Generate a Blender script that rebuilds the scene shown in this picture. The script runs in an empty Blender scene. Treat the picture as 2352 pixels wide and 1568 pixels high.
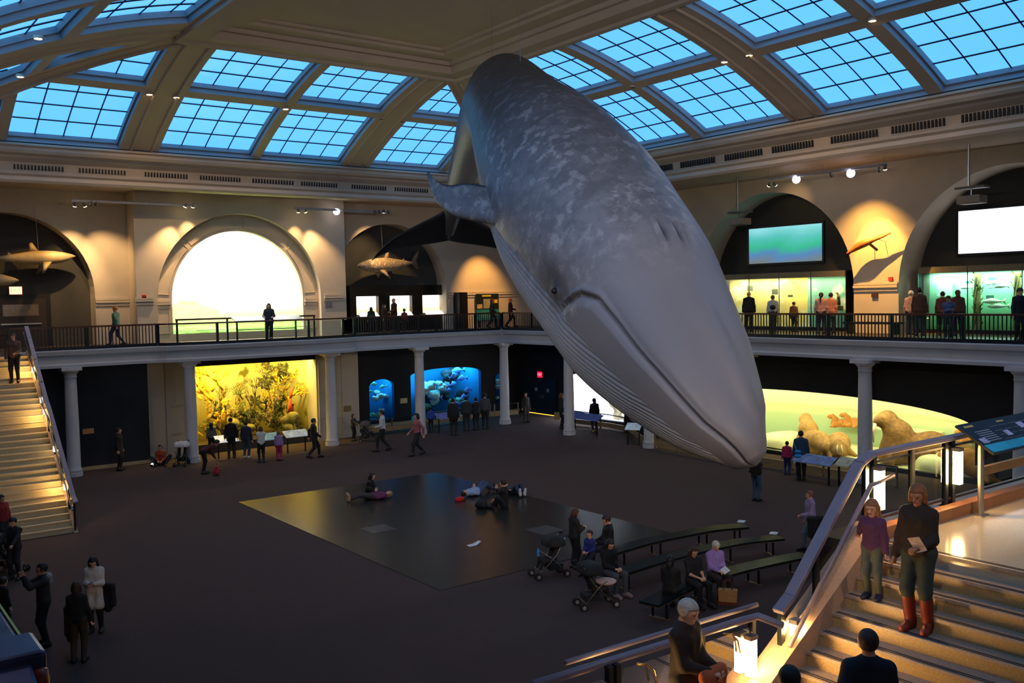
import bpy, bmesh, math, random
import numpy as np
from mathutils import Vector, Matrix
random.seed(7); rng = np.random.default_rng(7)
SC = bpy.context.scene; COL = SC.collection
PI = math.pi
# ---------------------------------------------------------------- camera (two-point calibration of the hall)
CX, CY = 1176.0, 784.0
_A = np.array([4064-CX, 621-CY]); _B = np.array([-458-CX, 712-CY])
FPX = math.sqrt(-float(_A @ _B)); HCAM = 7.0
_a = np.array([_A[0], _A[1], FPX]); _a /= np.linalg.norm(_a)
_b = np.array([_B[0], _B[1], FPX]); _b /= np.linalg.norm(_b)
_u = np.cross(_a, _b); _u = _u if _u[1] < 0 else -_u
RM = np.stack([_a, _b, _u]); CAMP = np.array([0.0, 0.0, HCAM])
cam_d = bpy.data.cameras.new('camera'); cam = bpy.data.objects.new('camera', cam_d); COL.objects.link(cam)
cam_d.sensor_width = 36.0; cam_d.lens = 36.0*FPX/2352.0; cam_d.clip_start = 0.05; cam_d.clip_end = 400
_M = np.eye(4); _M[:3, 0] = RM[:, 0]; _M[:3, 1] = -RM[:, 1]; _M[:3, 2] = -RM[:, 2]; _M[:3, 3] = CAMP
cam.matrix_world = Matrix(_M.tolist()); SC.camera = cam
# ---------------------------------------------------------------- world, exposure
W = bpy.data.worlds.new('world'); SC.world = W; W.use_nodes = True
W.node_tree.nodes['Background'].inputs[0].default_value = (0.02, 0.03, 0.05, 1)
W.node_tree.nodes['Background'].inputs[1].default_value = 0.4
SC.view_settings.view_transform = 'Standard'; SC.view_settings.look = 'None'
SC.view_settings.gamma = 1.0; SC.view_settings.exposure = 0.0
SC.view_settings.use_curve_mapping = False
SC.cycles.max_bounces = 5; SC.cycles.diffuse_bounces = 3; SC.cycles.glossy_bounces = 3; SC.cycles.transmission_bounces = 4; SC.cycles.transparent_max_bounces = 12
SC.cycles.use_denoising = True; SC.cycles.use_adaptive_sampling = True; SC.cycles.adaptive_threshold = 0.05; SC.cycles.sample_clamp_indirect = 6.0
PANE_STRENGTH = 1.35
# ---------------------------------------------------------------- pixel helpers
def ray(px, py): return RM @ np.array([px-CX, py-CY, FPX])
def onz(px, py, z): d = ray(px, py); return CAMP + d*((z-HCAM)/d[2])
def onx(px, py, x): d = ray(px, py); return CAMP + d*(x/d[0])
def ony(px, py, y): d = ray(px, py); return CAMP + d*(y/d[1])
def atD(px, py, D): return CAMP + ray(px, py)*(D/FPX)
FW = np.array([RM[0, 2], RM[1, 2]]); FW /= np.linalg.norm(FW)     # horizontal view direction
RT = np.array([FW[1], -FW[0]])                                    # horizontal right
def lzd(lat, z, D): return np.array([RT[0]*lat+FW[0]*D, RT[1]*lat+FW[1]*D, z])
# ---------------------------------------------------------------- object helpers
def tag(o, label=None, cat=None, group=None, kind=None):
    if label: o['label'] = label
    if cat: o['category'] = cat
    if group: o['group'] = group
    if kind: o['kind'] = kind
    return o
def empty(name, loc=(0, 0, 0), rz=0.0, label=None, cat=None, group=None, kind=None):
    o = bpy.data.objects.new(name, None); COL.objects.link(o); o.empty_display_size = 0.1
    o.location = Vector([float(c) for c in loc]); o.rotation_euler = (0, 0, rz)
    return tag(o, label, cat, group, kind)
def link(name, me, parent=None, mat=None, smooth=False):
    o = bpy.data.objects.new(name, me); COL.objects.link(o)
    if mat is not None:
        for m in (mat if isinstance(mat, (list, tuple)) else [mat]): me.materials.append(m)
    if smooth: me.polygons.foreach_set('use_smooth', [True]*len(me.polygons))
    if parent is not None: o.parent = parent
    return o
def pydata(name, v, f, parent=None, mat=None, smooth=False):
    me = bpy.data.meshes.new(name); me.from_pydata([tuple(map(float, p)) for p in v], [], [tuple(map(int, q)) for q in f]); me.update()
    return link(name, me, parent, mat, smooth)
def npmesh(name, V, Q, parent=None, mat=None, smooth=True, midx=None):
    """fast mesh from numpy verts (n,3) and quads/tris (m,k)"""
    me = bpy.data.meshes.new(name); V = np.asarray(V, np.float32); Q = np.asarray(Q, np.int32)
    k = Q.shape[1]; me.vertices.add(len(V)); me.vertices.foreach_set('co', V.ravel())
    me.loops.add(Q.size); me.loops.foreach_set('vertex_index', Q.ravel())
    me.polygons.add(len(Q)); me.polygons.foreach_set('loop_start', np.arange(0, Q.size, k, dtype=np.int32))
    if midx is not None: me.polygons.foreach_set('material_index', np.asarray(midx, np.int32))
    me.update(calc_edges=True); me.validate()
    return link(name, me, parent, mat, smooth)
class MB:
    """collects boxes, bars, tubes, prisms and lathes into ONE mesh"""
    def __init__(s): s.v = []; s.f = []
    def add(s, v, f):
        n = len(s.v); s.v += [tuple(map(float, p)) for p in v]; s.f += [tuple(int(i)+n for i in q) for q in f]; return s
    def box(s, a, b):
        (x0, y0, z0), (x1, y1, z1) = a, b
        return s.add([(x0, y0, z0), (x1, y0, z0), (x1, y1, z0), (x0, y1, z0), (x0, y0, z1), (x1, y0, z1), (x1, y1, z1), (x0, y1, z1)],
                     [(0, 3, 2, 1), (4, 5, 6, 7), (0, 1, 5, 4), (1, 2, 6, 5), (2, 3, 7, 6), (3, 0, 4, 7)])
    def bar(s, p, q, w, h, up=(0, 0, 1)):
        p = np.array(p, float); q = np.array(q, float); t = q-p; t /= np.linalg.norm(t)+1e-9
        up = np.array(up, float); b = np.cross(t, up)
        if np.linalg.norm(b) < 1e-6: b = np.cross(t, (1, 0, 0))
        b /= np.linalg.norm(b); n = np.cross(b, t); c = []
        for e in (p, q):
            for sx, sy in ((-1, -1), (1, -1), (1, 1), (-1, 1)): c.append(e+b*sx*w/2+n*sy*h/2)
        return s.add(c, [(0, 1, 2, 3), (7, 6, 5, 4), (0, 4, 5, 1), (1, 5, 6, 2), (2, 6, 7, 3), (3, 7, 4, 0)])
    def tube(s, pts, r, n=8):
        pts = [np.array(p, float) for p in pts]; rs = r if isinstance(r, (list, tuple)) else [r]*len(pts); v = []; f = []
        for i, p in enumerate(pts):
            t = pts[min(i+1, len(pts)-1)]-pts[max(i-1, 0)]; t = t/(np.linalg.norm(t)+1e-9)
            a = np.cross(t, (0, 0, 1)); 
            if np.linalg.norm(a) < 1e-3: a = np.cross(t, (1, 0, 0))
            a /= np.linalg.norm(a); b = np.cross(t, a)
            for k in range(n):
                th = 2*PI*k/n; v.append(p+(a*math.cos(th)+b*math.sin(th))*rs[i])
        for i in range(len(pts)-1):
            for k in range(n): f.append((i*n+k, i*n+(k+1) % n, (i+1)*n+(k+1) % n, (i+1)*n+k))
        f.append(tuple(range(n-1, -1, -1))); f.append(tuple((len(pts)-1)*n+k for k in range(n)))
        return s.add(v, f)
    def lathe(s, prof, c=(0, 0, 0), n=20):
        v = []; f = []
        for r, z in prof:
            for k in range(n): th = 2*PI*k/n; v.append((c[0]+r*math.cos(th), c[1]+r*math.sin(th), c[2]+z))
        for i in range(len(prof)-1):
            for k in range(n): f.append((i*n+k, i*n+(k+1) % n, (i+1)*n+(k+1) % n, (i+1)*n+k))
        f.append(tuple(range(n-1, -1, -1))); f.append(tuple((len(prof)-1)*n+k for k in range(n)))
        return s.add(v, f)
    def prism(s, poly, ax, lo, hi):
        """polygon in the two other axes extruded along axis ax"""
        n = len(poly); v = []
        for e in (lo, hi):
            for a, b in poly:
                v.append({0: (e, a, b), 1: (a, e, b), 2: (a, b, e)}[ax])
        f = [tuple(range(n-1, -1, -1)), tuple(range(n, 2*n))]+[(i, (i+1) % n, n+(i+1) % n, n+i) for i in range(n)]
        return s.add(v, f)
    def sweep(s, prof, path):
        """closed profile [(side,z)] swept along horizontal path [(x,y)] with mitres"""
        P = [np.array(p, float) for p in path]; n = len(prof); v = []; f = []
        for i, p in enumerate(P):
            t0 = P[i]-P[i-1] if i else P[1]-P[0]; t1 = P[i+1]-P[i] if i < len(P)-1 else t0
            t0 = t0/np.linalg.norm(t0); t1 = t1/np.linalg.norm(t1); n0 = np.array([-t0[1], t0[0]]); n1 = np.array([-t1[1], t1[0]])
            m = n0+n1; m /= np.linalg.norm(m); m /= max(0.3, float(m @ n0))
            for a, z in prof: v.append((p[0]+m[0]*a, p[1]+m[1]*a, z))
        for i in range(len(P)-1):
            for k in range(n): f.append((i*n+k, i*n+(k+1) % n, (i+1)*n+(k+1) % n, (i+1)*n+k))
        f.append(tuple(range(n))); f.append(tuple((len(P)-1)*n+k for k in range(n-1, -1, -1)))
        return s.add(v, f)
    def build(s, name, mat=None, parent=None, smooth=False, bevel=0):
        o = pydata(name, s.v, s.f, parent, mat, smooth)
        bm = bmesh.new(); bm.from_mesh(o.data); bmesh.ops.recalc_face_normals(bm, faces=bm.faces); bm.to_mesh(o.data); bm.free()
        if bevel:
            md = o.modifiers.new('bevel', 'BEVEL'); md.width = bevel; md.segments = 2; md.limit_method = 'ANGLE'
        return o
def children(o): return [c for c in bpy.data.objects if c.parent == o]
def copy_tree(o, loc=None, rz=None, label=None, kids=None):
    kids = kids if kids is not None else children(o)
    c = o.copy(); COL.objects.link(c)
    if loc is not None: c.location = Vector([float(x) for x in loc])
    if rz is not None: c.rotation_euler = (o.rotation_euler[0], o.rotation_euler[1], rz)
    if label: c['label'] = label
    for k in kids:
        d = k.copy(); COL.objects.link(d); d.parent = c
    return c
# ---------------------------------------------------------------- materials
_mats = {}
def lin(c): return tuple((x/12.92 if x <= 0.04045 else ((x+0.055)/1.055)**2.4) for x in [v/255 for v in c])
def mat(name, rgb, rough=0.6, metal=0.0, emit=0.0, var=0.12, scale=6.0, bump=0.0, spec=0.5, ecol=None, trans=0.0, coat=0.0):
    key = (name, tuple(rgb), rough, metal, emit, var, scale, bump)
    if key in _mats: return _mats[key]
    m = bpy.data.materials.new(name); m.use_nodes = True; nt = m.node_tree; N = nt.nodes; L = nt.links
    b = N['Principled BSDF']; c = lin(rgb)
    b.inputs['Roughness'].default_value = rough; b.inputs['Metallic'].default_value = metal
    b.inputs['Specular IOR Level'].default_value = spec
    if trans: b.inputs['Transmission Weight'].default_value = trans; b.inputs['IOR'].default_value = 1.02
    if coat: b.inputs['Coat Weight'].default_value = coat
    if emit:
        b.inputs['Emission Color'].default_value = (*(lin(ecol) if ecol else c), 1); b.inputs['Emission Strength'].default_value = emit
    if var or bump:
        tc = N.new('ShaderNodeTexCoord'); nz = N.new('ShaderNodeTexNoise'); nz.inputs['Scale'].default_value = scale; nz.inputs['Detail'].default_value = 5
        L.new(tc.outputs['Object'], nz.inputs['Vector'])
        rp = N.new('ShaderNodeValToRGB'); rp.color_ramp.elements[0].position = 0.3; rp.color_ramp.elements[1].position = 0.7
        rp.color_ramp.elements[0].color = (*[x*(1-var) for x in c], 1); rp.color_ramp.elements[1].color = (*[min(1, x*(1+var)) for x in c], 1)
        L.new(nz.outputs['Fac'], rp.inputs['Fac']); L.new(rp.outputs['Color'], b.inputs['Base Color'])
        if bump:
            bp = N.new('ShaderNodeBump'); bp.inputs['Strength'].default_value = bump; bp.inputs['Distance'].default_value = 0.02
            L.new(nz.outputs['Fac'], bp.inputs['Height']); L.new(bp.outputs['Normal'], b.inputs['Normal'])
    else: b.inputs['Base Color'].default_value = (*c, 1)
    _mats[key] = m; return m
def glass(name, tint=(235, 245, 245), rough=0.02, alpha=0.16):
    """thin clear sheet: mostly see-through with a sharp reflection"""
    m = bpy.data.materials.new(name); m.use_nodes = True; nt = m.node_tree; N = nt.nodes; L = nt.links
    N.remove(N['Principled BSDF']); out = N['Material Output']
    t = N.new('ShaderNodeBsdfTransparent'); t.inputs[0].default_value = (*lin(tint), 1)
    g = N.new('ShaderNodeBsdfGlossy'); g.inputs['Roughness'].default_value = rough; g.inputs[0].default_value = (0.9, 0.95, 0.95, 1)
    mx = N.new('ShaderNodeMixShader'); fr = N.new('ShaderNodeFresnel'); fr.inputs['IOR'].default_value = 1.35
    L.new(fr.outputs[0], mx.inputs[0]); L.new(t.outputs[0], mx.inputs[1]); L.new(g.outputs[0], mx.inputs[2]); L.new(mx.outputs[0], out.inputs['Surface'])
    return m
def lamp(name, kind, loc, power, rgb=(255, 200, 130), size=0.1, target=None, spot=60, blend=0.6, parent=None, sy=None):
    d = bpy.data.lights.new(name, kind); d.energy = power; d.color = lin(rgb)
    if kind == 'AREA':
        d.size = size
        if sy: d.shape = 'RECTANGLE'; d.size = sy; d.size_y = size
    else: d.shadow_soft_size = size
    if kind == 'SPOT': d.spot_size = math.radians(spot); d.spot_blend = blend
    o = bpy.data.objects.new(name, d); COL.objects.link(o); o.location = Vector([float(c) for c in loc])
    if target is not None:
        o.rotation_euler = (Vector([float(c) for c in target])-o.location).to_track_quat('-Z', 'Y').to_euler()
    return o
# ---------------------------------------------------------------- surface nets (numpy) for bodies and animals
def snet(sdf, lo, hi, h):
    lo = np.array(lo, float)-2*h; hi = np.array(hi, float)+2*h; n = np.ceil((hi-lo)/h).astype(int)+1
    ax = [lo[i]+h*np.arange(n[i]) for i in range(3)]
    X, Y, Z = np.meshgrid(*ax, indexing='ij'); P = np.stack([X, Y, Z], -1).reshape(-1, 3)
    D = sdf(P).reshape(n); S = D < 0
    c = [slice(None, -1), slice(1, None)]
    acc = np.zeros((n[0]-1, n[1]-1, n[2]-1, 3)); cnt = np.zeros((n[0]-1, n[1]-1, n[2]-1))
    for axs in range(3):
        o = [a for a in range(3) if a != axs]
        for i in (0, 1):
            for j in (0, 1):
                s0 = [None]*3; s0[o[0]] = c[i]; s0[o[1]] = c[j]; s1 = list(s0); s0[axs] = c[0]; s1[axs] = c[1]
                d0 = D[tuple(s0)]; d1 = D[tuple(s1)]; cr = (d0 < 0) != (d1 < 0)
                t = np.where(cr, d0/np.where(cr, d0-d1, 1), 0); off = [0, 0, 0]; off[o[0]] = i; off[o[1]] = j
                for k in range(3):
                    acc[..., k] += np.where(cr, t if k == axs else off[k], 0)
                cnt += cr
    act = cnt > 0; idx = -np.ones(act.shape, int); idx[act] = np.arange(act.sum())
    base = np.stack(np.nonzero(act), -1); V = lo+h*(base+acc[act]/cnt[act][:, None])
    F = []
    for axs in range(3):
        o = [(axs+1) % 3, (axs+2) % 3]
        s0 = [slice(1, -1)]*3; s1 = [slice(1, -1)]*3; s0[axs] = slice(0, -1); s1[axs] = slice(1, None)
        a = S[tuple(s0)]; b = S[tuple(s1)]; e = a != b; w = np.stack(np.nonzero(e), -1)
        if not len(w): continue
        off = np.array([1, 1, 1]); off[axs] = 0; w = w+off; flip = a[e]
        q = []
        for di, dj in ((-1, -1), (0, -1), (0, 0), (-1, 0)):
            p = w.copy(); p[:, o[0]] += di; p[:, o[1]] += dj; q.append(idx[p[:, 0], p[:, 1], p[:, 2]])
        q = np.stack(q, -1); q[~flip] = q[~flip][:, ::-1]; F.append(q)
    return V, np.concatenate(F)
def caps_sdf(caps, k=0.03, infl=0.0):
    A = np.array([c[0] for c in caps], float); B = np.array([c[1] for c in caps], float); ra = [c[2] for c in caps]; rb = [c[3] for c in caps]
    def f(P):
        d = None
        for i in range(len(caps)):
            ab = B[i]-A[i]; L = ab @ ab+1e-9; t = np.clip(((P-A[i]) @ ab)/L, 0, 1)
            e = np.linalg.norm(P-A[i]-t[:, None]*ab, axis=1)-(ra[i]+(rb[i]-ra[i])*t)
            if d is None: d = e
            else:
                hh = np.clip(0.5+0.5*(e-d)/k, 0, 1); d = e*(1-hh)+d*hh-k*hh*(1-hh)
        return d-infl
    return f
def caps_mesh(caps, h, k=0.03, infl=0.0, cut=None):
    A = np.array([c[0] for c in caps], float); B = np.array([c[1] for c in caps], float); r = np.array([max(c[2], c[3]) for c in caps])[:, None]+infl
    f = caps_sdf(caps, k, infl); g = f if cut is None else (lambda P: np.maximum(f(P), cut(P)))
    return snet(g, np.minimum(A-r, B-r).min(0), np.maximum(A+r, B+r).max(0), h)
# ================================================================ THE HALL
XB, YA, XD, YC, XM = 30.5, 41.5, 3.14, -13.0, 16.82
WA, WP, WB, WD, ZT = 44.8, 43.6, 34.7, -3.2, 12.0
ZF = 5.2          # balcony floor
M_wall = mat('wall_plaster', (198, 186, 164), 0.85, var=0.05, scale=1.5, bump=0.03)
M_ceil = mat('ceiling_plaster', (202, 186, 166), 0.85, var=0.04, scale=1.0)
M_fasc = mat('painted_plaster', (170, 172, 176), 0.7, var=0.04, scale=2)
M_dark = mat('dark_painted_wall', (26, 30, 36), 0.75, var=0.15, scale=2)
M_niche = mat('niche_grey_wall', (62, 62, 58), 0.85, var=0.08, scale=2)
M_rail = mat('dark_blue_metal', (24, 34, 44), 0.35, metal=0.3, var=0.05)
M_wood = mat('stained_wood', (74, 38, 24), 0.4, var=0.25, scale=14)
M_wood2 = mat('oak_board', (150, 126, 88), 0.5, var=0.2, scale=10)
M_black = mat('black_paint', (12, 12, 14), 0.5, var=0.1)
M_steel = mat('brushed_steel', (170, 168, 165), 0.35, metal=0.9, var=0.06, scale=20)
M_greyp = mat('lilac_grey_rail_paint', (134, 124, 138), 0.45, metal=0.1, var=0.06)
M_glass = glass('clear_glass')
M_carpet = mat('carpet', (80, 66, 62), 0.95, var=0.22, scale=45, bump=0.2, spec=0.1)
M_gloss = mat('polished_floor', (46, 44, 38), 0.27, var=0.15, scale=3, spec=0.3)
M_hatch = mat('floor_plate', (70, 66, 64), 0.4, var=0.1)

def struct(o): o['kind'] = 'structure'; return o
struct(MB().box((-6, YC, -0.3), (38, 49, 0)).build('floor', M_carpet))
inlay = struct(MB().box((11.9, 18.9, 0.0), (20.0, 31.9, 0.012)).build('floor_inlay', M_gloss))
for cx_, cy_ in ((13.72, 25.2), (17.42, 21.75)):
    MB().box((cx_-0.42, cy_-0.42, 0.012), (cx_+0.42, cy_+0.42, 0.018)).build('floor_hatch', M_hatch, inlay)
# ---- balcony slabs and fascia
BAYF = [(6.45, YA), (12.2, YA), (12.45, 41.15), (14.6, 40.75), (19.0, 40.75), (21.2, 41.15), (21.55, YA), (XB, YA)]
FPROF = [(0, 4.45), (0.16, 4.45), (0.16, 4.56), (0.06, 4.62), (0.04, 4.90), (0.12, 4.96), (0.14, 5.12), (0.05, 5.16), (0, 5.2)]
def fascia(name, path, parent=None):
    return MB().sweep([(-a, z) for a, z in FPROF], path).build(name, M_fasc, parent)
def slab(name, poly):
    return struct(MB().prism(poly, 2, 4.47, ZF).build(name, mat('balcony_floor', (92, 74, 56), 0.5, var=0.15, scale=8)))
sA = slab('balcony_floor_far', [(WD, 37.6), (6.4, 37.6), (6.4, YA)]+BAYF[1:]+[(WB+1.5, YA), (WB+1.5, 46.3), (WD, 46.3)])
fascia('fascia', BAYF+[(XB, YA+0.001)], sA)
sB = slab('balcony_floor_right', [(XB, YA), (XB, 8.0), (WB+1.5, 8.0), (WB+1.5, YA)])
fascia('fascia', [(XB, YA), (XB, 8.0)], sB)
MB().box((XB-0.17, YA-0.17, 4.40), (XB+0.25, YA+0.25, 5.19)).build('corner_block', M_fasc, sB)
sD = slab('balcony_floor_left', [(WD, 37.6), (WD, -6.0), (0.38, -6.0), (0.38, 37.6)])
# ---- generic wall with arched openings in local (u, z) and outward offset o
def mapA(y0): return lambda u, z, o=0.0: (u, y0+o, z)
def mapB(x0): return lambda u, z, o=0.0: (x0+o, u, z)
def arch_face(mb, mp, u0, u1, z0, z1, c, r, zs, zb=None, n=32, o=0.0, thick=None, rise=1.0):
    """wall rectangle u0..u1 x z0..z1 with one arched opening (centre c, radius r, spring height zs, sill zb)"""
    zb = z0 if zb is None else zb
    pts = [(c+r*math.cos(PI*i/n), zs+r*rise*math.sin(PI*i/n)) for i in range(n+1)]   # right to left
    def quad(a, b, cc, d): mb.add([mp(*a, o), mp(*b, o), mp(*cc, o), mp(*d, o)], [(0, 1, 2, 3)])
    quad((u0, z0), (c-r, z0), (c-r, zs), (u0, zs)); quad((u0, zs), (c-r, zs), (c-r, z1), (u0, z1))
    quad((c+r, z0), (u1, z0), (u1, zs), (c+r, zs)); quad((c+r, zs), (u1, zs), (u1, z1), (c+r, z1))
    if zb > z0: quad((c-r, z0), (c+r, z0), (c+r, zb), (c-r, zb))
    for (a, b), (d, e) in zip(pts[:-1], pts[1:]): quad((a, b), (a, z1), (d, z1), (d, e))
    return [(c+r, zb)]+pts+[(c-r, zb)]
def soffit(mp, outline, o0, o1, name, m, parent, closed=True):
    v = []; n = len(outline)
    for o in (o0, o1): v += [mp(a, b, o) for a, b in outline]
    f = [(i, i+1, n+i+1, n+i) for i in range(n-1)]
    if closed: f.append((n-1, 0, n, 2*n-1))
    return pydata(name, v, f, parent, m)
def rect(mb, mp, u0, u1, z0, z1, o): mb.add([mp(u0, z0, o), mp(u1, z0, o), mp(u1, z1, o), mp(u0, z1, o)], [(0, 1, 2, 3)])
# ---- far wall (A): side bays with dark niches, centre pavilion
mA = mapA(WA); mb = MB()
oL = arch_face(mb, mA, WD, 12.0, ZF, ZT, 7.0, 3.5, 7.45)
oR = arch_face(mb, mA, 22.2, WB+1.5, ZF, ZT, 25.6, 3.5, 7.5)
wallA = struct(mb.build('wall_far', M_wall))
for ol, nm in ((oL, 'niche_soffit'), (oR, 'niche_soffit')): soffit(mA, ol, 0, 0.9, nm, M_wall, wallA, False)
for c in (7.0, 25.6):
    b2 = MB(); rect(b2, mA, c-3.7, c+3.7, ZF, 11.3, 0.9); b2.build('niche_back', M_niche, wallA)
# impost moulding strips on the far wall
def impost(mp, u0, u1, z, parent, o=-0.0):
    b = MB()
    for dz, d in ((0, 0.10), (0.12, 0.06), (-0.14, 0.05)):
        p0 = mp(u0, z+dz-0.05, o-d); p1 = mp(u1, z+dz+0.05, o+0.02)
        b.box([min(a, c) for a, c in zip(p0, p1)], [max(a, c) for a, c in zip(p0, p1)])
    return b.build('impost_moulding', M_wall, parent)
impost(mA, 10.5, 11.95, 7.1, wallA); impost(mA, 29.2, 34.6, 7.15, wallA); impost(mA, WD, 3.5, 7.1, wallA)
# pavilion block
mP = mapA(WP); PC, PR, PS = 16.85, 3.22, 7.13
mb = MB(); oP = arch_face(mb, mP, 11.95, 22.25, ZF, ZT, PC, PR+0.78, PS)
for u in (11.95, 22.25): mb.add([mP(u, ZF), mP(u, ZF, 1.3), mP(u, ZT, 1.3), mP(u, ZT)], [(0, 1, 2, 3)])
pav = struct(mb.build('wall_pavilion', M_wall))
soffit(mP, oP, 0, 0.42, 'outer_reveal', M_wall, pav, False)
mb = MB(); oI = arch_face(mb, mP, PC-PR-0.85, PC+PR+0.85, ZF, PS+PR+0.85, PC, PR, PS, zb=5.55, o=0.42); mb.build('archivolt', M_wall, pav)
soffit(mP, oI, 0.42, 0.75, 'inner_reveal', M_wall, pav, False)
for k, (a0, a1) in enumerate(((4, 44), (48, 86), (94, 132), (136, 176))):      # raised frame of each archivolt panel
    b = MB(); pts = []
    for rr, sgn in ((PR+0.14, 1), (PR+0.66, -1)):
        A_ = np.linspace(a0, a1, 14)[::sgn]
        pts += [np.array(mP(PC+rr*math.cos(math.radians(t)), PS+rr*math.sin(math.radians(t)), 0.40)) for t in A_]
    pts.append(pts[0]); b.tube(pts, 0.025, 5); b.build('archivolt_panel_frame', M_wall, pav)
for s in (-1, 1):
    impost(mP, PC+s*(PR+0.95), PC+s*5.2, 7.12, pav) if s > 0 else impost(mP, PC-5.0, PC-(PR+0.95), 7.12, pav)
    u0, u1 = sorted((PC+s*(PR+0.08), PC+s*(PR+0.74))); impost(mP, u0, u1, 6.95, pav, 0.42)
    b = MB()
    for z in (5.6, 6.75): b.box((u0+0.08, WP+0.38, z-0.02), (u1-0.08, WP+0.44, z+0.02))
    for u in (u0+0.08, u1-0.08): b.box((u-0.02, WP+0.38, 5.6), (u+0.02, WP+0.44, 6.75))
    b.build('pilaster_panel_frame', M_wall, pav)
# ---- right wall (B)
mBw = mapB(WB); mb = MB(); outs = []
for c, u0, u1 in ((5.9, -2.0, 11.1), (16.4, 11.1, 21.6), (26.95, 21.6, 32.2), (37.5, 32.2, 46.3)):
    outs.append(arch_face(mb, mBw, u0, u1, ZF, ZT, c, 4.28, 7.08))
wallB = struct(mb.build('wall_right', M_wall))
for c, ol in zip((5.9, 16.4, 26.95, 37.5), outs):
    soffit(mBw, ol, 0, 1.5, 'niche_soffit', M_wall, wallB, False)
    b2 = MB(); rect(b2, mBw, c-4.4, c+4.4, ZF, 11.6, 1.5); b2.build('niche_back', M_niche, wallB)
for u0, u1 in ((10.2, 12.1), (20.7, 22.65), (31.25, 33.2)): impost(mBw, u0, u1, 7.08, wallB)
# ---- left and near walls (out of view, close the hall)
struct(MB().box((WD-0.3, YC, 0), (WD, 49, ZT+2)).build('wall_left', M_wall))
struct(MB().box((WD, YC-0.3, 0), (WB+1.5, YC, ZT+2)).build('wall_near', M_wall))
struct(MB().box((WB, YC, 0), (WB+0.3, -2.0, ZT)).build('wall_right_near', M_wall))
# ---- cornice, swept round the room
CPROF = [(-1.3, 11.92), (-0.62, 11.92), (-0.55, 12.02), (-0.62, 12.18), (-0.52, 12.26), (-0.50, 12.34), (-0.62, 12.40), (-0.55, 12.72), (-0.30, 12.88),
         (-0.28, 12.96), (-0.05, 13.02), (0.02, 13.14), (0.0, 13.26), (0.10, 13.30), (0.10, 13.36), (0.0, 13.40), (-1.3, 13.40)]
b = MB(); b.sweep([(a, z) for a, z in CPROF], [(XD, YC), (XD, YA), (XB, YA), (XB, YC)][::-1])
cor = struct(b.build('trim_cornice', M_ceil))
struct(MB().prism([(WD-0.3, YC), (WB+1.8, YC), (WB+1.8, 46.6), (WD-0.3, 46.6), (WD-0.3, YA+0.7), (XB+0.7, YA+0.7), (XB+0.7, YC+0.01), (XD-0.7, YC+0.01), (XD-0.7, YA+0.69), (WD-0.3, YA+0.69)], 2, 12.0, 12.3).build('ceiling_soffit', M_ceil))
# ---- cove ceiling with skylight windows
ca, cb = 0.5406, -0.02368
def zc(d): return 13.45+ca*d+cb*d*d
def nrm(d): s = ca+2*cb*d; L = math.hypot(1, s); return (-s/L, 1/L)        # (inward, up) normal pointing outside
SIDE = {'A': lambda u, d, z: (u, YA-d, z), 'B': lambda u, d, z: (XB-d, u, z), 'D': lambda u, d, z: (XD+d, u, z), 'C': lambda u, d, z: (u, YC+d, z)}
def cov(side, u, d, off=0.0):
    a, b_ = nrm(d); return SIDE[side](u, d+a*off, zc(d)+b_*off)
def clip(poly, n, c):           # keep n.p <= c
    out = []
    for i in range(len(poly)):
        p, q = poly[i], poly[(i+1) % len(poly)]; a = n[0]*p[0]+n[1]*p[1]-c; e = n[0]*q[0]+n[1]*q[1]-c
        if a <= 0: out.append(p)
        if (a < 0 < e) or (e < 0 < a): t = a/(a-e); out.append((p[0]+(q[0]-p[0])*t, p[1]+(q[1]-p[1])*t))
    return out
def rectp(u0, u1, d0, d1): return [(u0, d0), (u1, d0), (u1, d1), (u0, d1)]
DT = 7.65; ROWS = ((0.0, 3.62), (4.05, 7.5))
M_pane = mat('backlit_blue_pane', (112, 200, 255), 0.5, emit=PANE_STRENGTH, var=0.0, ecol=(92, 178, 255))
M_munt = mat('muntin_bar', (40, 48, 62), 0.5, var=0.05)
M_frame = mat('window_frame', (150, 152, 156), 0.6, var=0.04)
UL = {'A': (XD, XB, 1, 1), 'B': (YC, YA, 1, 1), 'D': (YC, YA, 1, 1), 'C': (XD, XB, 1, 1)}      # corners at both ends
DG = 0.62          # half width of the diagonal rib, measured along u
def dclip(side, poly, g=0.0):
    lo, hi, a, b_ = UL[side]
    poly = clip(poly, (1, 1), hi-g)             # u + d <= hi - g
    return clip(poly, (-1, 1), -lo-g) if poly else poly
rib_mb = MB()
def patch(mb, side, poly, off, g=0.0):
    for i in range(16):
        d0, d1 = DT*i/16, DT*(i+1)/16
        q = clip(clip(poly, (0, 1), d1), (0, -1), -d0); q = dclip(side, q, g) if q else q
        if len(q) >= 3: mb.add([cov(side, u, d, off) for u, d in q], [tuple(range(len(q)))])
def strip(a, b, r): return [a+(b-a)*i/r for i in range(r+1)]
WINS = {'A': [(4.0, 6.3), (6.7, 10.9), (12.5, 16.62), (17.03, 21.07), (22.63, 26.7), (27.1, 29.6)],
        'B': [], 'D': []}
yy = [(34.35, 38.3), (38.7, 41.0)]
for k in range(6):
    t = 32.3-k*10.4; yy += [(t-5.05+0.26, t-0.8), (t-9.62, t-5.05-0.26)]
yy = [(a, b) for a, b in yy if a > YC+8]
WINS['B'] = yy; WINS['D'] = yy
nwin = 0
pane_count = 0
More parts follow.
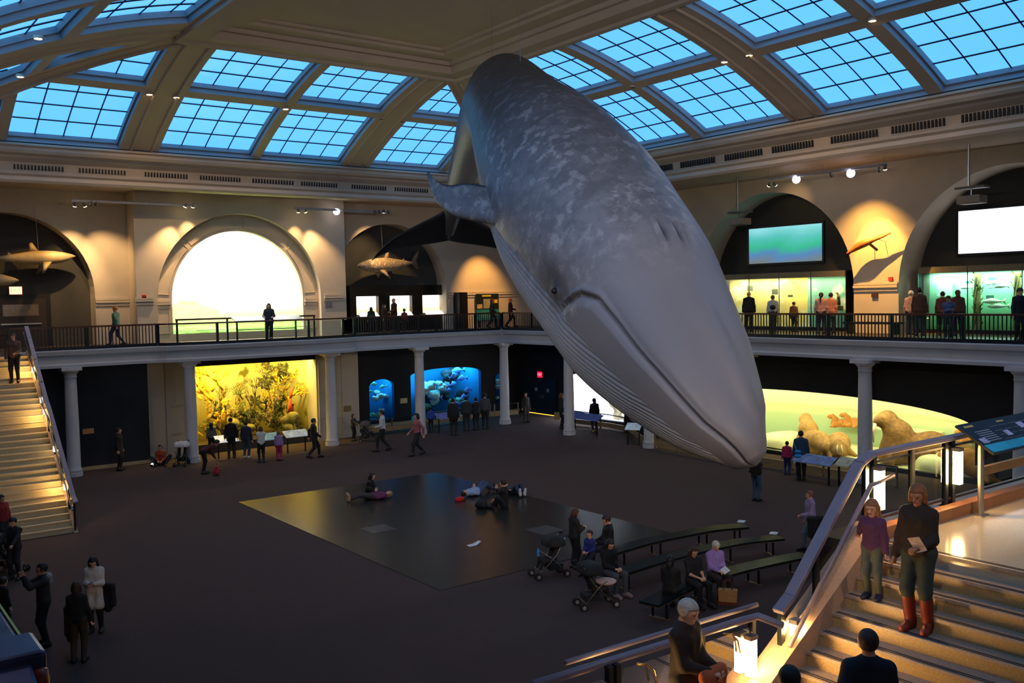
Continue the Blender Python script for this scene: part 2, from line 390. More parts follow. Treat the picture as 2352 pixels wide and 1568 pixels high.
for side in 'ABD':
    lo, hi, _, _ = UL[side]; wl = sorted(WINS[side])
    edges = [lo]+[e for w in wl for e in w]+[hi]
    for i in range(0, len(edges)-1, 2): patch(rib_mb, side, rectp(edges[i], edges[i+1], 0, DT), 0.0)          # ribs
    for u0, u1 in wl:
        for d0, d1 in ((-0.0, ROWS[0][0]), (ROWS[0][1], ROWS[1][0]), (ROWS[1][1], DT)):
            if d1 > d0: patch(rib_mb, side, rectp(u0, u1, d0, d1), 0.0)
        for r, (d0, d1) in enumerate(ROWS):
            base = dclip(side, rectp(u0, u1, d0, d1), DG)
            if len(base) < 3: 
                patch(rib_mb, side, rectp(u0, u1, d0, d1), 0.0); continue
            us = [p[0] for p in base]; ds = [p[1] for p in base]
            if max(us)-min(us) < 0.5 or max(ds)-min(ds) < 0.5: patch(rib_mb, side, rectp(u0, u1, d0, d1), 0.0); continue
            # leftover of the cell beyond the diagonal clip belongs to the diagonal rib
            for sgn, c in (((1, 1), hi-DG), ((-1, 1), -lo-DG)):
                rest = clip(rectp(u0, u1, d0, d1), (-sgn[0], -sgn[1]), -c)
                if len(rest) >= 3: patch(rib_mb, side, rest, 0.0)
            nwin += 1; w = struct(empty('window_%d' % nwin, cov(side, *np.mean(base, 0))))
            w['label'] = 'skylight window of backlit blue panes in the coved ceiling'
            inv = np.array(w.location)
            # curved outline, subdivided along d
            out = []
            for i in range(len(base)):
                p, q = base[i], base[(i+1) % len(base)]; m_ = max(1, int(abs(q[1]-p[1])/0.45))
                out += [(p[0]+(q[0]-p[0])*t/m_, p[1]+(q[1]-p[1])*t/m_) for t in range(m_)]
            fr = MB(); n = len(out); v = [np.array(cov(side, u, d, o))-inv for o in (0.0, 0.16, 0.16, 0.42) for u, d in out]
            cu, cd = np.mean(base, 0)
            def inset(u, d, e): return (u+(e if u < cu else -e) if abs(u-cu) > e else u, d+(e if d < cd else -e) if abs(d-cd) > e else d)
            ins = [inset(u, d, 0.07) for u, d in out]
            v = [np.array(cov(side, u, d, o))-inv for L_, o in ((out, 0), (out, 0.2), (ins, 0.2), (ins, 0.42)) for u, d in L_]
            fr.add(v, [(k*n+i, k*n+(i+1) % n, (k+1)*n+(i+1) % n, (k+1)*n+i) for k in range(3) for i in range(n)]).build('frame', M_frame, w)
            mu = MB(); cols = np.linspace(u0, u1, 5) if u1-u0 > 3 else np.linspace(u0, u1, 4)
            dr = [d0+0.5*(d1-d0)/4.5] if False else None
            dd = [d0]+[d0+(d1-d0)*k/4.0 for k in (1, 2, 3)]+[d1] if r == 0 else [d0]+[d0+(d1-d0)*k/3.55 for k in (1, 2, 3)]+[d1]
            for ci in range(len(cols)-1):
                for ri in range(len(dd)-1):
                    q = dclip(side, rectp(cols[ci], cols[ci+1], dd[ri], dd[ri+1]), DG)
                    if len(q) < 3: continue
                    pydata('pane', [np.array(cov(side, u, d, 0.40))-inv for u, d in q], [tuple(range(len(q)))], w, M_pane); pane_count += 1
            for c in cols[1:-1]:
                s = [d for d in np.linspace(d0, d1, 9) if len(dclip(side, [(c-0.01, d), (c+0.01, d), (c, d+0.01)], DG)) >= 3]
                if len(s) > 1: mu.tube([np.array(cov(side, c, d, 0.37))-inv for d in s], 0.028, 4)
            for d in dd[1:-1]:
                s = [u for u in np.linspace(u0, u1, 17) if len(dclip(side, [(u-0.01, d), (u+0.01, d), (u, d+0.01)], DG)) >= 3]
                if len(s) > 1: mu.tube([np.array(cov(side, u, d, 0.37))-inv for u in (s[0], s[-1])], 0.028, 4)
            if mu.v: mu.build('muntin', M_munt, w)
patch(rib_mb, 'C', rectp(XD, XB, 0, DT), 0.0)
ceil = struct(rib_mb.build('ceiling', M_ceil))
# raised mouldings along the middle of the wide ribs and the diagonals
for side, us in (('A', (11.8, 21.85)), ('B', (33.1, 21.9, 11.5)), ('D', (33.1, 21.9, 11.5))):
    for u in us:
        for off in (-0.42, 0.42):
            MB().tube([cov(side, u+off, d, 0.0) for d in np.linspace(0, DT, 14)], 0.07, 6).build('rib_moulding', M_ceil, ceil, smooth=True)
for side, s in (('A', 1), ('A', -1)):
    for off in (-0.33, 0.33):
        e = (lambda d: XB-d-off) if s > 0 else (lambda d: XD+d+off)
        MB().tube([cov('A', e(d+0.3), d, 0.0) for d in np.linspace(0.2, DT-0.2, 14)], 0.07, 6).build('diagonal_moulding', M_ceil, ceil, smooth=True)
# flat centre panel: stepped frame
px0, px1, py0, py1 = XD+DT, XB-DT, YC+DT, YA-DT; zp = zc(DT)
def ringm(mb, e0, z0, e1, z1):
    a = [(px0+e0, py0+e0), (px1-e0, py0+e0), (px1-e0, py1-e0), (px0+e0, py1-e0)]; c = [(px0+e1, py0+e1), (px1-e1, py0+e1), (px1-e1, py1-e1), (px0+e1, py1-e1)]
    mb.add([(*p, z0) for p in a]+[(*p, z1) for p in c], [(i, (i+1) % 4, 4+(i+1) % 4, 4+i) for i in range(4)])
b = MB()
for (e0, z0), (e1, z1) in zip(((0, zp), (0.05, zp-0.14), (0.3, zp-0.14), (0.36, zp-0.04), (1.0, zp-0.04), (1.08, zp+0.22), (1.28, zp+0.22), (1.34, zp+0.36), (2.0, zp+0.36), (2.06, zp+0.46), (2.3, zp+0.46), (2.36, zp+0.55)),
                              ((0.05, zp-0.14), (0.3, zp-0.14), (0.36, zp-0.04), (1.0, zp-0.04), (1.08, zp+0.22), (1.28, zp+0.22), (1.34, zp+0.36), (2.0, zp+0.36), (2.06, zp+0.46), (2.3, zp+0.46), (2.36, zp+0.55), (2.9, zp+0.55))):
    ringm(b, e0, z0, e1, z1)
e = 2.9; b.add([(px0+e, py0+e, zp+0.55), (px1-e, py0+e, zp+0.55), (px1-e, py1-e, zp+0.55), (px0+e, py1-e, zp+0.55)], [(0, 1, 2, 3)])
struct(b.build('ceiling_panel', M_ceil))
# vents in the cornice
gr = 'air vents along the cornice'
def vent(fn, u0, u1, lab):
    v = empty('vent_grille', fn((u0+u1)/2), label=lab, cat='vent', group=gr); o = np.array(v.location)
    fb = MB(); sb = MB(); n = 15
    for i in range(n):
        u = u0+(u1-u0)*(i+0.5)/n; w = (u1-u0)/n*0.27
        p = np.array(fn(u))-o; t = (np.array(fn(u+0.1))-np.array(fn(u)))*10; nn = np.array([t[1], -t[0], 0]); nn /= np.linalg.norm(nn)
        sb.bar(p-nn*0.02+np.array((0, 0, -0.13)), p-nn*0.02+np.array((0.0, 0, 0.13)), 2*w, 0.05, up=nn)
    p0 = np.array(fn(u0))-o; p1 = np.array(fn(u1))-o
    for dz in (-0.16, 0.16): fb.bar(p0+np.array((0, 0, dz)), p1+np.array((0, 0, dz)), 0.03, 0.03)
    fb.build('frame', M_ceil, v); s = sb.build('slots', M_black, v); s['kind'] = 'stuff'
yv = YA+0.575; xv = XB+0.575; zv = 12.56
for a, b_ in ((30, 148), (180, 290), (331, 432), (458, 553), (578, 675), (690, 775), (806, 887), (905, 983)):
    vent(lambda u: (u, yv, zv), ony(a, 400, yv)[0], ony(b_, 400, yv)[0], 'row of dark air vent slots in the far wall cornice')
for a, b_ in ((1480, 1545), (1562, 1643), (1664, 1752), (1773, 1870), (1908, 2018), (2047, 2173), (2207, 2352)):
    vent(lambda u: (xv, u, zv), onx(a, 330, xv)[1], onx(b_, 330, xv)[1], 'row of dark air vent slots in the right wall cornice')
# ---- lower level walls
lowL = MB().box((WD, 42.6, 0), (12.0, 42.9, 4.47)); struct(lowL.build('wall_lower_far_left', M_dark))
for k, (u0, u1) in enumerate(((12.0, 14.2), (20.27, 22.6))):
    pb = MB().box((u0, 43.2, 0), (u1, 46.2, 4.47)); p_ = struct(pb.build('wall_pier', M_wall))
    b = MB()
    for z in (1.05, 2.3): b.box((u0+0.9*(1-k)+0.25, 43.14, z), (u1-0.9*k-0.15, 43.2, z+0.06))
    for u in ((u0+0.95, u1-0.12) if k == 0 else (u0+0.12, u1-0.95)): b.box((u-0.03, 43.14, 0.2), (u+0.03, 43.2, 4.4))
    b.build('panel_moulding', M_wall, p_); MB().box((u0-0.02, 43.1, 0), (u1+0.02, 43.2, 0.16)).build('plinth', M_wall, p_)
MB().box((14.2, 43.2, 4.05), (20.27, 43.5, 4.47)).build('wall_lintel', M_dark)['kind'] = 'structure'
MB().box((14.2, 43.2, 0), (20.27, 43.5, 0.42)).build('wall_sill', mat('sill_paint', (60, 58, 52), 0.6), None)['kind'] = 'structure'
M_board = mat('pale_baseboard', (176, 160, 120), 0.6, var=0.1)
struct(MB().box((7.2, 42.5, 0), (12.0, 42.6, 0.14)).build('baseboard_far_left', M_board))
# ================================================================ COLUMNS
M_col = mat('column_paint', (196, 196, 198), 0.5, var=0.03)
def column(x, y, label):
    c = empty('column', (x, y, 0), label=label, cat='column', group='white columns carrying the balcony')
    MB().lathe([(0.33, 0), (0.33, 0.16), (0.31, 0.17)], n=12).build('plinth', M_col, c)
    MB().lathe([(0.30, 0.17), (0.31, 0.24), (0.275, 0.32), (0.262, 0.36), (0.255, 2.2), (0.23, 3.9), (0.23, 4.02), (0.25, 4.04), (0.25, 4.08), (0.23, 4.10)], n=24).build('shaft', M_col, c, smooth=True)
    MB().lathe([(0.23, 4.10), (0.25, 4.2), (0.34, 4.28), (0.34, 4.33)], n=24).box((-0.38, -0.38, 4.33), (0.38, 0.38, 4.47)).build('capital', M_col, c)
cols = [(8.65, YA, 'white column beside the foot of the far staircase'), (13.43, 41.35, 'white column at the dark-wall end of the coral reef window'), (20.14, 41.35, 'white column at the blue-tank end of the coral reef window'),
        (25.2, YA, 'white column in front of the big blue fish tank'), (XB+0.1, YA, 'white column under the balcony corner by the dark doors'),
        (XB, 35.95, 'white column beside the polar bear window'), (XB, 30.35, 'white column by the reading panel below the whale jaw'), (XB, 24.9, 'white column behind the whale snout'),
        (XB, 19.48, 'white column in front of the walrus window'), (XB, 14.0, 'white column past the dark end of the walrus window')]
for x, y, l in cols: column(x, y, l)
# ================================================================ BALCONY RAILINGS
def railing(label, path, z0=5.16, step=0.135, posts=(), glassy=False, name='balcony_railing', top=6.12):
    P = [np.array(p, float) for p in path]; r = empty(name, (*path[0], 0), label=label, cat='railing', group='balcony railings'); o = np.array([*path[0]])
    Q = [p-o for p in P]
    MB().sweep([(-0.055, top-0.07), (0.055, top-0.07), (0.055, top), (-0.055, top)], Q).build('top_rail', M_wood, r)
    MB().sweep([(-0.05, z0), (0.05, z0), (0.05, z0+0.13), (-0.05, z0+0.13)], Q).build('bottom_rail', M_rail, r)
    L = np.cumsum([0]+[np.linalg.norm(b-a) for a, b in zip(Q[:-1], Q[1:])])
    def at(s):
        i = min(np.searchsorted(L, s, 'right')-1, len(Q)-2); t = (s-L[i])/(L[i+1]-L[i]); return Q[i]+(Q[i+1]-Q[i])*t
    pm = None
    for s in posts:
        p = at(min(s*L[-1], L[-1]-1e-6))
        if pm is None:
            q = MB().box((-0.05, -0.05, z0+0.13), (0.05, 0.05, top-0.07)).build('post', M_rail, r); pm = q.data
        else: q = link('post', pm, r)
        q.location = (p[0], p[1], 0)
    if not glassy:
        bm_ = None; s = step/2
        while s < L[-1]:
            p = at(s)
            if bm_ is None: q = MB().box((-0.016, -0.016, z0+0.13), (0.016, 0.016, top-0.07)).build('baluster', M_rail, r); bm_ = q.data
            else: q = link('baluster', bm_, r)
            q.location = (p[0], p[1], 0); s += step
    else:
        ps = sorted(posts)
        for a, b in zip(ps[:-1], ps[1:]):
            p, q = at(a*L[-1]), at(min(b*L[-1], L[-1]-1e-6)); t = (q-p)/np.linalg.norm(q-p)
            MB().bar((*(p+t*0.08), (z0+0.15+top-0.1)/2), (*(q-t*0.08), (z0+0.15+top-0.1)/2), 0.012, top-z0-0.26).build('glass_panel', M_glass, r)
    return r
railing('dark balcony railing with balusters over the dark wall by the far stairs', [(6.5, YA), (12.15, YA)], posts=(0, 0.5, 1))
railing('balcony railing with glass panels bowed out before the bright arch', BAYF[1:7], posts=(0.0, 0.26, 0.49, 0.7, 0.9, 1), glassy=True)
railing('dark balcony railing with balusters before the whale shark niche', [(21.6, YA), (30.42, YA)], posts=(0, .14, .28, .41, .53, .67, .81, 1))
railing('long dark balcony railing with balusters along the right wall', [(XB, 41.42), (XB, 8.2)], posts=tuple(np.linspace(0, 1, 14)))
# second rail in front of the bright arch
r = empty('guard_rail', (PC, 43.15, ZF), label='wooden guard rail close in front of the bright arched diorama', cat='railing')
MB().box((-PR-0.15, -0.06, 0.98), (PR+0.2, 0.06, 1.06)).build('top_rail', M_wood, r)
b = MB()
for u in (-PR-0.1, -1.0, PR+0.15): b.box((u-0.04, -0.03, 0), (u+0.04, 0.03, 0.98))
b.build('post', M_rail, r)
for z in (0.25, 0.5, 0.75): MB().box((-PR-0.1, -0.008, z), (PR+0.15, 0.008, z+0.016)).build('wire', M_steel, r)
d_ = empty('reading_desk', (17.5, 42.6, ZF), label='long sloped reading desk in front of the bright arch', cat='display', )
MB().prism([(-0.35, 0.86), (0.3, 1.06), (0.3, 1.10), (-0.35, 0.90)], 0, -1.6, 1.75).build('panel_top', mat('desk_graphic', (150, 160, 170), 0.3, var=0.35, scale=4), d_)
for u in (-1.4, 0.2, 1.5): MB().box((u-0.03, -0.05, 0), (u+0.03, 0.05, 0.95)).build('leg', M_rail, d_)
MB().box((-1.4, -0.02, 0.45), (1.5, 0.02, 0.49)).build('crossbar', M_rail, d_)
# ================================================================ FAR STAIRCASE (left of the picture)
M_step = mat('terrazzo_step', (196, 178, 140), 0.55, var=0.14, scale=30)
M_nose = mat('pale_nosing', (214, 190, 150), 0.5, var=0.08)
stn = empty('staircase', (6.4, 31.2, 0), label='terrazzo staircase rising to the far balcony beside the dark wall', cat='staircase')
NS, RZ, RY = 30, ZF/30, 6.4/30
for i in range(NS):
    st = MB().box((-3.6, i*RY, 0 if i < 2 else (i-2)*RZ), (0, (i+1)*RY+0.02, (i+1)*RZ)).build('step', M_step, stn)
    MB().box((-3.6, i*RY-0.025, (i+1)*RZ-0.035), (0, i*RY+0.035, (i+1)*RZ+0.004)).build('nosing', M_nose, st)
MB().prism([(-0.1, 0), (0.25, 0.25), (6.4, ZF+0.2), (6.4, ZF-0.4), (0.3, -0.0)], 0, 0.0, 0.12).build('stringer', mat('stone_kerb', (190, 150, 120), 0.6, var=0.1), stn)
fr = empty('stair_railing', (6.46, 31.2, 0), label='lilac-grey stair railing with small lights on the far staircase', cat='railing')
tp = [(0, -0.25, 0.95), (0, 0.1, 1.1), (0, 3.1, 3.55), (0, 3.45, 3.75), (0, 6.5, 6.25)]
b = MB()
for p_, q_ in zip(tp[:-1], tp[1:]): b.bar(p_, q_, 0.14, 0.06)
b.build('top_rail', M_greyp, fr, bevel=0.012)
MB().tube([(-0.1, y, z-0.2) for _, y, z in tp], 0.025, 8).build('handrail', M_steel, fr, smooth=True)
for t in (0.0, 0.7, 1.6, 2.5, 3.3, 4.2, 5.1, 6.0):
    MB().box((-0.03, t-0.03, max(0, t/RY*RZ)), (0.03, t+0.03, t/RY*RZ+1.0)).build('post', M_rail, fr)
MB().add([(0, 0, 0.2), (0, 6.4, 5.4), (0, 6.4, 6.1), (0, 0, 0.95)], [(0, 1, 2, 3)]).build('glass_panel', M_glass, fr)
M_led = mat('warm_led', (255, 226, 180), 0.4, emit=14, var=0, ecol=(255, 222, 170))
for t in (0.9, 2.2, 3.55, 4.0, 5.2):
    z = t/RY*RZ; MB().box((-0.10, t-0.05, z+0.45), (-0.04, t+0.05, z+0.62)).build('stair_light', M_led, fr)
for t in (0.95, 3.4, 5.2): lamp('stair_lamp', 'POINT', (6.15, 31.2+t, t/RY*RZ+0.55), 18, (255, 205, 120), 0.05)
# ================================================================ NEAR STAIRCASE (right) with landings
ZL, RR, RN, XL, YS = 3.85, 0.17, 0.25, 10.62, 6.57
M_terr = mat('warm_terrazzo', (186, 158, 110), 0.45, var=0.16, scale=40)
M_tread = mat('tread_terrazzo', (176, 156, 138), 0.45, var=0.14, scale=40)
M_strip = mat('black_grip_strip', (22, 20, 22), 0.7, var=0)
M_pol = mat('polished_terrazzo', (196, 186, 164), 0.12, var=0.08, scale=50)
ns = empty('staircase', (XL, YS, 0), label='wide warm terrazzo steps with black grip strips below the polished landing', cat='staircase')
ZM = ZL-9*RR        # lower landing height
for i in range(1, 10):
    z = ZL-i*RR; x1 = -(i-1)*RN; x0 = -i*RN
    s_ = MB().box((x0, -6.5, 0.0), (x1, 0, z)).build('step', M_terr, ns)
    MB().box((x0-0.02, -6.5, z-0.03), (x1, 0, z+0.006)).build('tread', M_tread, s_)
    for q in (0.02, 0.06): MB().box((x0+q, -6.5, z+0.006), (x0+q+0.018, -0.02, z+0.010)).build('grip_strip', M_strip, s_)
land = empty('upper_landing', (XL, YS, 0), label='polished pale landing at the head of the near steps', cat='landing')
MB().box((0, -6.5, 0), (9.0, 0.42, ZL)).build('slab', [M_pol], land)
MB().box((-0.02, -6.5, ZL-0.04), (0.05, 0, ZL+0.004)).build('nosing', M_tread, land)
for q in (0.03, 0.07): MB().box((q, -6.5, ZL+0.004), (q+0.018, 0, ZL+0.008)).build('grip_strip', M_strip, land)
MB().box((0.0, 0.0, ZL-0.6), (9.0, 0.16, ZL+0.16)).build('kerb', mat('kerb_wood', (150, 100, 60), 0.5, var=0.15), land)
MB().box((0.0, 0.16, ZL-0.6), (9.0, 0.46, ZL+0.14)).build('kerb_top', M_tread, land)
low = empty('lower_landing', (XL-9*RN, YS, 0), label='lower stair landing at the foot of the near steps', cat='landing')
MB().box((-6.5, -6.5, ZM-0.5), (0.0, 0.30, ZM)).build('slab', M_tread, low)
MB().box((-6.5, -6.5, 0), (-0.01, 0.28, ZM-0.5)).build('support_wall', M_dark, low)
MB().prism([(-9*RN-0.5, ZM-0.4), (-9*RN-0.5, ZM+0.06), (-9*RN, ZM+0.26), (0, ZL+0.20), (0, 0.0), (-9*RN, 0.0)], 1, 0.0, 0.34).build('stringer', mat('stringer_stone', (196, 160, 130), 0.55, var=0.12, scale=40), ns)
# railing of the near stairs and landing
nr = empty('stair_railing', (XL, YS+0.2, 0), label='grey stair railing with glass panels down the near steps and landing', cat='railing')
tp = [(XL-9*RN+0.45+0.02-XL-0.0, 0, ZM+0.98), (XL-9*RN+0.7-XL, 0, ZM+1.12), (-0.15, 0, ZL+0.98), (0.1, 0, ZL+1.06), (8.9, 0, ZL+1.06)]
b = MB()
for p_, q_ in zip(tp[:-1], tp[1:]): b.bar(p_, q_, 0.15, 0.06)
b.build('top_rail', M_greyp, nr, bevel=0.012)
hr = [(tp[0][0]-0.0, -0.16, ZM+0.62), (-0.15, -0.16, ZL+0.72), (0.35, -0.16, ZL+0.78)]
MB().tube(hr, 0.03, 8).build('handrail', M_greyp, nr, smooth=True)
def nz_(x): return ZL+x/RN*RR if x < 0 else ZL
ND = tp[0][0]
for x in (ND+0.06, -1.05, -0.02, 0.16, 1.05, 1.9, 2.08, 5.6, 5.8):
    zb = (nz_(x) if x < 0 else ZL)+0.12; zt = tp[0][2]-0.03 if x < ND+0.2 else float(np.interp(x, [p[0] for p in tp], [p[2] for p in tp]))-0.03
    MB().box((x-0.035, -0.03, zb), (x+0.035, 0.03, zt)).box((x-0.09, -0.07, zb), (x+0.09, 0.07, zb+0.02)).build('post', M_rail, nr)
MB().add([(ND, 0.0, ZM+0.35), (-0.1, 0, ZL+0.28), (-0.1, 0, ZL+0.92), (ND, 0, ZM+0.9)], [(0, 1, 2, 3)]).build('glass_panel', M_glass, nr)
MB().add([(0.25, 0.0, ZL+0.28), (1.85, 0, ZL+0.28), (1.85, 0, ZL+0.95), (0.25, 0, ZL+0.95)], [(0, 1, 2, 3)]).build('glass_panel', M_glass, nr)
MB().add([(2.15, 0.0, ZL+0.28), (8.7, 0, ZL+0.28), (8.7, 0, ZL+0.95), (2.15, 0, ZL+0.95)], [(0, 1, 2, 3)]).build('glass_panel', M_glass, nr)
for z in (0.22, 0.95): MB().bar((0.2, 0.0, ZL+z), (8.8, 0, ZL+z), 0.03, 0.03).build('cross_rail', M_rail, nr)
M_ledn = mat('white_led', (255, 250, 240), 0.4, emit=200, var=0, ecol=(255, 200, 122))
M_cap = mat('lamp_cap', (120, 116, 120), 0.4, metal=0.5)
def rail_light(x, y, z, h, par):
    L_ = MB().box((x-0.05, y-0.13, z), (x+0.05, y-0.04, z+h)).build('rail_light', M_ledn, par)
    b = MB(); n = int(h/0.022)
    for i in range(n): b.box((x-0.056, y-0.136, z+i*h/n), (x+0.056, y-0.036, z+i*h/n+0.006))
    b.build('louvre', M_cap, L_); MB().box((x-0.06, y-0.14, z+h), (x+0.06, y-0.03, z+h+0.05)).build('lamp_cap', M_cap, L_)
    return L_
rail_light(ND+0.22, 0.0, ZM+0.42, 0.40, nr); rail_light(0.16, 0.0, ZL+0.36, 0.5, nr); rail_light(2.08, 0.0, ZL+0.42, 0.46, nr)
# lower landing railing
lr = empty('landing_railing', (XL-9*RN, YS+0.22, 0), label='grey railing with glass panels around the lower landing', cat='railing')
zt = ZM+0.98
MB().tube([(0.15, -0.32, zt), (0.14, 0.0, zt+0.02), (-0.1, 0.02, zt+0.02), (-2.95, 0.18, zt)], 0.045, 8).build('top_rail', M_greyp, lr, smooth=True)
MB().tube([(0.5, 0.3, zt+0.0), (-2.4, 0.36, zt+0.02)], 0.03, 8).build('handrail', M_greyp, lr, smooth=True)
for x in (0.1, -0.75, -0.85, -2.0, -2.1): MB().box((x-0.03, 0.02, ZM), (x+0.03, 0.09, zt)).build('post', M_rail, lr)
MB().add([(0.05, 0.05, ZM+0.15), (-0.7, 0.05, ZM+0.15), (-0.7, 0.05, zt-0.1), (0.05, 0.05, zt-0.1)], [(0, 1, 2, 3)]).build('glass_panel', M_glass, lr)
MB().add([(-0.9, 0.06, ZM+0.15), (-1.95, 0.1, ZM+0.15), (-1.95, 0.1, zt-0.1), (-0.9, 0.06, zt-0.1)], [(0, 1, 2, 3)]).build('glass_panel', M_glass, lr)
rail_light(-0.02, 0.06, ZM+0.36, 0.42, lr); rail_light(-2.2, 0.16, ZM+0.36, 0.42, lr)
M_brk = mat('brass_bracket', (230, 180, 110), 0.25, metal=0.9, var=0)
for x in (-0.12, -1.45, -2.35):
    MB().tube([(x-0.22, 0.1, zt-0.1), (x-0.12, 0.06, zt-0.12), (x-0.05, 0.03, zt-0.2), (x-0.02, 0.02, zt-0.34)], 0.014, 6).build('bracket', M_brk, lr, smooth=True)
# podium beside the landing
MB().box((0, -1.2, 0), (3.2, 0, 0.92)).build('podium', M_black)
pd = bpy.data.objects['podium']; pd.location = (19.95, 14.1, 0); tag(pd, 'low black podium at the end of the benches by the stairs', 'podium')
# reading sign on the landing
sg = empty('reading_sign', (13.42, 6.5, ZL), label='tilted blue and black reading sign on steel legs on the landing', cat='sign')
M_sgb = mat('sign_black', (16, 16, 20), 0.55, var=0); M_sgt = mat('sign_teal', (40, 160, 190), 0.3, var=0.3, scale=3, ); M_sgl = mat('sign_grey_line', (150, 150, 155), 0.4, var=0)
ang = math.radians(32)
def tilt(u, v, w=0): return (u, -0.35+v*math.cos(ang)-w*math.sin(ang), 0.92+v*math.sin(ang)+w*math.cos(ang))
def tquad(mb, u0, u1, v0, v1, w): mb.add([tilt(u0, v0, w), tilt(u1, v0, w), tilt(u1, v1, w), tilt(u0, v1, w)], [(0, 1, 2, 3)])
bb = MB(); bb.add([tilt(u, v, w) for w in (-0.03, 0) for u, v in ((-0.8, 0), (1.3, 0), (1.3, 0.62), (-0.8, 0.62))], [(0, 3, 2, 1), (4, 5, 6, 7), (0, 1, 5, 4), (1, 2, 6, 5), (2, 3, 7, 6), (3, 0, 4, 7)]); bb.build('panel', M_sgb, sg)
b = MB(); tquad(b, -0.78, 1.28, 0.02, 0.17, 0.002); b.build('teal_band', M_sgt, sg)
b = MB()
for i in range(6): tquad(b, -0.6, -0.2, 0.22+i*0.04, 0.235+i*0.04, 0.003)
for i in range(4):
    for j in range(5): tquad(b, -0.12+j*0.27, 0.10+j*0.27, 0.2+i*0.09, 0.205+i*0.09, 0.003)
b.build('lettering', M_sgl, sg)
b = MB(); tquad(b, -0.7, -0.45, 0.53, 0.57, 0.003); tquad(b, 0.2, 0.4, 0.53, 0.56, 0.003); b.build('heading', mat('sign_gold', (190, 160, 70), 0.4, var=0), sg)
b = MB(); tquad(b, 0.05, 0.2, 0.25, 0.36, 0.003); tquad(b, 0.6, 0.78, 0.34, 0.46, 0.003); tquad(b, -0.72, -0.55, 0.2, 0.3, 0.003); b.build('picture', mat('sign_picture', (170, 170, 210), 0.4, var=0.4, scale=9), sg)
for u in (-0.55, 1.15): MB().tube([(u, -0.05, 0), (u, -0.05, 1.05)], 0.04, 10).box((u-0.1, -0.12, 0), (u+0.1, 0.02, 0.015)).build('leg', M_steel, sg)
MB().box((-0.55, -0.08, 0.55), (1.15, -0.02, 0.67)).build('crossbar', mat('bronze_bar', (176, 130, 80), 0.35, metal=0.6), sg)
# ================================================================ RAIL BESIDE THE CAMERA
cr = empty('balcony_railing', (0.40, 2.36, ZF), label='blue-grey metal rail with wooden end cap at the near balcony edge', cat='railing')
M_bl = mat('worn_blue_metal', (74, 78, 108), 0.32, metal=0.5, var=0.6, scale=6)
MB().box((-0.16, 0.17, 0.95), (-0.012, 35.0, 1.0)).build('top_rail', M_bl, cr, bevel=0.01)
MB().prism([(-1.4, 0.44), (-1.4, 0.49), (0.02, 0.985), (0.02, 0.935)], 0, -0.16, -0.012).build('sloped_rail', M_bl, cr, bevel=0.01)
MB().box((-0.18, 0.01, 0.93), (0.02, 0.18, 1.005)).build('end_block', M_bl, cr, bevel=0.012)
MB().lathe([(0.0, -0.03), (0.018, -0.026), (0.022, 0), (0.018, 0.026), (0, 0.03)], (0.0, 0.0, 0.94), 10).build('wood_cap', mat('red_wood', (150, 56, 26), 0.35, var=0.3, scale=20), cr, smooth=True)
M_yel = mat('brass_edge', (236, 222, 90), 0.3, metal=0.6, var=0.1)
MB().box((-0.012, 0.18, 0.965), (-0.006, 35.0, 1.0)).build('brass_edge', M_yel, cr)
for y in (0.1, 1.6, 3.2, 5.0): MB().box((-0.11, y-0.03, 0), (-0.05, y+0.03, 0.95)).build('post', M_rail, cr)
# ================================================================ THE WHALE
def spline(xs, ys, x):
    """C1 cubic (Catmull-Rom) through the stations"""
    xs = np.array(xs, float); ys = np.array(ys, float); m = np.gradient(ys, xs, axis=0)
    x = np.clip(x, xs[0], xs[-1]); i = np.clip(np.searchsorted(xs, x, 'right')-1, 0, len(xs)-2); h = xs[i+1]-xs[i]; t = (x-xs[i])/h
    if ys.ndim > 1: t = t[:, None]; h = h[:, None]
    return (2*t**3-3*t**2+1)*ys[i]+(t**3-2*t**2+t)*h*m[i]+(-2*t**3+3*t**2)*ys[i+1]+(t**3-t**2)*h*m[i+1]
WS = [0, 1.5, 3, 5.8, 9, 13, 17, 20.5, 24, 26.5, 28.4]
WC = [(4.433, 3.788, 17.216), (4.012, 4.573, 17.511), (3.578, 5.427, 18.082), (2.808, 6.915, 20.004), (1.78, 8.871, 22.82), (0.619, 11.257, 26.367), (-0.157, 12.942, 30.118), (-0.75, 13.45, 33.566), (-1.75, 11.9, 37.0), (-2.3, 10.7, 39.4), (-2.6, 9.75, 41.0)]
WC = np.array([lzd(*p) for p in WC])
PRS = [0, 0.15, 0.4, 0.8, 1.5, 3.0, 4.5, 5.8, 7.4, 9, 11, 13, 17, 20.5, 24, 26.5, 28.4]
PRW = [0.018, 0.412, 0.634, 0.839, 1.046, 1.3, 1.487, 1.678, 1.914, 2.073, 1.865, 1.546, 1.118, 0.90, 0.56, 0.40, 0.20]
PRU = [0.02, 0.203, 0.326, 0.431, 0.556, 0.799, 1.185, 1.629, 1.884, 2.113, 2.119, 1.81, 1.629, 1.198, 0.701, 0.432, 0.17]
PRD = [0.02, 0.254, 0.408, 0.586, 0.932, 1.529, 1.993, 2.324, 2.418, 2.426, 2.278, 2.101, 1.653, 1.147, 0.733, 0.467, 0.182]
NSW = 340
tt = np.linspace(0, 1, NSW); S_ = 28.4*(0.55*tt**1.6+0.45*tt**1.15); S_[0] = 0.0
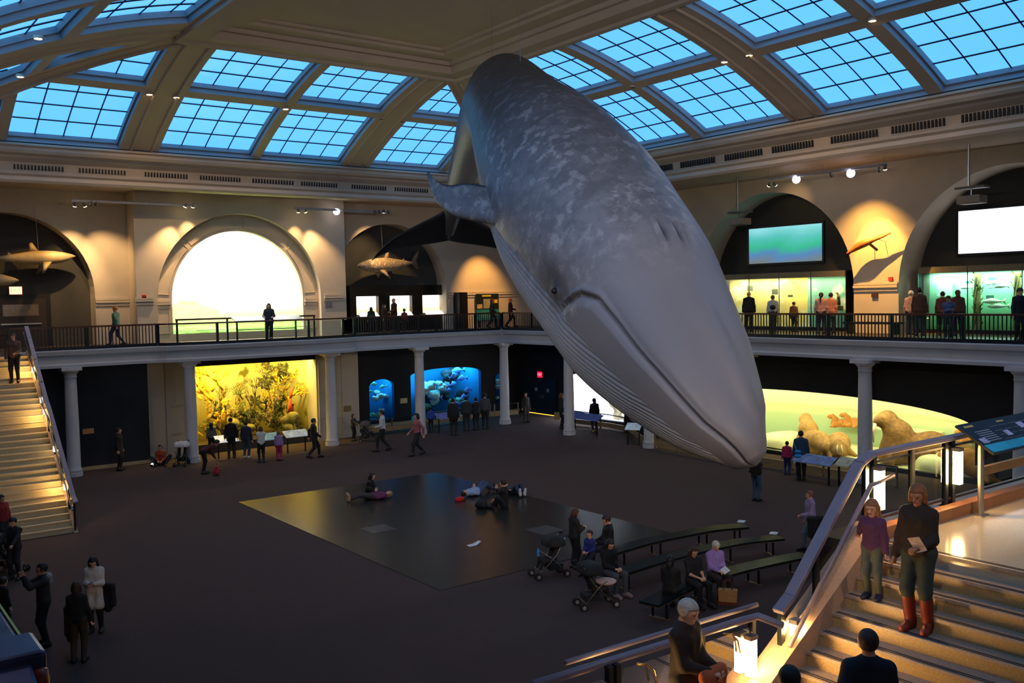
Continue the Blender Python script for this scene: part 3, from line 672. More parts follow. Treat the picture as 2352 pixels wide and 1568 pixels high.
def frame_at(s):
    s = np.atleast_1d(np.asarray(s, float)); C = spline(WS, WC, s); e = 0.05
    T = spline(WS, WC, np.minimum(s+e, 28.4))-spline(WS, WC, np.maximum(s-e, 0)); T /= np.linalg.norm(T, axis=1)[:, None]   # towards the tail
    up = np.array([0, 0, 1.0]); N = up-(T @ up)[:, None]*T; N /= np.linalg.norm(N, axis=1)[:, None]
    Bv = np.cross(T, N)                                              # whale's left/right
    if Bv[0] @ np.array([RT[0], RT[1], 0]) < 0: Bv = -Bv             # make +B the picture's right
    roll = np.radians(np.interp(s, [0, 6, 12, 20, 28], [3.6, 3.6, 2.7, 4, 0]))[:, None]
    N2 = N*np.cos(roll)+Bv*np.sin(roll); B2 = Bv*np.cos(roll)-N*np.sin(roll)
    return C, T, N2, B2
def wprof(a, s): return np.interp(s, PRS, a) if False else np.maximum(0.0, spline(PRS, a, s))
_d = np.linspace(-1.6, 1.6, 190); _v = np.linspace(1.6, 2*PI-1.6, 641)[1:-1]; PH = np.concatenate([_d, np.where(_v > PI, _v-2*PI, _v)]); NPW = len(PH)   # 0 = dorsal, +-pi = ventral, pleated half finer
C, T, N2, B2 = frame_at(S_)
w = wprof(PRW, S_)[:, None]; hu = wprof(PRU, S_)[:, None]; hd = wprof(PRD, S_)[:, None]
ph = PH[None, :]; sg = S_[:, None]; aph = np.abs(ph)
cs, sn = np.cos(ph), np.sin(ph)
ex = np.interp(sg, [0, 2, 6, 10], [0.8, 0.74, 0.8, 1.0])             # squarer head section
X = w*np.sign(sn)*np.abs(sn)**ex; Yv = np.where(cs > 0, hu*np.abs(cs)**np.interp(sg, [0, 5, 9], [0.9, 0.9, 1.0]), -hd*np.abs(cs)**1.0)
# mouth line angle along the head (both sides)
pm = np.interp(sg, [0, 0.3, 1.0, 2.5, 4.2, 5.0, 5.5, 5.9, 6.15], np.radians([86, 84, 81, 78, 74, 75, 84, 97, 108]))
on = np.clip((6.15-sg)/0.25, 0, 1)
rad = np.hypot(w, hu)
below = np.clip((aph-pm)/0.16, 0, 1)
lip = on*below*np.exp(-np.maximum(aph-pm, 0)/0.55)*np.interp(sg, [0, 0.6, 3, 5, 6], [0.05, 0.08, 0.11, 0.13, 0.06])
grv = -0.10*on*np.exp(-((aph-pm)*np.maximum(rad, 0.3)/0.045)**2)
shelf = on*np.exp(-((aph-pm+0.10)*np.maximum(rad, 0.3)/0.14)**2)*(-0.02)
# throat pleats
q0 = np.interp(sg, [0, 1, 3, 5.5, 6.6, 8, 12, 16], np.radians([140, 116, 108, 104, 103, 100, 112, 150]))
zone = np.clip((aph-q0)/0.10, 0, 1)*np.clip((sg-0.35)/0.5, 0, 1)*np.clip((16-sg)/2.0, 0, 1)
ph_w = aph+0.10*np.sin(sg*0.8)*np.clip((6-sg)/6, 0, 1)
pl = np.abs(np.sin((ph_w-PI)*np.interp(sg, [0, 3, 6, 16], [30, 44, 50, 50])))**0.75
pleat = zone*(pl-0.8)*0.12
# rostrum ridge, blowhole mound, eye bump
ridge = 0.10*np.exp(-(aph/0.13)**2)*np.clip((5.2-sg)/1.5, 0, 1)*np.clip((sg-0.6)/1.5, 0, 1)
mound = 0.10*np.exp(-(((sg-5.5)/0.75)**2+(aph/0.24)**2))
slit = -0.12*np.exp(-(((sg-5.75)/0.3)**2+((aph-0.055)/0.020)**2))-0.05*np.exp(-(((sg-5.7)/0.35)**2+((aph-0.14)/0.02)**2))
eye = 0.10*np.exp(-(((sg-6.35)/0.22)**2+((aph-np.radians(97))/0.085)**2))-0.07*np.exp(-(((sg-6.35)/0.42)**2+((aph-np.radians(97))/0.16)**2))
brow = 0.10*on*np.exp(-(((sg-5.5)/0.8)**2+((aph-pm+0.07)/0.05)**2))
dr = lip+grv+shelf+pleat+ridge+mound+slit+eye+brow
nx, ny = X/np.maximum(w, 0.05), np.where(cs > 0, Yv/np.maximum(hu, 0.05), Yv/np.maximum(hd, 0.05)); nl = np.hypot(nx, ny)+1e-6
damp = np.clip(sg/0.35, 0, 1)
X = X+damp*dr*nx/nl; Yv = Yv+damp*dr*ny/nl
V = C[:, None, :]+X[..., None]*B2[:, None, :]+Yv[..., None]*N2[:, None, :]
ii, jj = np.meshgrid(np.arange(NSW-1), np.arange(NPW), indexing='ij'); j2 = (jj+1) % NPW
Q = np.stack([ii*NPW+jj, ii*NPW+j2, (ii+1)*NPW+j2, (ii+1)*NPW+jj], -1).reshape(-1, 4)
# skin: plain lilac grey head, dark mottled back, paler belly
def whale_mat():
    m = bpy.data.materials.new('whale_skin'); m.use_nodes = True; nt = m.node_tree; N = nt.nodes; L = nt.links; b = N['Principled BSDF']
    b.inputs['Roughness'].default_value = 0.46; b.inputs['Specular IOR Level'].default_value = 0.35
    at = N.new('ShaderNodeAttribute'); at.attribute_name = 'along'; sp = N.new('ShaderNodeSeparateColor'); L.new(at.outputs['Color'], sp.inputs[0])
    tc = N.new('ShaderNodeTexCoord')
    def noise(sc, det, rough=0.6):
        n = N.new('ShaderNodeTexNoise'); n.inputs['Scale'].default_value = sc; n.inputs['Detail'].default_value = det; n.inputs['Roughness'].default_value = rough; L.new(tc.outputs['Object'], n.inputs['Vector']); return n
    def ramp(src, stops):
        r = N.new('ShaderNodeValToRGB'); e = r.color_ramp.elements
        for k, (p, c) in enumerate(stops):
            q = e[k] if k < 2 else e.new(p); q.position = p; q.color = (*c, 1) if len(c) == 3 else c
        L.new(src, r.inputs['Fac']); return r
    def mix(f, a, b_):
        x = N.new('ShaderNodeMix'); x.data_type = 'RGBA'; L.new(f, x.inputs[0])
        for k, v in ((6, a), (7, b_)):
            if isinstance(v, tuple): x.inputs[k].default_value = (*v, 1)
            else: L.new(v, x.inputs[k])
        return x.outputs[2]
    def math_(op, a, b_=None):
        x = N.new('ShaderNodeMath'); x.operation = op
        for k, v in ((0, a), (1, b_)):
            if v is None: continue
            if isinstance(v, (int, float)): x.inputs[k].default_value = v
            else: L.new(v, x.inputs[k])
        return x.outputs[0]
    g3 = lambda v: (v, v, v)
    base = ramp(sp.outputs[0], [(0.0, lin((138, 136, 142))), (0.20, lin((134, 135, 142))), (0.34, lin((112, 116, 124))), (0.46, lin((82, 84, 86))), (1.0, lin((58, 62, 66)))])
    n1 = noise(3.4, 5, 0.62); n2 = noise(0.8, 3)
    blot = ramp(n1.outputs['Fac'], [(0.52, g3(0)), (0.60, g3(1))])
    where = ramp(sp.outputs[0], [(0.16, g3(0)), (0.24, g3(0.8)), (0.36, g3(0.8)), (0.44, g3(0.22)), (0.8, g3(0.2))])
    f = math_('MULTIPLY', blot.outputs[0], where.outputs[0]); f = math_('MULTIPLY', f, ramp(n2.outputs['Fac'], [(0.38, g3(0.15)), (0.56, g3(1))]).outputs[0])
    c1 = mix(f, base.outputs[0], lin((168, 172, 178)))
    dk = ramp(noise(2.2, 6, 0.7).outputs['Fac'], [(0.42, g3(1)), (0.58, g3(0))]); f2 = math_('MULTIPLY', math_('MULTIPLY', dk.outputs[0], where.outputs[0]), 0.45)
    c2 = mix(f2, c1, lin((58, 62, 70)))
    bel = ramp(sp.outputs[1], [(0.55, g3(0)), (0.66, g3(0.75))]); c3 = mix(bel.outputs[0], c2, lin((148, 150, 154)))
    dark_fac = N.new('ShaderNodeMath'); dark_fac.operation = 'MULTIPLY'; L.new(sp.outputs[2], dark_fac.inputs[0]); dark_fac.inputs[1].default_value = 0.75
    c4 = mix(dark_fac.outputs[0], c3, lin((30, 33, 37)))
    L.new(c4, b.inputs['Base Color'])
    bp = N.new('ShaderNodeBump'); bp.inputs['Strength'].default_value = 0.12; bp.inputs['Distance'].default_value = 0.03; L.new(noise(22, 4).outputs['Fac'], bp.inputs['Height']); L.new(bp.outputs['Normal'], b.inputs['Normal'])
    return m
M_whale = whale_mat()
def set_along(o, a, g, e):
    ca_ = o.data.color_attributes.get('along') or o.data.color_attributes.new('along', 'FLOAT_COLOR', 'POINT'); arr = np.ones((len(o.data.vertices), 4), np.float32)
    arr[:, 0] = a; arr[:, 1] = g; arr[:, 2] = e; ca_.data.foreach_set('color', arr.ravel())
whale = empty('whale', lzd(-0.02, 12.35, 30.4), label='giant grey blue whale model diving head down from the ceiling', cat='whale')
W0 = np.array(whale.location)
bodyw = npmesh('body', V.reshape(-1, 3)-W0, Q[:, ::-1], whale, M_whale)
dark_mask = np.clip((sg-23.8)/2.0, 0, 1)+np.exp(-(((sg-6.45)/0.55)**2+((aph-np.radians(96))/0.2)**2))+0.9*on*np.exp(-(((sg-5.5)/0.75)**2+((aph-pm+0.03)/0.04)**2))+0.85*zone*np.clip(0.5-pl, 0, 0.5)/0.5+on*np.exp(-((aph-pm)*np.maximum(rad, 0.3)/0.03)**2)*1.1+np.exp(-(((sg-5.75)/0.3)**2+((aph-0.055)/0.022)**2))  # dark eye, mouth and groove lines; tail end darkened to match the shaded fluke
set_along(bodyw, np.broadcast_to(sg/28.4, (NSW, NPW)).ravel(), np.broadcast_to(aph/PI, (NSW, NPW)).ravel(), np.clip(np.broadcast_to(dark_mask, (NSW, NPW)).ravel(), 0, 1))
bm = bmesh.new(); bm.from_mesh(bodyw.data); bmesh.ops.recalc_face_normals(bm, faces=bm.faces); bm.to_mesh(bodyw.data); bm.free()
def fin(name, lead, trail, th, n=24, m=10):
    """wing between two edge curves; lens section"""
    k = len(lead); u = np.linspace(0, 1, n); s = np.linspace(0, 1, k); Lc = spline(s, np.array(lead), u); Tc = spline(s, np.array(trail), u)
    thn = np.interp(u, np.linspace(0, 1, len(th)), th); ax = Lc[-1]-Lc[0]; V_ = []
    for i in range(n):
        ch = Tc[i]-Lc[i]; dirn = (Lc[min(i+1, n-1)]+Tc[min(i+1, n-1)]-Lc[max(i-1, 0)]-Tc[max(i-1, 0)]); nn = np.cross(ch, dirn); nn = nn/(np.linalg.norm(nn)+1e-9)
        for j in range(2*m):
            t = (j/m) if j < m else (2-j/m); side = 1 if j < m else -1
            y = thn[i]*0.5*(2.6*(math.sqrt(max(t, 0))-t)*0.9+0.0)*side
            V_.append(Lc[i]+ch*t+nn*y)
    f = [(i*2*m+j, i*2*m+(j+1) % (2*m), (i+1)*2*m+(j+1) % (2*m), (i+1)*2*m+j) for i in range(n-1) for j in range(2*m)]
    f += [tuple(range(2*m))[::-1], tuple((n-1)*2*m+j for j in range(2*m))]
    o = MB().add([p-W0 for p in V_], f).build(name, M_whale, whale, smooth=True)
    set_along(o, 0.33, 0.3, 0.0); return o
lead = [atD(*p) for p in ((1190, 532, 22.4), (1143, 518, 22.6), (1090, 508, 23.2), (1036, 493, 23.8), (999, 456, 24.4), (979, 400, 25.0))]
trail = [atD(*p) for p in ((1172, 445, 23.3), (1127, 429, 23.5), (1071, 421, 23.9), (1030, 425, 24.3), (1000, 413, 24.7), (985, 395, 25.05))]
fin('flipper', lead, trail, [0.42, 0.34, 0.26, 0.16, 0.05])
C9, T9, N9, B9 = [a[0] for a in frame_at(8.9)]
mir = lambda p: p-2*((p-C9) @ B9)*B9
fin('flipper', [mir(p) for p in lead], [mir(p) for p in trail], [0.42, 0.34, 0.26, 0.16, 0.05])
Ct, Tt, Nt, Bt = [a[0] for a in frame_at(27.2)]
for sgn in (-1, 1):
    e = Bt*sgn
    dn = np.array([0, 0, -1.0])
    L_ = [Ct-0.9*Tt+e*0.1+Nt*0.0, Ct-0.25*Tt+e*0.6, Ct+0.35*Tt+e*1.4+dn*0.08, Ct+1.0*Tt+e*2.3+dn*0.22, Ct+1.75*Tt+e*3.0+dn*0.42, Ct+2.25*Tt+e*3.3+dn*0.55]
    T_ = [Ct+1.75*Tt, Ct+1.95*Tt+e*0.6, Ct+2.0*Tt+e*1.4+dn*0.08, Ct+2.05*Tt+e*2.3+dn*0.22, Ct+2.2*Tt+e*3.0+dn*0.42, Ct+2.3*Tt+e*3.32+dn*0.55]
    o = fin('fluke', L_, T_, [0.42, 0.4, 0.3, 0.2, 0.06]); set_along(o, 1.0, 0.1, 1.25)  # near-black: shade on the fluke underside is put into its colour
Cd, Td, Nd, Bd = [a[0] for a in frame_at(21.3)]
o = fin('dorsal_fin', [Cd+Nd*1.1-Td*0.5, Cd+Nd*1.3-Td*0.1, Cd+Nd*1.52+Td*0.3], [Cd+Nd*1.05+Td*0.5, Cd+Nd*1.25+Td*0.5, Cd+Nd*1.53+Td*0.42], [0.16, 0.1, 0.03]); set_along(o, 0.9, 0.1, 0.3)
for s in (14.0, 19.0):
    Cc, Tc_, Nc, Bc = [a[0] for a in frame_at(s)]
    MB().tube([Cc+np.array((0, 0, 1.2))-W0, np.array((Cc[0], Cc[1], 16.78))-W0], 0.007, 5).build('hanging_cable', M_steel, whale)

_Ce, _Te, _Ne, _Be = [a[0] for a in frame_at(6.35)]
for sgn in (-1, 1):
    a = np.radians(97); r_ = np.array([np.interp(6.35, PRS, PRW), np.interp(6.35, PRS, PRD)])
    p = _Ce+_Be*sgn*(r_[0]*math.sin(a)+0.05)-_Ne*r_[1]*abs(math.cos(a))-W0
    MB().lathe([(0.001, -0.07), (0.05, -0.05), (0.075, 0), (0.05, 0.05), (0.001, 0.07)], p, 12).build('eye', M_black, whale, smooth=True)
# ================================================================ LOWER WALLS WITH DIORAMA WINDOWS
def painted(name, stops, axis='Z', nz=0.15, sc=0.8, blob=None, rough=0.9):
    """a painted backdrop: colour bands by height with brushy noise"""
    m = bpy.data.materials.new(name); m.use_nodes = True; nt = m.node_tree; N = nt.nodes; L = nt.links; b = N['Principled BSDF']; b.inputs['Roughness'].default_value = rough; b.inputs['Specular IOR Level'].default_value = 0.1
    tc = N.new('ShaderNodeTexCoord'); sp = N.new('ShaderNodeSeparateXYZ'); L.new(tc.outputs['Object'], sp.inputs[0])
    n = N.new('ShaderNodeTexNoise'); n.inputs['Scale'].default_value = sc; n.inputs['Detail'].default_value = 6; L.new(tc.outputs['Object'], n.inputs['Vector'])
    ma = N.new('ShaderNodeMath'); ma.operation = 'MULTIPLY_ADD'; L.new(n.outputs['Fac'], ma.inputs[0]); ma.inputs[1].default_value = nz; L.new(sp.outputs[axis], ma.inputs[2])
    mr = N.new('ShaderNodeMapRange'); L.new(ma.outputs[0], mr.inputs[0]); mr.inputs[1].default_value = stops[0][0]+nz/2; mr.inputs[2].default_value = stops[-1][0]+nz/2
    r = N.new('ShaderNodeValToRGB'); z0, z1 = stops[0][0], stops[-1][0]
    for k, (z, c) in enumerate(stops):
        e = r.color_ramp.elements[k] if k < 2 else r.color_ramp.elements.new((z-z0)/(z1-z0)); e.position = (z-z0)/(z1-z0); e.color = (*lin(c), 1)
    L.new(mr.outputs[0], r.inputs[0]); col = r.outputs[0]
    if blob:
        n2 = N.new('ShaderNodeTexNoise'); n2.inputs['Scale'].default_value = blob[1]; n2.inputs['Detail'].default_value = 4; L.new(tc.outputs['Object'], n2.inputs['Vector'])
        r2 = N.new('ShaderNodeValToRGB'); r2.color_ramp.elements[0].position = blob[2]; r2.color_ramp.elements[1].position = blob[2]+0.08; L.new(n2.outputs['Fac'], r2.inputs[0])
        mx = N.new('ShaderNodeMix'); mx.data_type = 'RGBA'; L.new(r2.outputs[0], mx.inputs[0]); L.new(col, mx.inputs[6]); mx.inputs[7].default_value = (*lin(blob[0]), 1); col = mx.outputs[2]
    L.new(col, b.inputs['Base Color']); return m
def backdrop(name, mp, u0, u1, z0, z1, o0, o1, m, par, n=24, floor_m=None, roof_m=None):
    """curved cyclorama: from the front corners back to o1 in the middle"""
    v = []; f = []
    for i in range(n+1):
        t = i/n; u = u0+(u1-u0)*t; o = o0+(o1-o0)*(1-abs(2*t-1)**3.5)
        v += [mp(u, z0, o), mp(u, z1, o)]
    f = [(2*i, 2*i+2, 2*i+3, 2*i+1) for i in range(n)]
    bd = pydata('backdrop', v, f, par, m, True)
    fl = pydata('roof', [mp(u0, z1, o0), mp(u1, z1, o0), mp(u1, z1, o1+0.02), mp(u0, z1, o1+0.02)], [(0, 1, 2, 3)], par, roof_m or M_dark)
    pydata('ground', [mp(u0, z0, o0), mp(u1, z0, o0), mp(u1, z0, o1+0.02), mp(u0, z0, o1+0.02)], [(0, 1, 2, 3)], par, floor_m or M_dark)
    return bd
mL = mapA(45.5); mb = MB()
w1 = arch_face(mb, mL, 22.6, 26.5, 0, 4.47, 25.21, 0.77, 2.2, zb=0.35, rise=0.5)
w2 = arch_face(mb, mL, 26.5, 32.4, 0, 4.47, 29.45, 2.4, 2.62, zb=0.18, rise=0.14)
w3 = arch_face(mb, mL, 32.4, 36.4, 0, 4.47, 33.4, 0.5, 2.15, zb=0.4, rise=0.5)
lw = struct(mb.build('wall_lower_far', M_dark))
for ol in (w1, w2, w3): soffit(mL, ol, 0, 0.25, 'window_reveal', mat('blue_reveal', (30, 50, 90), 0.6), lw, True)
struct(MB().box((22.6, 45.38, 0), (34.6, 45.5, 0.16)).build('baseboard_far', M_board))
mC = mapB(34.7); mb = MB()
wp = arch_face(mb, mC, 34.6, 46.2, 0, 4.47, 38.7, 2.3, 2.3, zb=0.15, rise=0.15)
lb = struct(mb.build('wall_lower_right_corner', M_dark)); soffit(mC, wp, 0, 0.25, 'window_reveal', M_dark, lb, True)
mW = mapB(33.0); mb = MB()
ww = arch_face(mb, mW, -2.0, 34.6, 0, 4.47, 24.2, 7.45, 1.95, zb=0.16, rise=0.114, n=48)
mb.add([mW(34.6, 0, 0), mW(34.6, 0, 1.72), mW(34.6, 4.47, 1.72), mW(34.6, 4.47, 0)], [(0, 1, 2, 3)])
lr_ = struct(mb.build('wall_lower_right', M_dark)); soffit(mW, ww, 0, 0.2, 'window_reveal', M_dark, lr_, True)
# ================================================================ CREATURES: lofted fish and sculpted mammals
def loft(name, pts, rad, par, m, n=16, up=(0, 0, 1), taper_caps=True, sub=6):
    """smooth body along pts with (width, height) radii"""
    k = len(pts); t = np.linspace(0, k-1, (k-1)*sub+1); P = spline(np.arange(k), np.array(pts, float), t); Rd = spline(np.arange(k), np.array(rad, float), t)
    V_ = []; up = np.array(up, float)
    for i in range(len(t)):
        d = P[min(i+1, len(t)-1)]-P[max(i-1, 0)]; d /= np.linalg.norm(d)+1e-9; b_ = np.cross(d, up); b_ /= np.linalg.norm(b_)+1e-9; nn = np.cross(b_, d)
        for j in range(n): a = 2*PI*j/n; V_.append(P[i]+b_*math.cos(a)*max(Rd[i][0], 0.002)+nn*math.sin(a)*max(Rd[i][1], 0.002))
    f = [(i*n+j, i*n+(j+1) % n, (i+1)*n+(j+1) % n, (i+1)*n+j) for i in range(len(t)-1) for j in range(n)]+[tuple(range(n))[::-1], tuple((len(t)-1)*n+j for j in range(n))]
    return MB().add(V_, f).build(name, m, par, smooth=True)
def flat_fin(name, outline, th, par, m):
    """thin tapered fin plate from a 3D outline (list of points, convex-ish)"""
    O = np.array(outline, float); c = O.mean(0); nn = np.cross(O[1]-O[0], O[2]-O[0]); nn /= np.linalg.norm(nn)+1e-9; k = len(O)
    v = list(O)+[c+nn*th/2, c-nn*th/2]
    return MB().add(v, [(i, (i+1) % k, k) for i in range(k)]+[((i+1) % k, i, k+1) for i in range(k)]).build(name, m, par, smooth=True)
def shark(name, loc, L, yaw, label, m, spotted=False, pitch=0.0, group=None, fat=1.0):
    r = empty(name, loc, yaw, label, 'shark' if 'shark' in name else 'fish', group); r.rotation_euler = (0, pitch, yaw); q = L
    X_ = [0.5, 0.44, 0.33, 0.18, 0.0, -0.18, -0.32, -0.42, -0.47]
    loft('body', [(x*q, 0, z*q) for x, z in zip(X_, (0.01, 0.008, 0.0, 0, 0, 0, 0.005, 0.01, 0.012))], [(w_*q*fat, h_*q*fat) for w_, h_ in ((0.008, 0.006), (0.045, 0.035), (0.075, 0.07), (0.085, 0.088), (0.08, 0.09), (0.06, 0.066), (0.035, 0.04), (0.016, 0.02), (0.008, 0.012))], r, m)
    flat_fin('dorsal_fin', [(0.06*q, 0, 0.075*q), (-0.02*q, 0, 0.2*q), (-0.06*q, 0, 0.19*q), (-0.07*q, 0, 0.075*q)], 0.02*q, r, m)
    flat_fin('second_dorsal', [(-0.27*q, 0, 0.045*q), (-0.31*q, 0, 0.085*q), (-0.33*q, 0, 0.04*q)], 0.01*q, r, m)
    for s in (-1, 1):
        flat_fin('pectoral_fin', [(0.2*q, s*0.05*q, -0.04*q), (0.06*q, s*0.15*q, -0.21*q), (0.03*q, s*0.15*q, -0.2*q), (0.08*q, s*0.06*q, -0.05*q)], 0.02*q, r, m)
    flat_fin('anal_fin', [(-0.16*q, 0.03*q, -0.05*q), (-0.2*q, 0.04*q, -0.1*q), (-0.23*q, 0.02*q, -0.05*q)], 0.012*q, r, m)
    flat_fin('tail_fin', [(-0.42*q, 0, 0.02*q), (-0.58*q, 0, 0.2*q), (-0.62*q, 0, 0.2*q), (-0.52*q, 0, 0.03*q), (-0.57*q, 0, -0.09*q), (-0.53*q, 0, -0.09*q), (-0.43*q, 0, 0.0)], 0.02*q, r, m)
    for s in (-1, 1): MB().lathe([(0.001, -0.008*q), (0.008*q, 0), (0.001, 0.008*q)], (0.40*q, s*0.05*q*fat, 0.012*q), 8).build('eye', M_black, r)
    MB().tube([(0.05*q, 0, 0.07*q), (0.05*q, 0.0, 2.2)], 0.006, 5).build('hanging_wire', M_steel, r)
    return r
M_shark = mat('shark_skin', (176, 160, 120), 0.5, var=0.15, scale=4); 
def spot_mat(name, a, b_, sc):
    m = bpy.data.materials.new(name); m.use_nodes = True; nt = m.node_tree; N = nt.nodes; L = nt.links; b = N['Principled BSDF']; b.inputs['Roughness'].default_value = 0.55
    tc = N.new('ShaderNodeTexCoord'); v = N.new('ShaderNodeTexVoronoi'); v.inputs['Scale'].default_value = sc; L.new(tc.outputs['Object'], v.inputs['Vector'])
    r = N.new('ShaderNodeValToRGB'); r.color_ramp.elements[0].position = 0.25; r.color_ramp.elements[1].position = 0.35; r.color_ramp.elements[0].color = (*lin(b_), 1); r.color_ramp.elements[1].color = (*lin(a), 1)
    L.new(v.outputs['Distance'], r.inputs[0]); L.new(r.outputs[0], b.inputs['Base Color']); return m
p = ony(80, 592, 44.75); shark('shark', p, 3.3, math.radians(4), 'tan shark model hanging in the dark niche over the exit doors', M_shark, pitch=math.radians(-2))
p = ony(-60, 640, 44.6); shark('shark', p, 3.3, math.radians(-8), 'lower shark model with only its snout showing over the exit doors', M_shark, pitch=math.radians(4))
p = ony(888, 608, 44.8); shark('whale_shark', p, 3.7, math.radians(184), 'spotted whale shark model hanging above the lit display windows', spot_mat('whale_shark_skin', (150, 132, 104), (214, 200, 170), 9), pitch=math.radians(3), fat=1.15)
# slender wooden animal on the lit pier
p0 = onx(1946, 580, 34.05); p1 = onx(2046, 535, 34.2); dv = p1-p0; Lw = np.linalg.norm(dv); e = dv/Lw
sc_ = empty('carved_animal', p0, label='slender carved wooden sea animal mounted on the lit pier', cat='sculpture')
M_carv = mat('carved_wood', (176, 104, 52), 0.5, var=0.3, scale=8)
g = lambda t, dz=0.0, dx=0.0: e*Lw*t+np.array((dx, 0, dz))
loft('body', [g(-0.02, -0.02), g(0.1, 0.0), g(0.25, 0.06), g(0.42, 0.06), g(0.6, 0.03), g(0.8, 0.0), g(1.0, 0.0)], [(0.02, 0.03), (0.07, 0.09), (0.13, 0.15), (0.14, 0.15), (0.08, 0.08), (0.04, 0.045), (0.015, 0.02)], sc_, M_carv)
flat_fin('tail_fin', [g(-0.02, 0.0), g(-0.03, -0.2), g(0.15, -0.02), g(0.12, 0.1)], 0.04, sc_, mat('dark_carved_wood', (90, 40, 26), 0.5, var=0.3))
flat_fin('flipper', [g(0.45, 0.0, 0.06), g(0.62, -0.42, 0.2), g(0.66, -0.38, 0.2), g(0.5, 0.05, 0.06)], 0.03, sc_, M_carv)
MB().tube([g(0.45), g(0.45)+np.array((0.75, 0, -0.12))], 0.012, 6).tube([g(0.7), g(0.7)+np.array((0.65, 0, -0.1))], 0.01, 6).build('bracket', M_steel, sc_)
MB().tube([g(0.5, 0.08), g(0.75, 0.12), g(0.98, 0.03)], 0.012, 6).build('spine_rod', M_carv, sc_)
# ---------------------------------------------------------------- sculpted walruses and bears
def sculpt(name, caps, h, par, m, k=0.12): V_, F_ = caps_mesh(caps, h, k); return npmesh(name, V_, F_, par, m)
M_wal = mat('walrus_hide', (122, 88, 44), 0.75, var=0.4, scale=7, bump=1.0); M_wal2 = mat('pale_walrus_hide', (164, 126, 66), 0.75, var=0.3, scale=6, bump=0.8); M_wal3 = mat('orange_walrus_hide', (176, 118, 44), 0.75, var=0.25, scale=5, bump=0.4)
M_tusk = mat('ivory', (232, 222, 180), 0.4, var=0.08)
def walrus(loc, yaw, m, label, pose='up', s=1.0):
    r = empty('walrus', loc, yaw, label, 'walrus', 'walruses in the ice diorama')
    if pose == 'up':          # chest raised, head high, body trailing behind (-x)
        caps = [((0.15, 0, 0.35), (0.1, 0, 0.95), 0.5, 0.42), ((0.1, 0, 0.95), (0.42, 0, 1.4), 0.42, 0.27), ((0.42, 0, 1.42), (0.66, 0, 1.36), 0.25, 0.19), ((0.15, 0, 0.42), (-0.9, 0, 0.5), 0.5, 0.52), ((-0.9, 0, 0.5), (-1.9, 0, 0.34), 0.52, 0.33), ((-1.9, 0, 0.3), (-2.5, 0, 0.14), 0.28, 0.12),
                ((0.2, 0.35, 0.4), (0.4, 0.62, 0.08), 0.2, 0.11), ((0.4, 0.62, 0.08), (0.68, 0.75, 0.05), 0.12, 0.07), ((0.2, -0.35, 0.4), (0.4, -0.62, 0.08), 0.2, 0.11), ((0.4, -0.62, 0.08), (0.68, -0.75, 0.05), 0.12, 0.07), ((-2.4, 0.1, 0.12), (-2.85, 0.3, 0.08), 0.12, 0.07), ((-2.4, -0.1, 0.12), (-2.85, -0.3, 0.08), 0.12, 0.07)]
        head, hd = np.array((0.70, 0, 1.34)), np.array((1, 0, -0.25))
    else:                     # lying flat, muzzle on the ice
        caps = [((0.5, 0, 0.42), (-0.6, 0, 0.48), 0.42, 0.5), ((-0.6, 0, 0.48), (-1.5, 0, 0.34), 0.5, 0.3), ((-1.5, 0, 0.3), (-2.0, 0, 0.14), 0.27, 0.12), ((0.5, 0, 0.4), (0.95, 0, 0.32), 0.38, 0.26), ((0.95, 0, 0.3), (1.14, 0, 0.24), 0.24, 0.19),
                ((0.2, 0.4, 0.25), (0.45, 0.72, 0.1), 0.18, 0.08), ((0.2, -0.4, 0.25), (0.45, -0.72, 0.1), 0.18, 0.08), ((-1.95, 0.1, 0.12), (-2.3, 0.28, 0.1), 0.12, 0.06), ((-1.95, -0.1, 0.12), (-2.3, -0.28, 0.1), 0.12, 0.06)]
        head, hd = np.array((1.18, 0, 0.26)), np.array((1, 0, -0.1))
    caps = [(np.array(a)*s, np.array(b_)*s, ra*s, rb*s) for a, b_, ra, rb in caps]
    sculpt('body', caps, 0.06*s, r, m, 0.16*s)
    hd = hd/np.linalg.norm(hd)
    for sgn in (-1, 1):
        a = (head+np.array((0.08, sgn*0.10, -0.06)))*s
        if pose == 'up': MB().tube([a, a+np.array((0.08, 0, -0.3))*s, a+np.array((0.06, -sgn*0.02, -0.62))*s], [0.045*s, 0.04*s, 0.015*s], 8).build('tusk', M_tusk, r, smooth=True)
        else: MB().tube([a+np.array((0.02, 0, 0.08)), a+np.array((-0.12, 0, 0.32))*s, a+np.array((-0.32, -sgn*0.02, 0.46))*s], [0.045*s, 0.04*s, 0.015*s], 8).build('tusk', M_tusk, r, smooth=True)
        MB().lathe([(0.001, -0.025), (0.025, 0), (0.001, 0.025)], (head+np.array((-0.1, sgn*0.17, 0.1)))*s, 8).build('eye', M_black, r)
    MB().lathe([(0.001, -0.1), (0.12, -0.05), (0.14, 0), (0.1, 0.07), (0.001, 0.1)], (head+hd*0.05)*s, 12).build('muzzle', m, r, smooth=True)
    return r
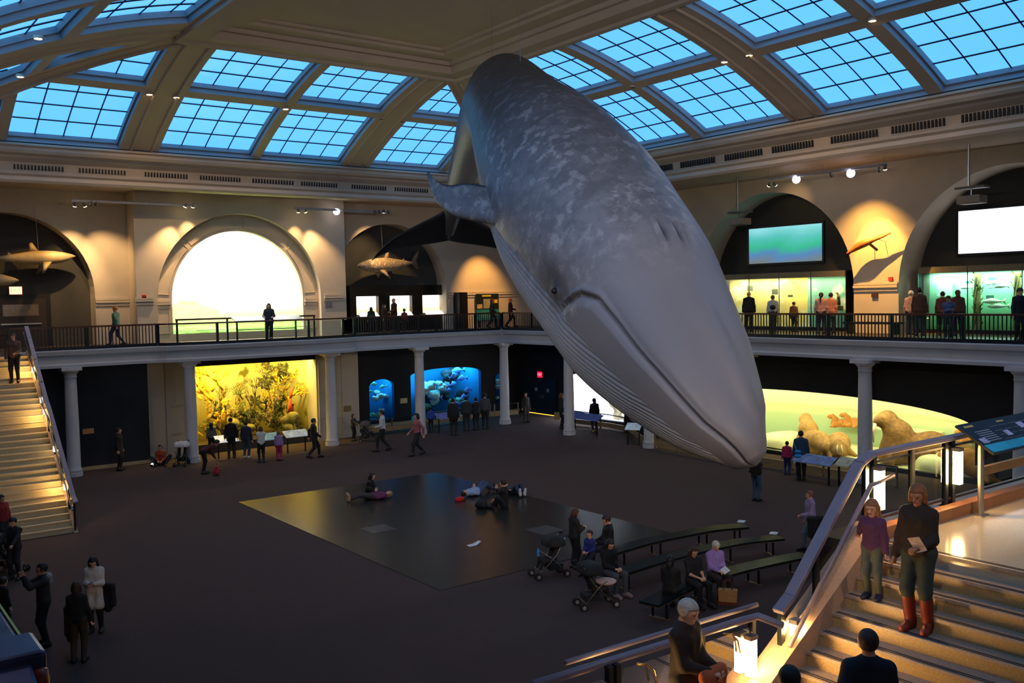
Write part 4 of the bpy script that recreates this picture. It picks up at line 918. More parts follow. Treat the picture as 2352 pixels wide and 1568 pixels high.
# ================================================================ WALRUS DIORAMA
wd = empty('walrus_diorama', (33, 24, 0), label='lit walrus diorama with painted ice and sky behind the long arched window', cat='diorama')
wd.location = (0, 0, 0)
M_ice = mat('snow_ice', (226, 226, 178), 0.7, var=0.08, scale=1.2, bump=0.2)
M_wbd = painted('arctic_backdrop', [(0.1, (150, 176, 140)), (0.75, (164, 190, 150)), (1.2, (176, 196, 150)), (1.45, (206, 214, 160)), (1.6, (186, 200, 148)), (1.75, (222, 222, 176)), (2.2, (236, 232, 196)), (3.4, (240, 238, 212))], nz=0.18, sc=0.7)
backdrop('b', mW, 15.5, 32.4, 0.1, 3.3, 0.22, 4.2, M_wbd, wd, floor_m=M_ice, roof_m=mat('diorama_roof', (180, 176, 150), 0.8))
def mounds(par, mp, n, u0, u1, o0, o1, z, r0, r1, m, nm, seed):
    rr = random.Random(seed)
    for i in range(n):
        u, o, R_ = rr.uniform(u0, u1), rr.uniform(o0, o1), rr.uniform(r0, r1); c = np.array(mp(u, z, o))
        V_, F_ = caps_mesh([((-R_*0.6, 0, 0), (R_*0.6, rr.uniform(-.3, .3)*R_, 0), R_*0.55, R_*0.4), ((0, 0, 0.05), (0.3*R_, 0.2*R_, 0.1*R_), R_*0.4, R_*0.3)], R_/7, R_*0.2, cut=lambda P: np.maximum(-P[:, 2]-0.05, P[:, 2]-R_*0.42))
        o_ = npmesh(nm, V_, F_, par, m, smooth=True); o_.location = Vector(c); o_.rotation_euler = (0, 0, rr.uniform(0, 6))
mounds(wd, mW, 9, 17.5, 31.0, 0.9, 2.6, 0.08, 0.8, 1.5, M_ice, 'ice_block', 3)
for (px, py, x, s) in ((1920, 965, 36.6, 0.33), (1948, 962, 36.65, 0.33), (1968, 967, 36.5, 0.3), (2215, 1000, 36.0, 0.3)):
    p = onx(px, py, x); q = walrus((p[0], p[1], p[2]-0.28), math.radians(110), M_wal3, 'tiny orange walrus on the distant ice behind the big walruses', 'up' if px != 1968 else 'flat', s)
bd_shelf = MB().box((36.2, 20.0, 1.05), (37.1, 22.6, 1.12)).build('ice_floe', M_ice, wd)
walrus((34.35, 20.35, 0.12), math.radians(125), M_wal, 'huge brown walrus with raised head and long tusks behind the white column', 'up', 1.22)
walrus((34.35, 24.6, 0.12), math.radians(60), M_wal2, 'brown walrus rearing up beside the whale snout', 'up', 0.92)
walrus((33.9, 22.85, 0.15), math.radians(215), M_wal2, 'pale walrus lying on its chest with tusks up behind the two visitors', 'flat', 0.9)
walrus((33.95, 17.9, 0.12), math.radians(60), M_wal3, 'orange walrus lying low behind the landing railing', 'flat', 1.0)
lamp('walrus_light', 'AREA', (33.35, 24.0, 2.6), 300, (255, 246, 180), 0.5, target=(36.0, 24.0, 0.4), sy=13)
lamp('walrus_light', 'AREA', (35.4, 24.0, 3.25), 330, (255, 246, 206), 1.6, target=(36.2, 24.0, 0.2), sy=14)
# ================================================================ POLAR BEAR DIORAMA
pdm = empty('polar_bear_diorama', (0, 0, 0), label='blinding white polar bear diorama window beside the dark doors', cat='diorama')
M_snow = mat('snow', (238, 240, 244), 0.8, var=0.04, scale=1)
backdrop('b', mC, 36.2, 41.2, 0.1, 3.0, 0.26, 3.0, painted('snow_backdrop', [(0.1, (240, 242, 246)), (1.0, (236, 240, 248)), (1.6, (206, 226, 246)), (2.2, (238, 242, 248)), (3.0, (236, 240, 246))], nz=0.7, sc=1.6), pdm, floor_m=M_snow, roof_m=M_snow)
def bear(loc, yaw, label):
    r = empty('polar_bear', loc, yaw, label, 'bear', 'polar bears in the snow diorama')
    caps = [((-0.75, 0, 0.95), (0.0, 0, 1.0), 0.42, 0.44), ((0.0, 0, 1.0), (0.6, 0, 0.98), 0.44, 0.38), ((0.6, 0, 1.02), (1.1, 0, 1.08), 0.3, 0.2), ((1.1, 0, 1.1), (1.28, 0, 1.06), 0.17, 0.14), ((1.28, 0, 1.03), (1.48, 0, 0.98), 0.1, 0.07)]
    for x, s in ((0.5, 1), (0.62, -1)): caps += [((x, s*0.22, 0.85), (x+0.02, s*0.24, 0.45), 0.2, 0.14), ((x+0.02, s*0.24, 0.45), (x+0.02, s*0.24, 0.08), 0.14, 0.12), ((x, s*0.24, 0.07), (x+0.2, s*0.24, 0.06), 0.11, 0.09)]
    for x, s in ((-0.7, 1), (-0.55, -1)): caps += [((x, s*0.22, 0.8), (x+0.1, s*0.25, 0.48), 0.28, 0.18), ((x+0.1, s*0.25, 0.48), (x-0.06, s*0.25, 0.28), 0.17, 0.13), ((x-0.06, s*0.25, 0.28), (x-0.04, s*0.25, 0.08), 0.12, 0.12), ((x-0.04, s*0.25, 0.07), (x+0.18, s*0.25, 0.06), 0.11, 0.09)]
    caps += [((1.08, 0.11, 1.25), (1.08, 0.12, 1.29), 0.05, 0.04), ((1.08, -0.11, 1.25), (1.08, -0.12, 1.29), 0.05, 0.04)]
    sculpt('body', caps, 0.045, r, mat('bear_fur', (214, 200, 160), 0.9, var=0.1, scale=9, bump=0.4), 0.1)
    MB().lathe([(0.001, -0.03), (0.035, 0), (0.001, 0.03)], (1.55, 0, 1.0), 8).build('nose', M_black, r)
    for s in (-1, 1): MB().lathe([(0.001, -0.015), (0.018, 0), (0.001, 0.015)], (1.33, s*0.09, 1.13), 8).build('eye', M_black, r)
bear((35.9, 37.4, 0.1), math.radians(-80), 'standing polar bear half hidden behind the whale jaw')
lamp('bear_light', 'AREA', (35.2, 38.7, 2.8), 420, (240, 246, 255), 0.8, target=(37.0, 38.7, 0.6), sy=4.2)
# ================================================================ CORAL REEF DIORAMA
cd_ = empty('coral_diorama', (0, 0, 0), label='glowing yellow coral reef diorama between two piers', cat='diorama')
mR = mapA(43.2)
backdrop('b', mR, 14.0, 20.5, 0.3, 4.4, 0.32, 3.6, painted('reef_backdrop', [(0.3, (120, 110, 50)), (1.5, (180, 164, 84)), (2.6, (196, 196, 140)), (4.4, (206, 190, 96))], nz=0.9, sc=1.1, blob=((110, 106, 40), 1.4, 0.58)), cd_, floor_m=mat('reef_ground', (96, 80, 40), 0.9, var=0.3), roof_m=mat('reef_roof', (120, 110, 60), 0.9))
def branch_coral(name, m, n, L, r0, seed, spread=0.9, depth=3):
    rr = random.Random(seed); b = MB()
    def grow(p, d, l, r, k):
        q = p+d*l; b.tube([p, p+d*l*0.5+np.array([rr.uniform(-.05, .05)*l for _ in range(3)]), q], [r, r*0.85, r*0.6], 5)
        if k:
            for _ in range(n):
                v = d+np.array([rr.uniform(-1, 1), rr.uniform(-1, 1), rr.uniform(-0.3, 0.8)])*spread; v /= np.linalg.norm(v); grow(q, v, l*rr.uniform(0.55, 0.8), r*0.65, k-1)
    grow(np.zeros(3), np.array((0, 0, 1.0)), L*0.42, r0, depth); return b
M_elk = mat('elkhorn_coral', (232, 190, 40), 0.6, var=0.25, scale=7, bump=0.4); M_stag = mat('staghorn_coral', (206, 176, 96), 0.6, var=0.2); M_fan = mat('sea_fan', (120, 100, 40), 0.7, var=0.3); M_brain = mat('brain_coral', (148, 138, 66), 0.8, var=0.4, scale=18, bump=0.8); M_dkc = mat('dark_coral', (74, 74, 34), 0.8, var=0.35, scale=9, bump=0.6); M_org = mat('orange_sponge', (214, 92, 40), 0.7, var=0.2)
def place_all(proto, spots, first=[None]):
    kids = children(proto)
    for i, (loc, rz, sc_, rx) in enumerate(spots):
        o = proto if i == 0 else copy_tree(proto, kids=kids)
        o.location = Vector([float(c) for c in loc]); o.rotation_euler = (rx[0], rx[1], rz); o.scale = (sc_, sc_, sc_)
def reef_spots(n, seed, u, o, z, s, lean=0.5):
    rr = random.Random(seed); return [((rr.uniform(*u), 43.2+rr.uniform(*o), rr.uniform(*z)), rr.uniform(0, 6.28), rr.uniform(*s), (rr.uniform(-lean, lean), rr.uniform(-lean, lean))) for _ in range(n)]
def coral(name, mbld, m, label, spots):
    o = mbld.build(name, m, None, smooth=True); tag(o, label, 'coral', 'corals in the reef diorama'); place_all(o, spots)
def brain(seed, lumps):
    rr = random.Random(seed); caps = [((rr.uniform(-.3, .3), rr.uniform(-.3, .3), rr.uniform(0, .3)), (rr.uniform(-.3, .3), rr.uniform(-.3, .3), rr.uniform(0, .35)), rr.uniform(.18, .3), rr.uniform(.15, .28)) for _ in range(lumps)]
    V_, F_ = caps_mesh(caps, 0.06, 0.06); return MB().add(V_, F_)
coral('elkhorn_coral', branch_coral('e', M_elk, 3, 1.5, 0.11, 1, 0.8), M_elk, 'thick yellow elkhorn coral on the left side of the reef', reef_spots(12, 11, (15.0, 16.2), (0.7, 2.2), (0.5, 2.9), (0.6, 1.0), 0.9))
coral('elkhorn_coral', branch_coral('e', M_elk, 3, 1.4, 0.08, 5, 0.8), M_elk, 'yellow elkhorn coral on the upper right of the reef', reef_spots(10, 12, (18.6, 19.7), (0.8, 2.4), (1.2, 3.3), (0.6, 0.95), 0.9))
coral('staghorn_coral', branch_coral('s', M_stag, 4, 1.0, 0.045, 2, 0.7), M_stag, 'pale staghorn coral thicket on the reef floor', reef_spots(16, 13, (14.8, 19.6), (0.6, 2.0), (0.4, 1.5), (0.6, 1.1)))
coral('sea_whip', branch_coral('w', M_fan, 3, 1.6, 0.03, 3, 0.4, 3), M_fan, 'thin brown sea whip against the pale backdrop', reef_spots(10, 14, (15.8, 18.6), (1.2, 2.4), (0.6, 2.0), (0.8, 1.3), 0.3))
coral('brain_coral', brain(4, 5), M_brain, 'rounded olive brain coral mound in the reef', reef_spots(8, 15, (15.0, 19.4), (0.7, 2.3), (0.4, 1.2), (0.5, 0.9)))
coral('bushy_coral', branch_coral('d', M_dkc, 4, 0.8, 0.07, 8, 1.3, 3), M_dkc, 'dark bushy coral low in the reef', reef_spots(26, 16, (15.2, 19.6), (0.6, 2.0), (0.4, 1.8), (0.7, 1.2), 0.7))
coral('bushy_coral', branch_coral('d', M_dkc, 4, 0.8, 0.07, 9, 1.3, 3), M_dkc, 'dark bushy coral high on the right of the reef', reef_spots(14, 19, (18.2, 19.7), (1.4, 2.6), (2.2, 3.7), (0.7, 1.1), 1.2))
coral('leafy_coral', branch_coral('g', M_brain, 4, 0.8, 0.05, 17, 1.1, 3), mat('green_leaf_coral', (120, 128, 48), 0.8, var=0.3, scale=9), 'olive leafy coral in the middle of the reef', reef_spots(14, 20, (15.0, 19.4), (0.9, 2.3), (0.6, 2.4), (0.7, 1.1), 0.9))
coral('tube_sponge', MB().tube([(0, 0, 0), (0.05, 0, 0.4), (0.02, 0.05, 0.9)], [0.12, 0.14, 0.1], 10).tube([(0.2, 0, 0), (0.26, 0.05, 0.3), (0.24, 0.05, 0.6)], [0.1, 0.11, 0.09], 10), M_org, 'orange tube sponge on the right of the reef', [((19.1, 44.0, 1.4), 0, 0.8, (0.1, 0.1)), ((19.4, 44.4, 2.1), 1, 0.6, (0.2, 0.0))])
lamp('reef_light', 'AREA', (17.2, 43.75, 4.3), 620, (255, 226, 120), 0.6, target=(17.2, 45.6, 1.4), sy=5.5)
lamp('reef_light', 'AREA', (15.2, 43.8, 4.2), 120, (255, 210, 80), 0.5, target=(14.8, 45.0, 1.6), sy=1.5)
# ================================================================ BLUE FISH TANKS
def tank(name, mp, u0, u1, z0, z1, label, power, col=(90, 200, 255)):
    t = empty(name, (0, 0, 0), label=label, cat='diorama')
    backdrop('b', mp, u0, u1, z0, z1, 0.26, 2.2, painted('sea_backdrop', [(z0, (20, 70, 110)), (1.4, (30, 120, 170)), (z1, (40, 150, 200))], nz=0.6, sc=1.2), t, floor_m=mat('tank_sand', (70, 100, 100), 0.9, var=0.3), roof_m=mat('tank_roof', (30, 60, 80), 0.9))
    lamp('tank_light', 'AREA', mp((u0+u1)/2, z1-0.08, 0.7), power, col, 0.7, target=mp((u0+u1)/2, 0.8, 1.5), sy=(u1-u0)*0.8)
tank('fish_tank', mL, 24.2, 26.2, 0.2, 2.9, 'narrow arched blue reef window beside the white pier', 60)
tank('fish_tank', mL, 26.8, 32.1, 0.1, 3.1, 'wide arched blue reef window behind a column', 230)
tank('fish_tank', mL, 32.7, 34.1, 0.3, 2.8, 'dim narrow reef window near the corner column', 4)
M_cyc = mat('pale_reef_coral', (170, 214, 206), 0.8, var=0.3, scale=14, bump=0.8); M_grc = mat('green_reef_coral', (80, 150, 120), 0.8, var=0.3, scale=12, bump=0.6); M_dkb = mat('dark_reef_rock', (26, 40, 44), 0.9, var=0.4, bump=0.5)
rr = random.Random(31)
def tank_corals(name, m, label, n, u, z, s, seed, o=(0.6, 1.7)):
    ob = brain(seed, 6).build(name, m, None, smooth=True); tag(ob, label, 'coral', 'corals in the blue reef windows')
    r2 = random.Random(seed); place_all(ob, [((r2.uniform(*u), 45.5+r2.uniform(*o), r2.uniform(*z)), r2.uniform(0, 6), r2.uniform(*s), (r2.uniform(-.5, .5), 0)) for _ in range(n)])
tank_corals('reef_coral', M_cyc, 'pale knobbly coral in the wide blue window', 12, (28.4, 30.4), (0.5, 2.0), (0.4, 0.8), 21)
tank_corals('reef_rock', M_dkb, 'dark reef rock in the wide blue window', 12, (29.0, 31.8), (0.2, 2.6), (0.5, 0.9), 22, (1.0, 1.9))
tank_corals('reef_coral', M_cyc, 'pale knobbly coral in the narrow blue window', 5, (25.2, 25.9), (0.5, 1.8), (0.3, 0.5), 23)
tank_corals('reef_coral', M_grc, 'green coral mound in the narrow blue window', 5, (24.4, 25.6), (0.3, 0.9), (0.3, 0.5), 24)
tank_corals('reef_coral', M_grc, 'green coral mound in the wide blue window', 6, (29.0, 31.6), (0.3, 1.3), (0.4, 0.7), 25)
tank_corals('reef_coral', M_cyc, 'pale coral in the dim reef window', 3, (33.0, 33.8), (0.5, 1.9), (0.3, 0.45), 26)
def fish(m, label, spots, name='reef_fish'):
    r = empty(name, (0, 0, 0), label=label, cat='fish', group='fish in the blue reef windows')
    loft('body', [(0.25, 0, 0), (0.17, 0, 0), (0.02, 0, 0.01), (-0.15, 0, 0), (-0.22, 0, 0)], [(0.005, 0.01), (0.03, 0.07), (0.045, 0.13), (0.02, 0.05), (0.008, 0.03)], r, m, 10, sub=3)
    flat_fin('tail_fin', [(-0.2, 0, 0.02), (-0.34, 0, 0.12), (-0.3, 0, 0.0), (-0.34, 0, -0.12), (-0.2, 0, -0.02)], 0.01, r, m)
    flat_fin('dorsal_fin', [(0.1, 0, 0.1), (-0.02, 0, 0.18), (-0.14, 0, 0.06)], 0.01, r, m)
    place_all(r, spots)
M_bf = mat('blue_fish', (90, 150, 240), 0.35, var=0.2)
r2 = random.Random(41)
fish(M_bf, 'bright blue fish swimming in the wide blue window', [((x, 45.5+r2.uniform(0.4, 0.9), z), r2.uniform(-0.5, 0.5)+(PI if r2.random() < .5 else 0), r2.uniform(0.8, 1.5), (0, r2.uniform(-.3, .3))) for x, z in ((30.6, 2.7), (31.0, 2.2), (30.4, 1.9), (31.2, 1.5), (30.9, 1.1), (29.9, 1.6), (30.2, 2.4), (30.6, 0.8), (29.2, 1.2))])
fish(mat('teal_fish', (90, 190, 180), 0.4, var=0.2), 'teal fish swimming in the narrow blue window', [((25.0, 46.0, 2.3), 0.2, 0.9, (0, 0)), ((25.6, 46.1, 2.1), 2.9, 0.8, (0, 0.2)), ((24.8, 46.0, 1.9), 3.3, 0.6, (0, 0))])
# ================================================================ BRIGHT ARCHED DIORAMA ON THE BALCONY
ad = empty('arch_diorama', (0, 0, 0), label='overbright white arched diorama with green ground on the far balcony', cat='diorama')
M_grs = mat('painted_grass', (150, 186, 96), 0.9, var=0.25, scale=1.5)
backdrop('b', mP, PC-PR-0.6, PC+PR+0.6, 5.45, 10.9, 0.76, 4.6, painted('hazy_backdrop', [(5.4, (168, 196, 110)), (6.3, (196, 214, 140)), (6.6, (222, 224, 170)), (6.9, (240, 236, 214)), (10.9, (244, 242, 240))], nz=0.3, sc=0.5), ad, floor_m=M_grs, roof_m=mat('white_roof', (240, 238, 236), 0.9))
hl = [(-3.2, 0), (-2.6, 0.25), (-2.1, 0.32), (-1.7, 0.5), (-1.5, 0.42), (-1.2, 0.46), (-0.8, 0.2), (0.0, 0.0)]
MB().add([(PC+u, 47.55-0.25*math.cos(u*0.4)-0.25, 6.62+h) for u, h in hl]+[(PC+u, 47.5-0.5, 6.3) for u, h in hl[::-1]], [tuple(range(16))]).build('painted_hill', mat('hill_paint', (222, 204, 120), 0.9, var=0.2), ad)
mounds(ad, mP, 7, PC-2.8, PC+3, 1.6, 3.4, 5.4, 0.6, 1.2, M_grs, 'grass_mound', 9)
lamp('arch_light', 'AREA', (PC, WP+1.3, 10.6), 1500, (255, 250, 244), 1.4, target=(PC, WP+4.0, 7.2), sy=5.5)
# ================================================================ NICHE DISPLAYS, FAR WALL RIGHT
cab = empty('display_cabinet', (0, 0, 0), label='dark cabinet wall holding three lit windows under the whale shark', cat='cabinet')
yc = 45.25
b = MB(); xs = [(23.3, 23.68), (25.02, 25.72), (27.13, 27.8), (29.16, 29.5)]
for a, c in xs: b.box((a, yc, ZF), (c, yc+0.4, 7.7))
for a, c in ((23.68, 25.02), (25.72, 27.13), (27.8, 29.16)): b.box((a, yc, 7.13), (c, yc+0.4, 7.7)); b.box((a, yc, ZF), (c, yc+0.4, 6.15))
b.build('body', mat('cabinet_black', (26, 24, 22), 0.25, var=0.2), cab)
for k, (a, c) in enumerate(((23.68, 25.02), (25.72, 27.13), (27.8, 29.16))):
    MB().box((a, yc+0.30, 6.15), (c, yc+0.32, 7.13)).build('lit_panel', painted('lit_scene_%d' % k, [(6.15, (236, 196, 120)), (6.45, (250, 226, 160)), (6.7, (255, 250, 240)), (7.2, (255, 252, 248))], nz=0.35, sc=3), cab)
    nt = bpy.data.objects[[o.name for o in children(cab) if o.name.startswith('lit_panel')][-1]].data.materials[0].node_tree
    pb = nt.nodes['Principled BSDF']; pb.inputs['Emission Strength'].default_value = 2.2; nt.links.new([l.from_socket for l in nt.links if l.to_socket == pb.inputs['Base Color']][0], pb.inputs['Emission Color'])
    MB().prism([(yc-0.25, 6.02), (yc+0.05, 6.22), (yc+0.05, 6.26), (yc-0.25, 6.06)], 0, a+0.1, c-0.1).build('label_ledge', mat('lit_ledge', (250, 246, 236), 0.5, emit=1.2, var=0.1), cab)
MB().box((29.55, 44.15, ZF), (30.1, 44.78, 7.25)).build('dark_kiosk', M_black); tag(bpy.data.objects['dark_kiosk'], 'plain black kiosk at the edge of the whale shark niche', 'kiosk')
gs = empty('graphic_panel', (31.8, 44.5, ZF), label='dark and teal graphic panel standing against the far wall', cat='sign')
MB().box((-0.8, 0.1, 0.4), (0.8, 0.16, 1.95)).build('panel', mat('panel_green_black', (26, 36, 30), 0.4, var=0.2), gs)
MB().box((-0.79, 0.085, 0.42), (0.79, 0.10, 1.05)).build('teal_field', mat('panel_teal', (34, 130, 138), 0.4, var=0.3, scale=3), gs)
MB().box((-0.3, 0.08, 1.1), (0.42, 0.098, 1.65)).build('picture', mat('panel_picture', (150, 150, 120), 0.5, var=0.2), gs); MB().box((0.48, 0.08, 1.4), (0.7, 0.098, 1.6)).build('picture', mat('panel_yellow', (224, 180, 60), 0.5), gs); MB().box((-0.75, 0.08, 1.1), (-0.38, 0.098, 1.35)).build('picture', mat('panel_tan', (190, 160, 110), 0.5, var=0.3), gs)
MB().box((-0.38, 0.08, 1.78), (0.25, 0.098, 1.88)).build('heading', mat('panel_gold', (190, 180, 60), 0.5), gs)
b = MB()
for i in range(5): b.box((-0.45, 0.078, 0.58+i*0.08), (0.6, 0.086, 0.60+i*0.08))
b.build('lettering', mat('panel_text', (140, 190, 170), 0.5), gs)
for u in (-0.6, 0.6): MB().box((u-0.05, 0.1, 0), (u+0.05, 0.16, 0.4)).build('leg', M_black, gs)
# ---- left niche: exit doors and sign
dr_ = struct(empty('door_1', (6.6, 45.4, ZF)))
MB().box((-2.2, 0.05, 0), (2.2, 0.2, 2.3)).build('frame', M_black, dr_)
for s in (-1, 1):
    dl = MB().box((min(0.02*s, 2.0*s), 0.0, 0.02), (max(0.02*s, 2.0*s), 0.05, 2.1)).build('door_leaf', mat('door_brown', (44, 34, 28), 0.5, var=0.15), dr_)
    MB().box((min(0.3*s, 1.7*s), -0.015, 1.35), (max(0.3*s, 1.7*s), 0.0, 1.85)).build('door_window', mat('door_glass', (96, 84, 66), 0.2, var=0.2), dl); MB().box((min(0.2*s, 1.8*s), -0.06, 0.98), (max(0.2*s, 1.8*s), -0.01, 1.04)).build('push_bar', M_steel, dl)
def text_sign(name, loc, txt, size, m, rot, par):
    c = bpy.data.curves.new(name, 'FONT'); c.body = txt; c.size = size; c.align_x = 'CENTER'; c.align_y = 'CENTER'; c.extrude = 0.004; c.materials.append(m)
    t = bpy.data.objects.new('tmp', c); COL.objects.link(t); me = bpy.data.meshes.new_from_object(t.evaluated_get(bpy.context.evaluated_depsgraph_get())); bpy.data.objects.remove(t)
    o = bpy.data.objects.new(name, me); COL.objects.link(o); o.parent = par; o.location = loc; o.rotation_euler = rot; return o
ex1 = empty('exit_sign', ony(36, 667, 45.2), label='pale lit exit sign above the brown doors', cat='sign')
MB().box((-0.27, 0, -0.19), (0.27, 0.1, 0.19)).build('case', mat('sign_red_frame', (150, 50, 40), 0.5), ex1); MB().box((-0.24, -0.012, -0.16), (0.24, 0, 0.16)).build('face', mat('exit_face', (255, 226, 170), 0.5, emit=1.6, var=0), ex1)
text_sign('lettering', (0, -0.018, 0), 'EXIT', 0.2, mat('exit_letters', (240, 150, 110), 0.5, emit=0.8, var=0), (PI/2, 0, 0), ex1)
MB().box((-0.02, 0.02, 0.19), (0.02, 0.06, 0.28)).build('mount', M_black, ex1)
ex2 = empty('exit_sign', onx(1240, 860, 34.55), label='glowing red exit sign over the dark doors', cat='sign')
MB().box((0, -0.25, -0.2), (0.1, 0.25, 0.2)).build('case', M_black, ex2); MB().box((-0.012, -0.22, -0.17), (0, 0.22, 0.17)).build('face', mat('red_exit_face', (220, 20, 40), 0.5, emit=2.2, var=0, ecol=(255, 20, 60)), ex2)
text_sign('lettering', (-0.018, 0, 0), 'EXIT', 0.19, mat('red_exit_letters', (255, 130, 140), 0.5, emit=2.0, var=0), (PI/2, 0, -PI/2), ex2)
MB().box((0.1, -0.04, -0.05), (0.2, 0.04, 0.05)).build('mount', M_black, ex2)
d2 = struct(empty('door_2', (34.66, 43.2, 0)))
for s in (-1, 1):
    dl = MB().box((-0.06, min(0.01*s, 1.25*s), 0.03), (0.0, max(0.01*s, 1.25*s), 2.1)).build('door_leaf', mat('dark_door', (14, 16, 20), 0.4, var=0.1), d2); MB().box((-0.075, s*0.55-0.12, 1.35), (-0.06, s*0.55+0.12, 1.55)).build('door_notice', mat('notice_paper', (150, 150, 140), 0.6, var=0.1), dl); MB().box((-0.12, s*0.1-0.02, 0.95), (-0.06, s*0.1+0.02, 1.15)).build('door_handle', M_steel, dl)
MB().box((-0.07, -1.25, 0.0), (-0.02, 1.25, 0.035)).build('light_gap', mat('amber_gap', (255, 180, 60), 0.5, emit=3.0, var=0), d2)
# ================================================================ NICHES ON THE RIGHT WALL: screens, cases, projectors
def screen(c, label, m):
    s = empty('video_screen', (36.1, c, 9.1), label=label, cat='screen'); MB().box((0, -2.1, -0.92), (0.08, 2.1, 0.92)).build('frame', M_black, s); MB().box((-0.015, -2.0, -0.82), (0.0, 2.0, 0.82)).build('picture', m, s)
def screen_mat(name, stops, strength):
    m = painted(name, stops, nz=1.0, sc=0.55); nt = m.node_tree; pb = nt.nodes['Principled BSDF']; src = [l.from_socket for l in nt.links if l.to_socket == pb.inputs['Base Color']][0]
    nt.links.new(src, pb.inputs['Emission Color']); pb.inputs['Emission Strength'].default_value = strength; return m
screen(27.15, 'video screen showing a green underwater scene over the map case', screen_mat('sea_video', [(-0.9, (120, 130, 130)), (-0.45, (90, 140, 190)), (-0.1, (60, 190, 150)), (0.35, (90, 200, 190)), (0.9, (150, 230, 240))], 0.85))
screen(17.0, 'blank white video screen over the green fish case', screen_mat('white_video', [(-0.9, (236, 236, 255)), (0.9, (250, 250, 255))], 1.3))
def projector(px, py, x, label):
    q = onx(px, py, x); pr = empty('projector', q, label=label, cat='projector', group='ceiling projectors')
    MB().box((-0.25, -0.42, -0.17), (0.3, 0.42, 0.12)).build('body', mat('projector_grey', (120, 112, 100), 0.5), pr, bevel=0.03); MB().lathe([(0.09, -0.02), (0.09, 0.02)], (0.1, 0.1, -0.02), 12).build('lens', M_black, pr)
    MB().box((-0.2, -0.55, 0.36), (0.25, 0.5, 0.44)).build('tray', mat('tray_grey', (86, 84, 82), 0.5), pr); MB().tube([(0, 0.0, 0.12), (0, 0, 0.36)], 0.03, 8).tube([(0, 0.1, 0.44), (0, 0.1, 11.98-q[2])], 0.05, 8).build('drop_pole', M_steel, pr)
projector(1698, 508, 32.9, 'grey projector hanging in front of the green video niche'); projector(2231, 457, 32.9, 'grey projector hanging in front of the white screen niche')
def case(c, u0, u1, label, bg, lightc, power):
    k = empty('display_case', (0, 0, 0), label=label, cat='display case')
    MB().box((35.55, u0, ZF), (36.18, u1, 5.35)).build('plinth', M_black, k)
    MB().add([mBw(u0, 5.35, 1.45), mBw(u1, 5.35, 1.45), mBw(u1, 7.8, 1.45), mBw(u0, 7.8, 1.45)], [(0, 1, 2, 3)]).build('back_panel', bg, k)
    MB().box((35.5, u0, 7.55), (36.18, u1, 7.8)).build('header', mat('header_grey', (120, 112, 86), 0.5), k); MB().box((35.55, u0-0.04, ZF), (36.18, u0, 7.8)).box((35.55, u1, ZF), (36.18, u1+0.04, 7.8)).build('end_panel', M_black, k)
    n = 4
    for i in range(n):
        a = u0+(u1-u0)*i/n; e_ = u0+(u1-u0)*(i+1)/n
        MB().box((35.53, a+0.01, 5.35), (35.545, e_-0.01, 7.55)).build('glass_panel', M_glass, k)
    for i in range(1, n): MB().box((35.5, u0+(u1-u0)*i/n-0.012, 5.35), (35.53, u0+(u1-u0)*i/n+0.012, 7.8)).build('glazing_bar', M_black, k)
    lamp('case_light', 'AREA', (35.75, (u0+u1)/2, 7.5), power, lightc, 0.25, target=(36.0, (u0+u1)/2, 6.0), sy=(u1-u0)*0.92)
    return k
k1 = case(26.7, 23.62, 30.4, 'display case with a bright yellow map under the green video screen', painted('map_panel', [(25.2, (120, 170, 176)), (25.9, (140, 196, 206)), (25.95, (250, 226, 150)), (28.2, (252, 236, 176)), (30.2, (236, 214, 140))], axis='Y', nz=0.25, sc=1.6, blob=((255, 252, 236), 0.9, 0.52)), (255, 228, 156), 190)
k2 = case(16.4, 12.3, 20.35, 'display case with kelp and fish under the white screen', painted('sea_panel', [(5.3, (90, 130, 70)), (6.2, (120, 180, 140)), (7.0, (150, 206, 176)), (7.8, (200, 236, 220))], nz=0.2, sc=1.0), (214, 255, 226), 430)
def block(px0, py0, px1, py1, x, name, m, par, th=0.04):
    a = onx(px0, py0, x); c = onx(px1, py1, x); lo_ = np.minimum(a, c); hi_ = np.maximum(a, c)
    return MB().box((x-th, lo_[1], lo_[2]), (x, hi_[1], hi_[2])).build(name, m, par)
M_plq = mat('grey_plaque', (96, 104, 100), 0.5, var=0.15)
for q in ((1717, 656, 1730, 668), (1774, 664, 1787, 676), (1819, 646, 1829, 651), (1811, 677, 1821, 682)): block(*q, 35.95, 'plaque', M_plq, k1)
for q in ((1868, 661, 1878, 669), (1868, 686, 1878, 692), (1858, 697, 1868, 705)): block(*q, 35.95, 'white_card', mat('white_card', (206, 226, 236), 0.5), k1)
for q in ((2271, 636, 2288, 643), (2266, 678, 2283, 686), (2218, 645, 2232, 651)): block(*q, 35.95, 'plaque', mat('green_plaque', (70, 110, 104), 0.5), k2)
block(2153, 640, 2188, 680, 36.0, 'text_panel', mat('text_panel', (170, 206, 180), 0.5, var=0.2, scale=20), k2); block(2112, 620, 2136, 770, 36.0, 'side_panel', mat('olive_panel', (96, 108, 90), 0.5), k2)
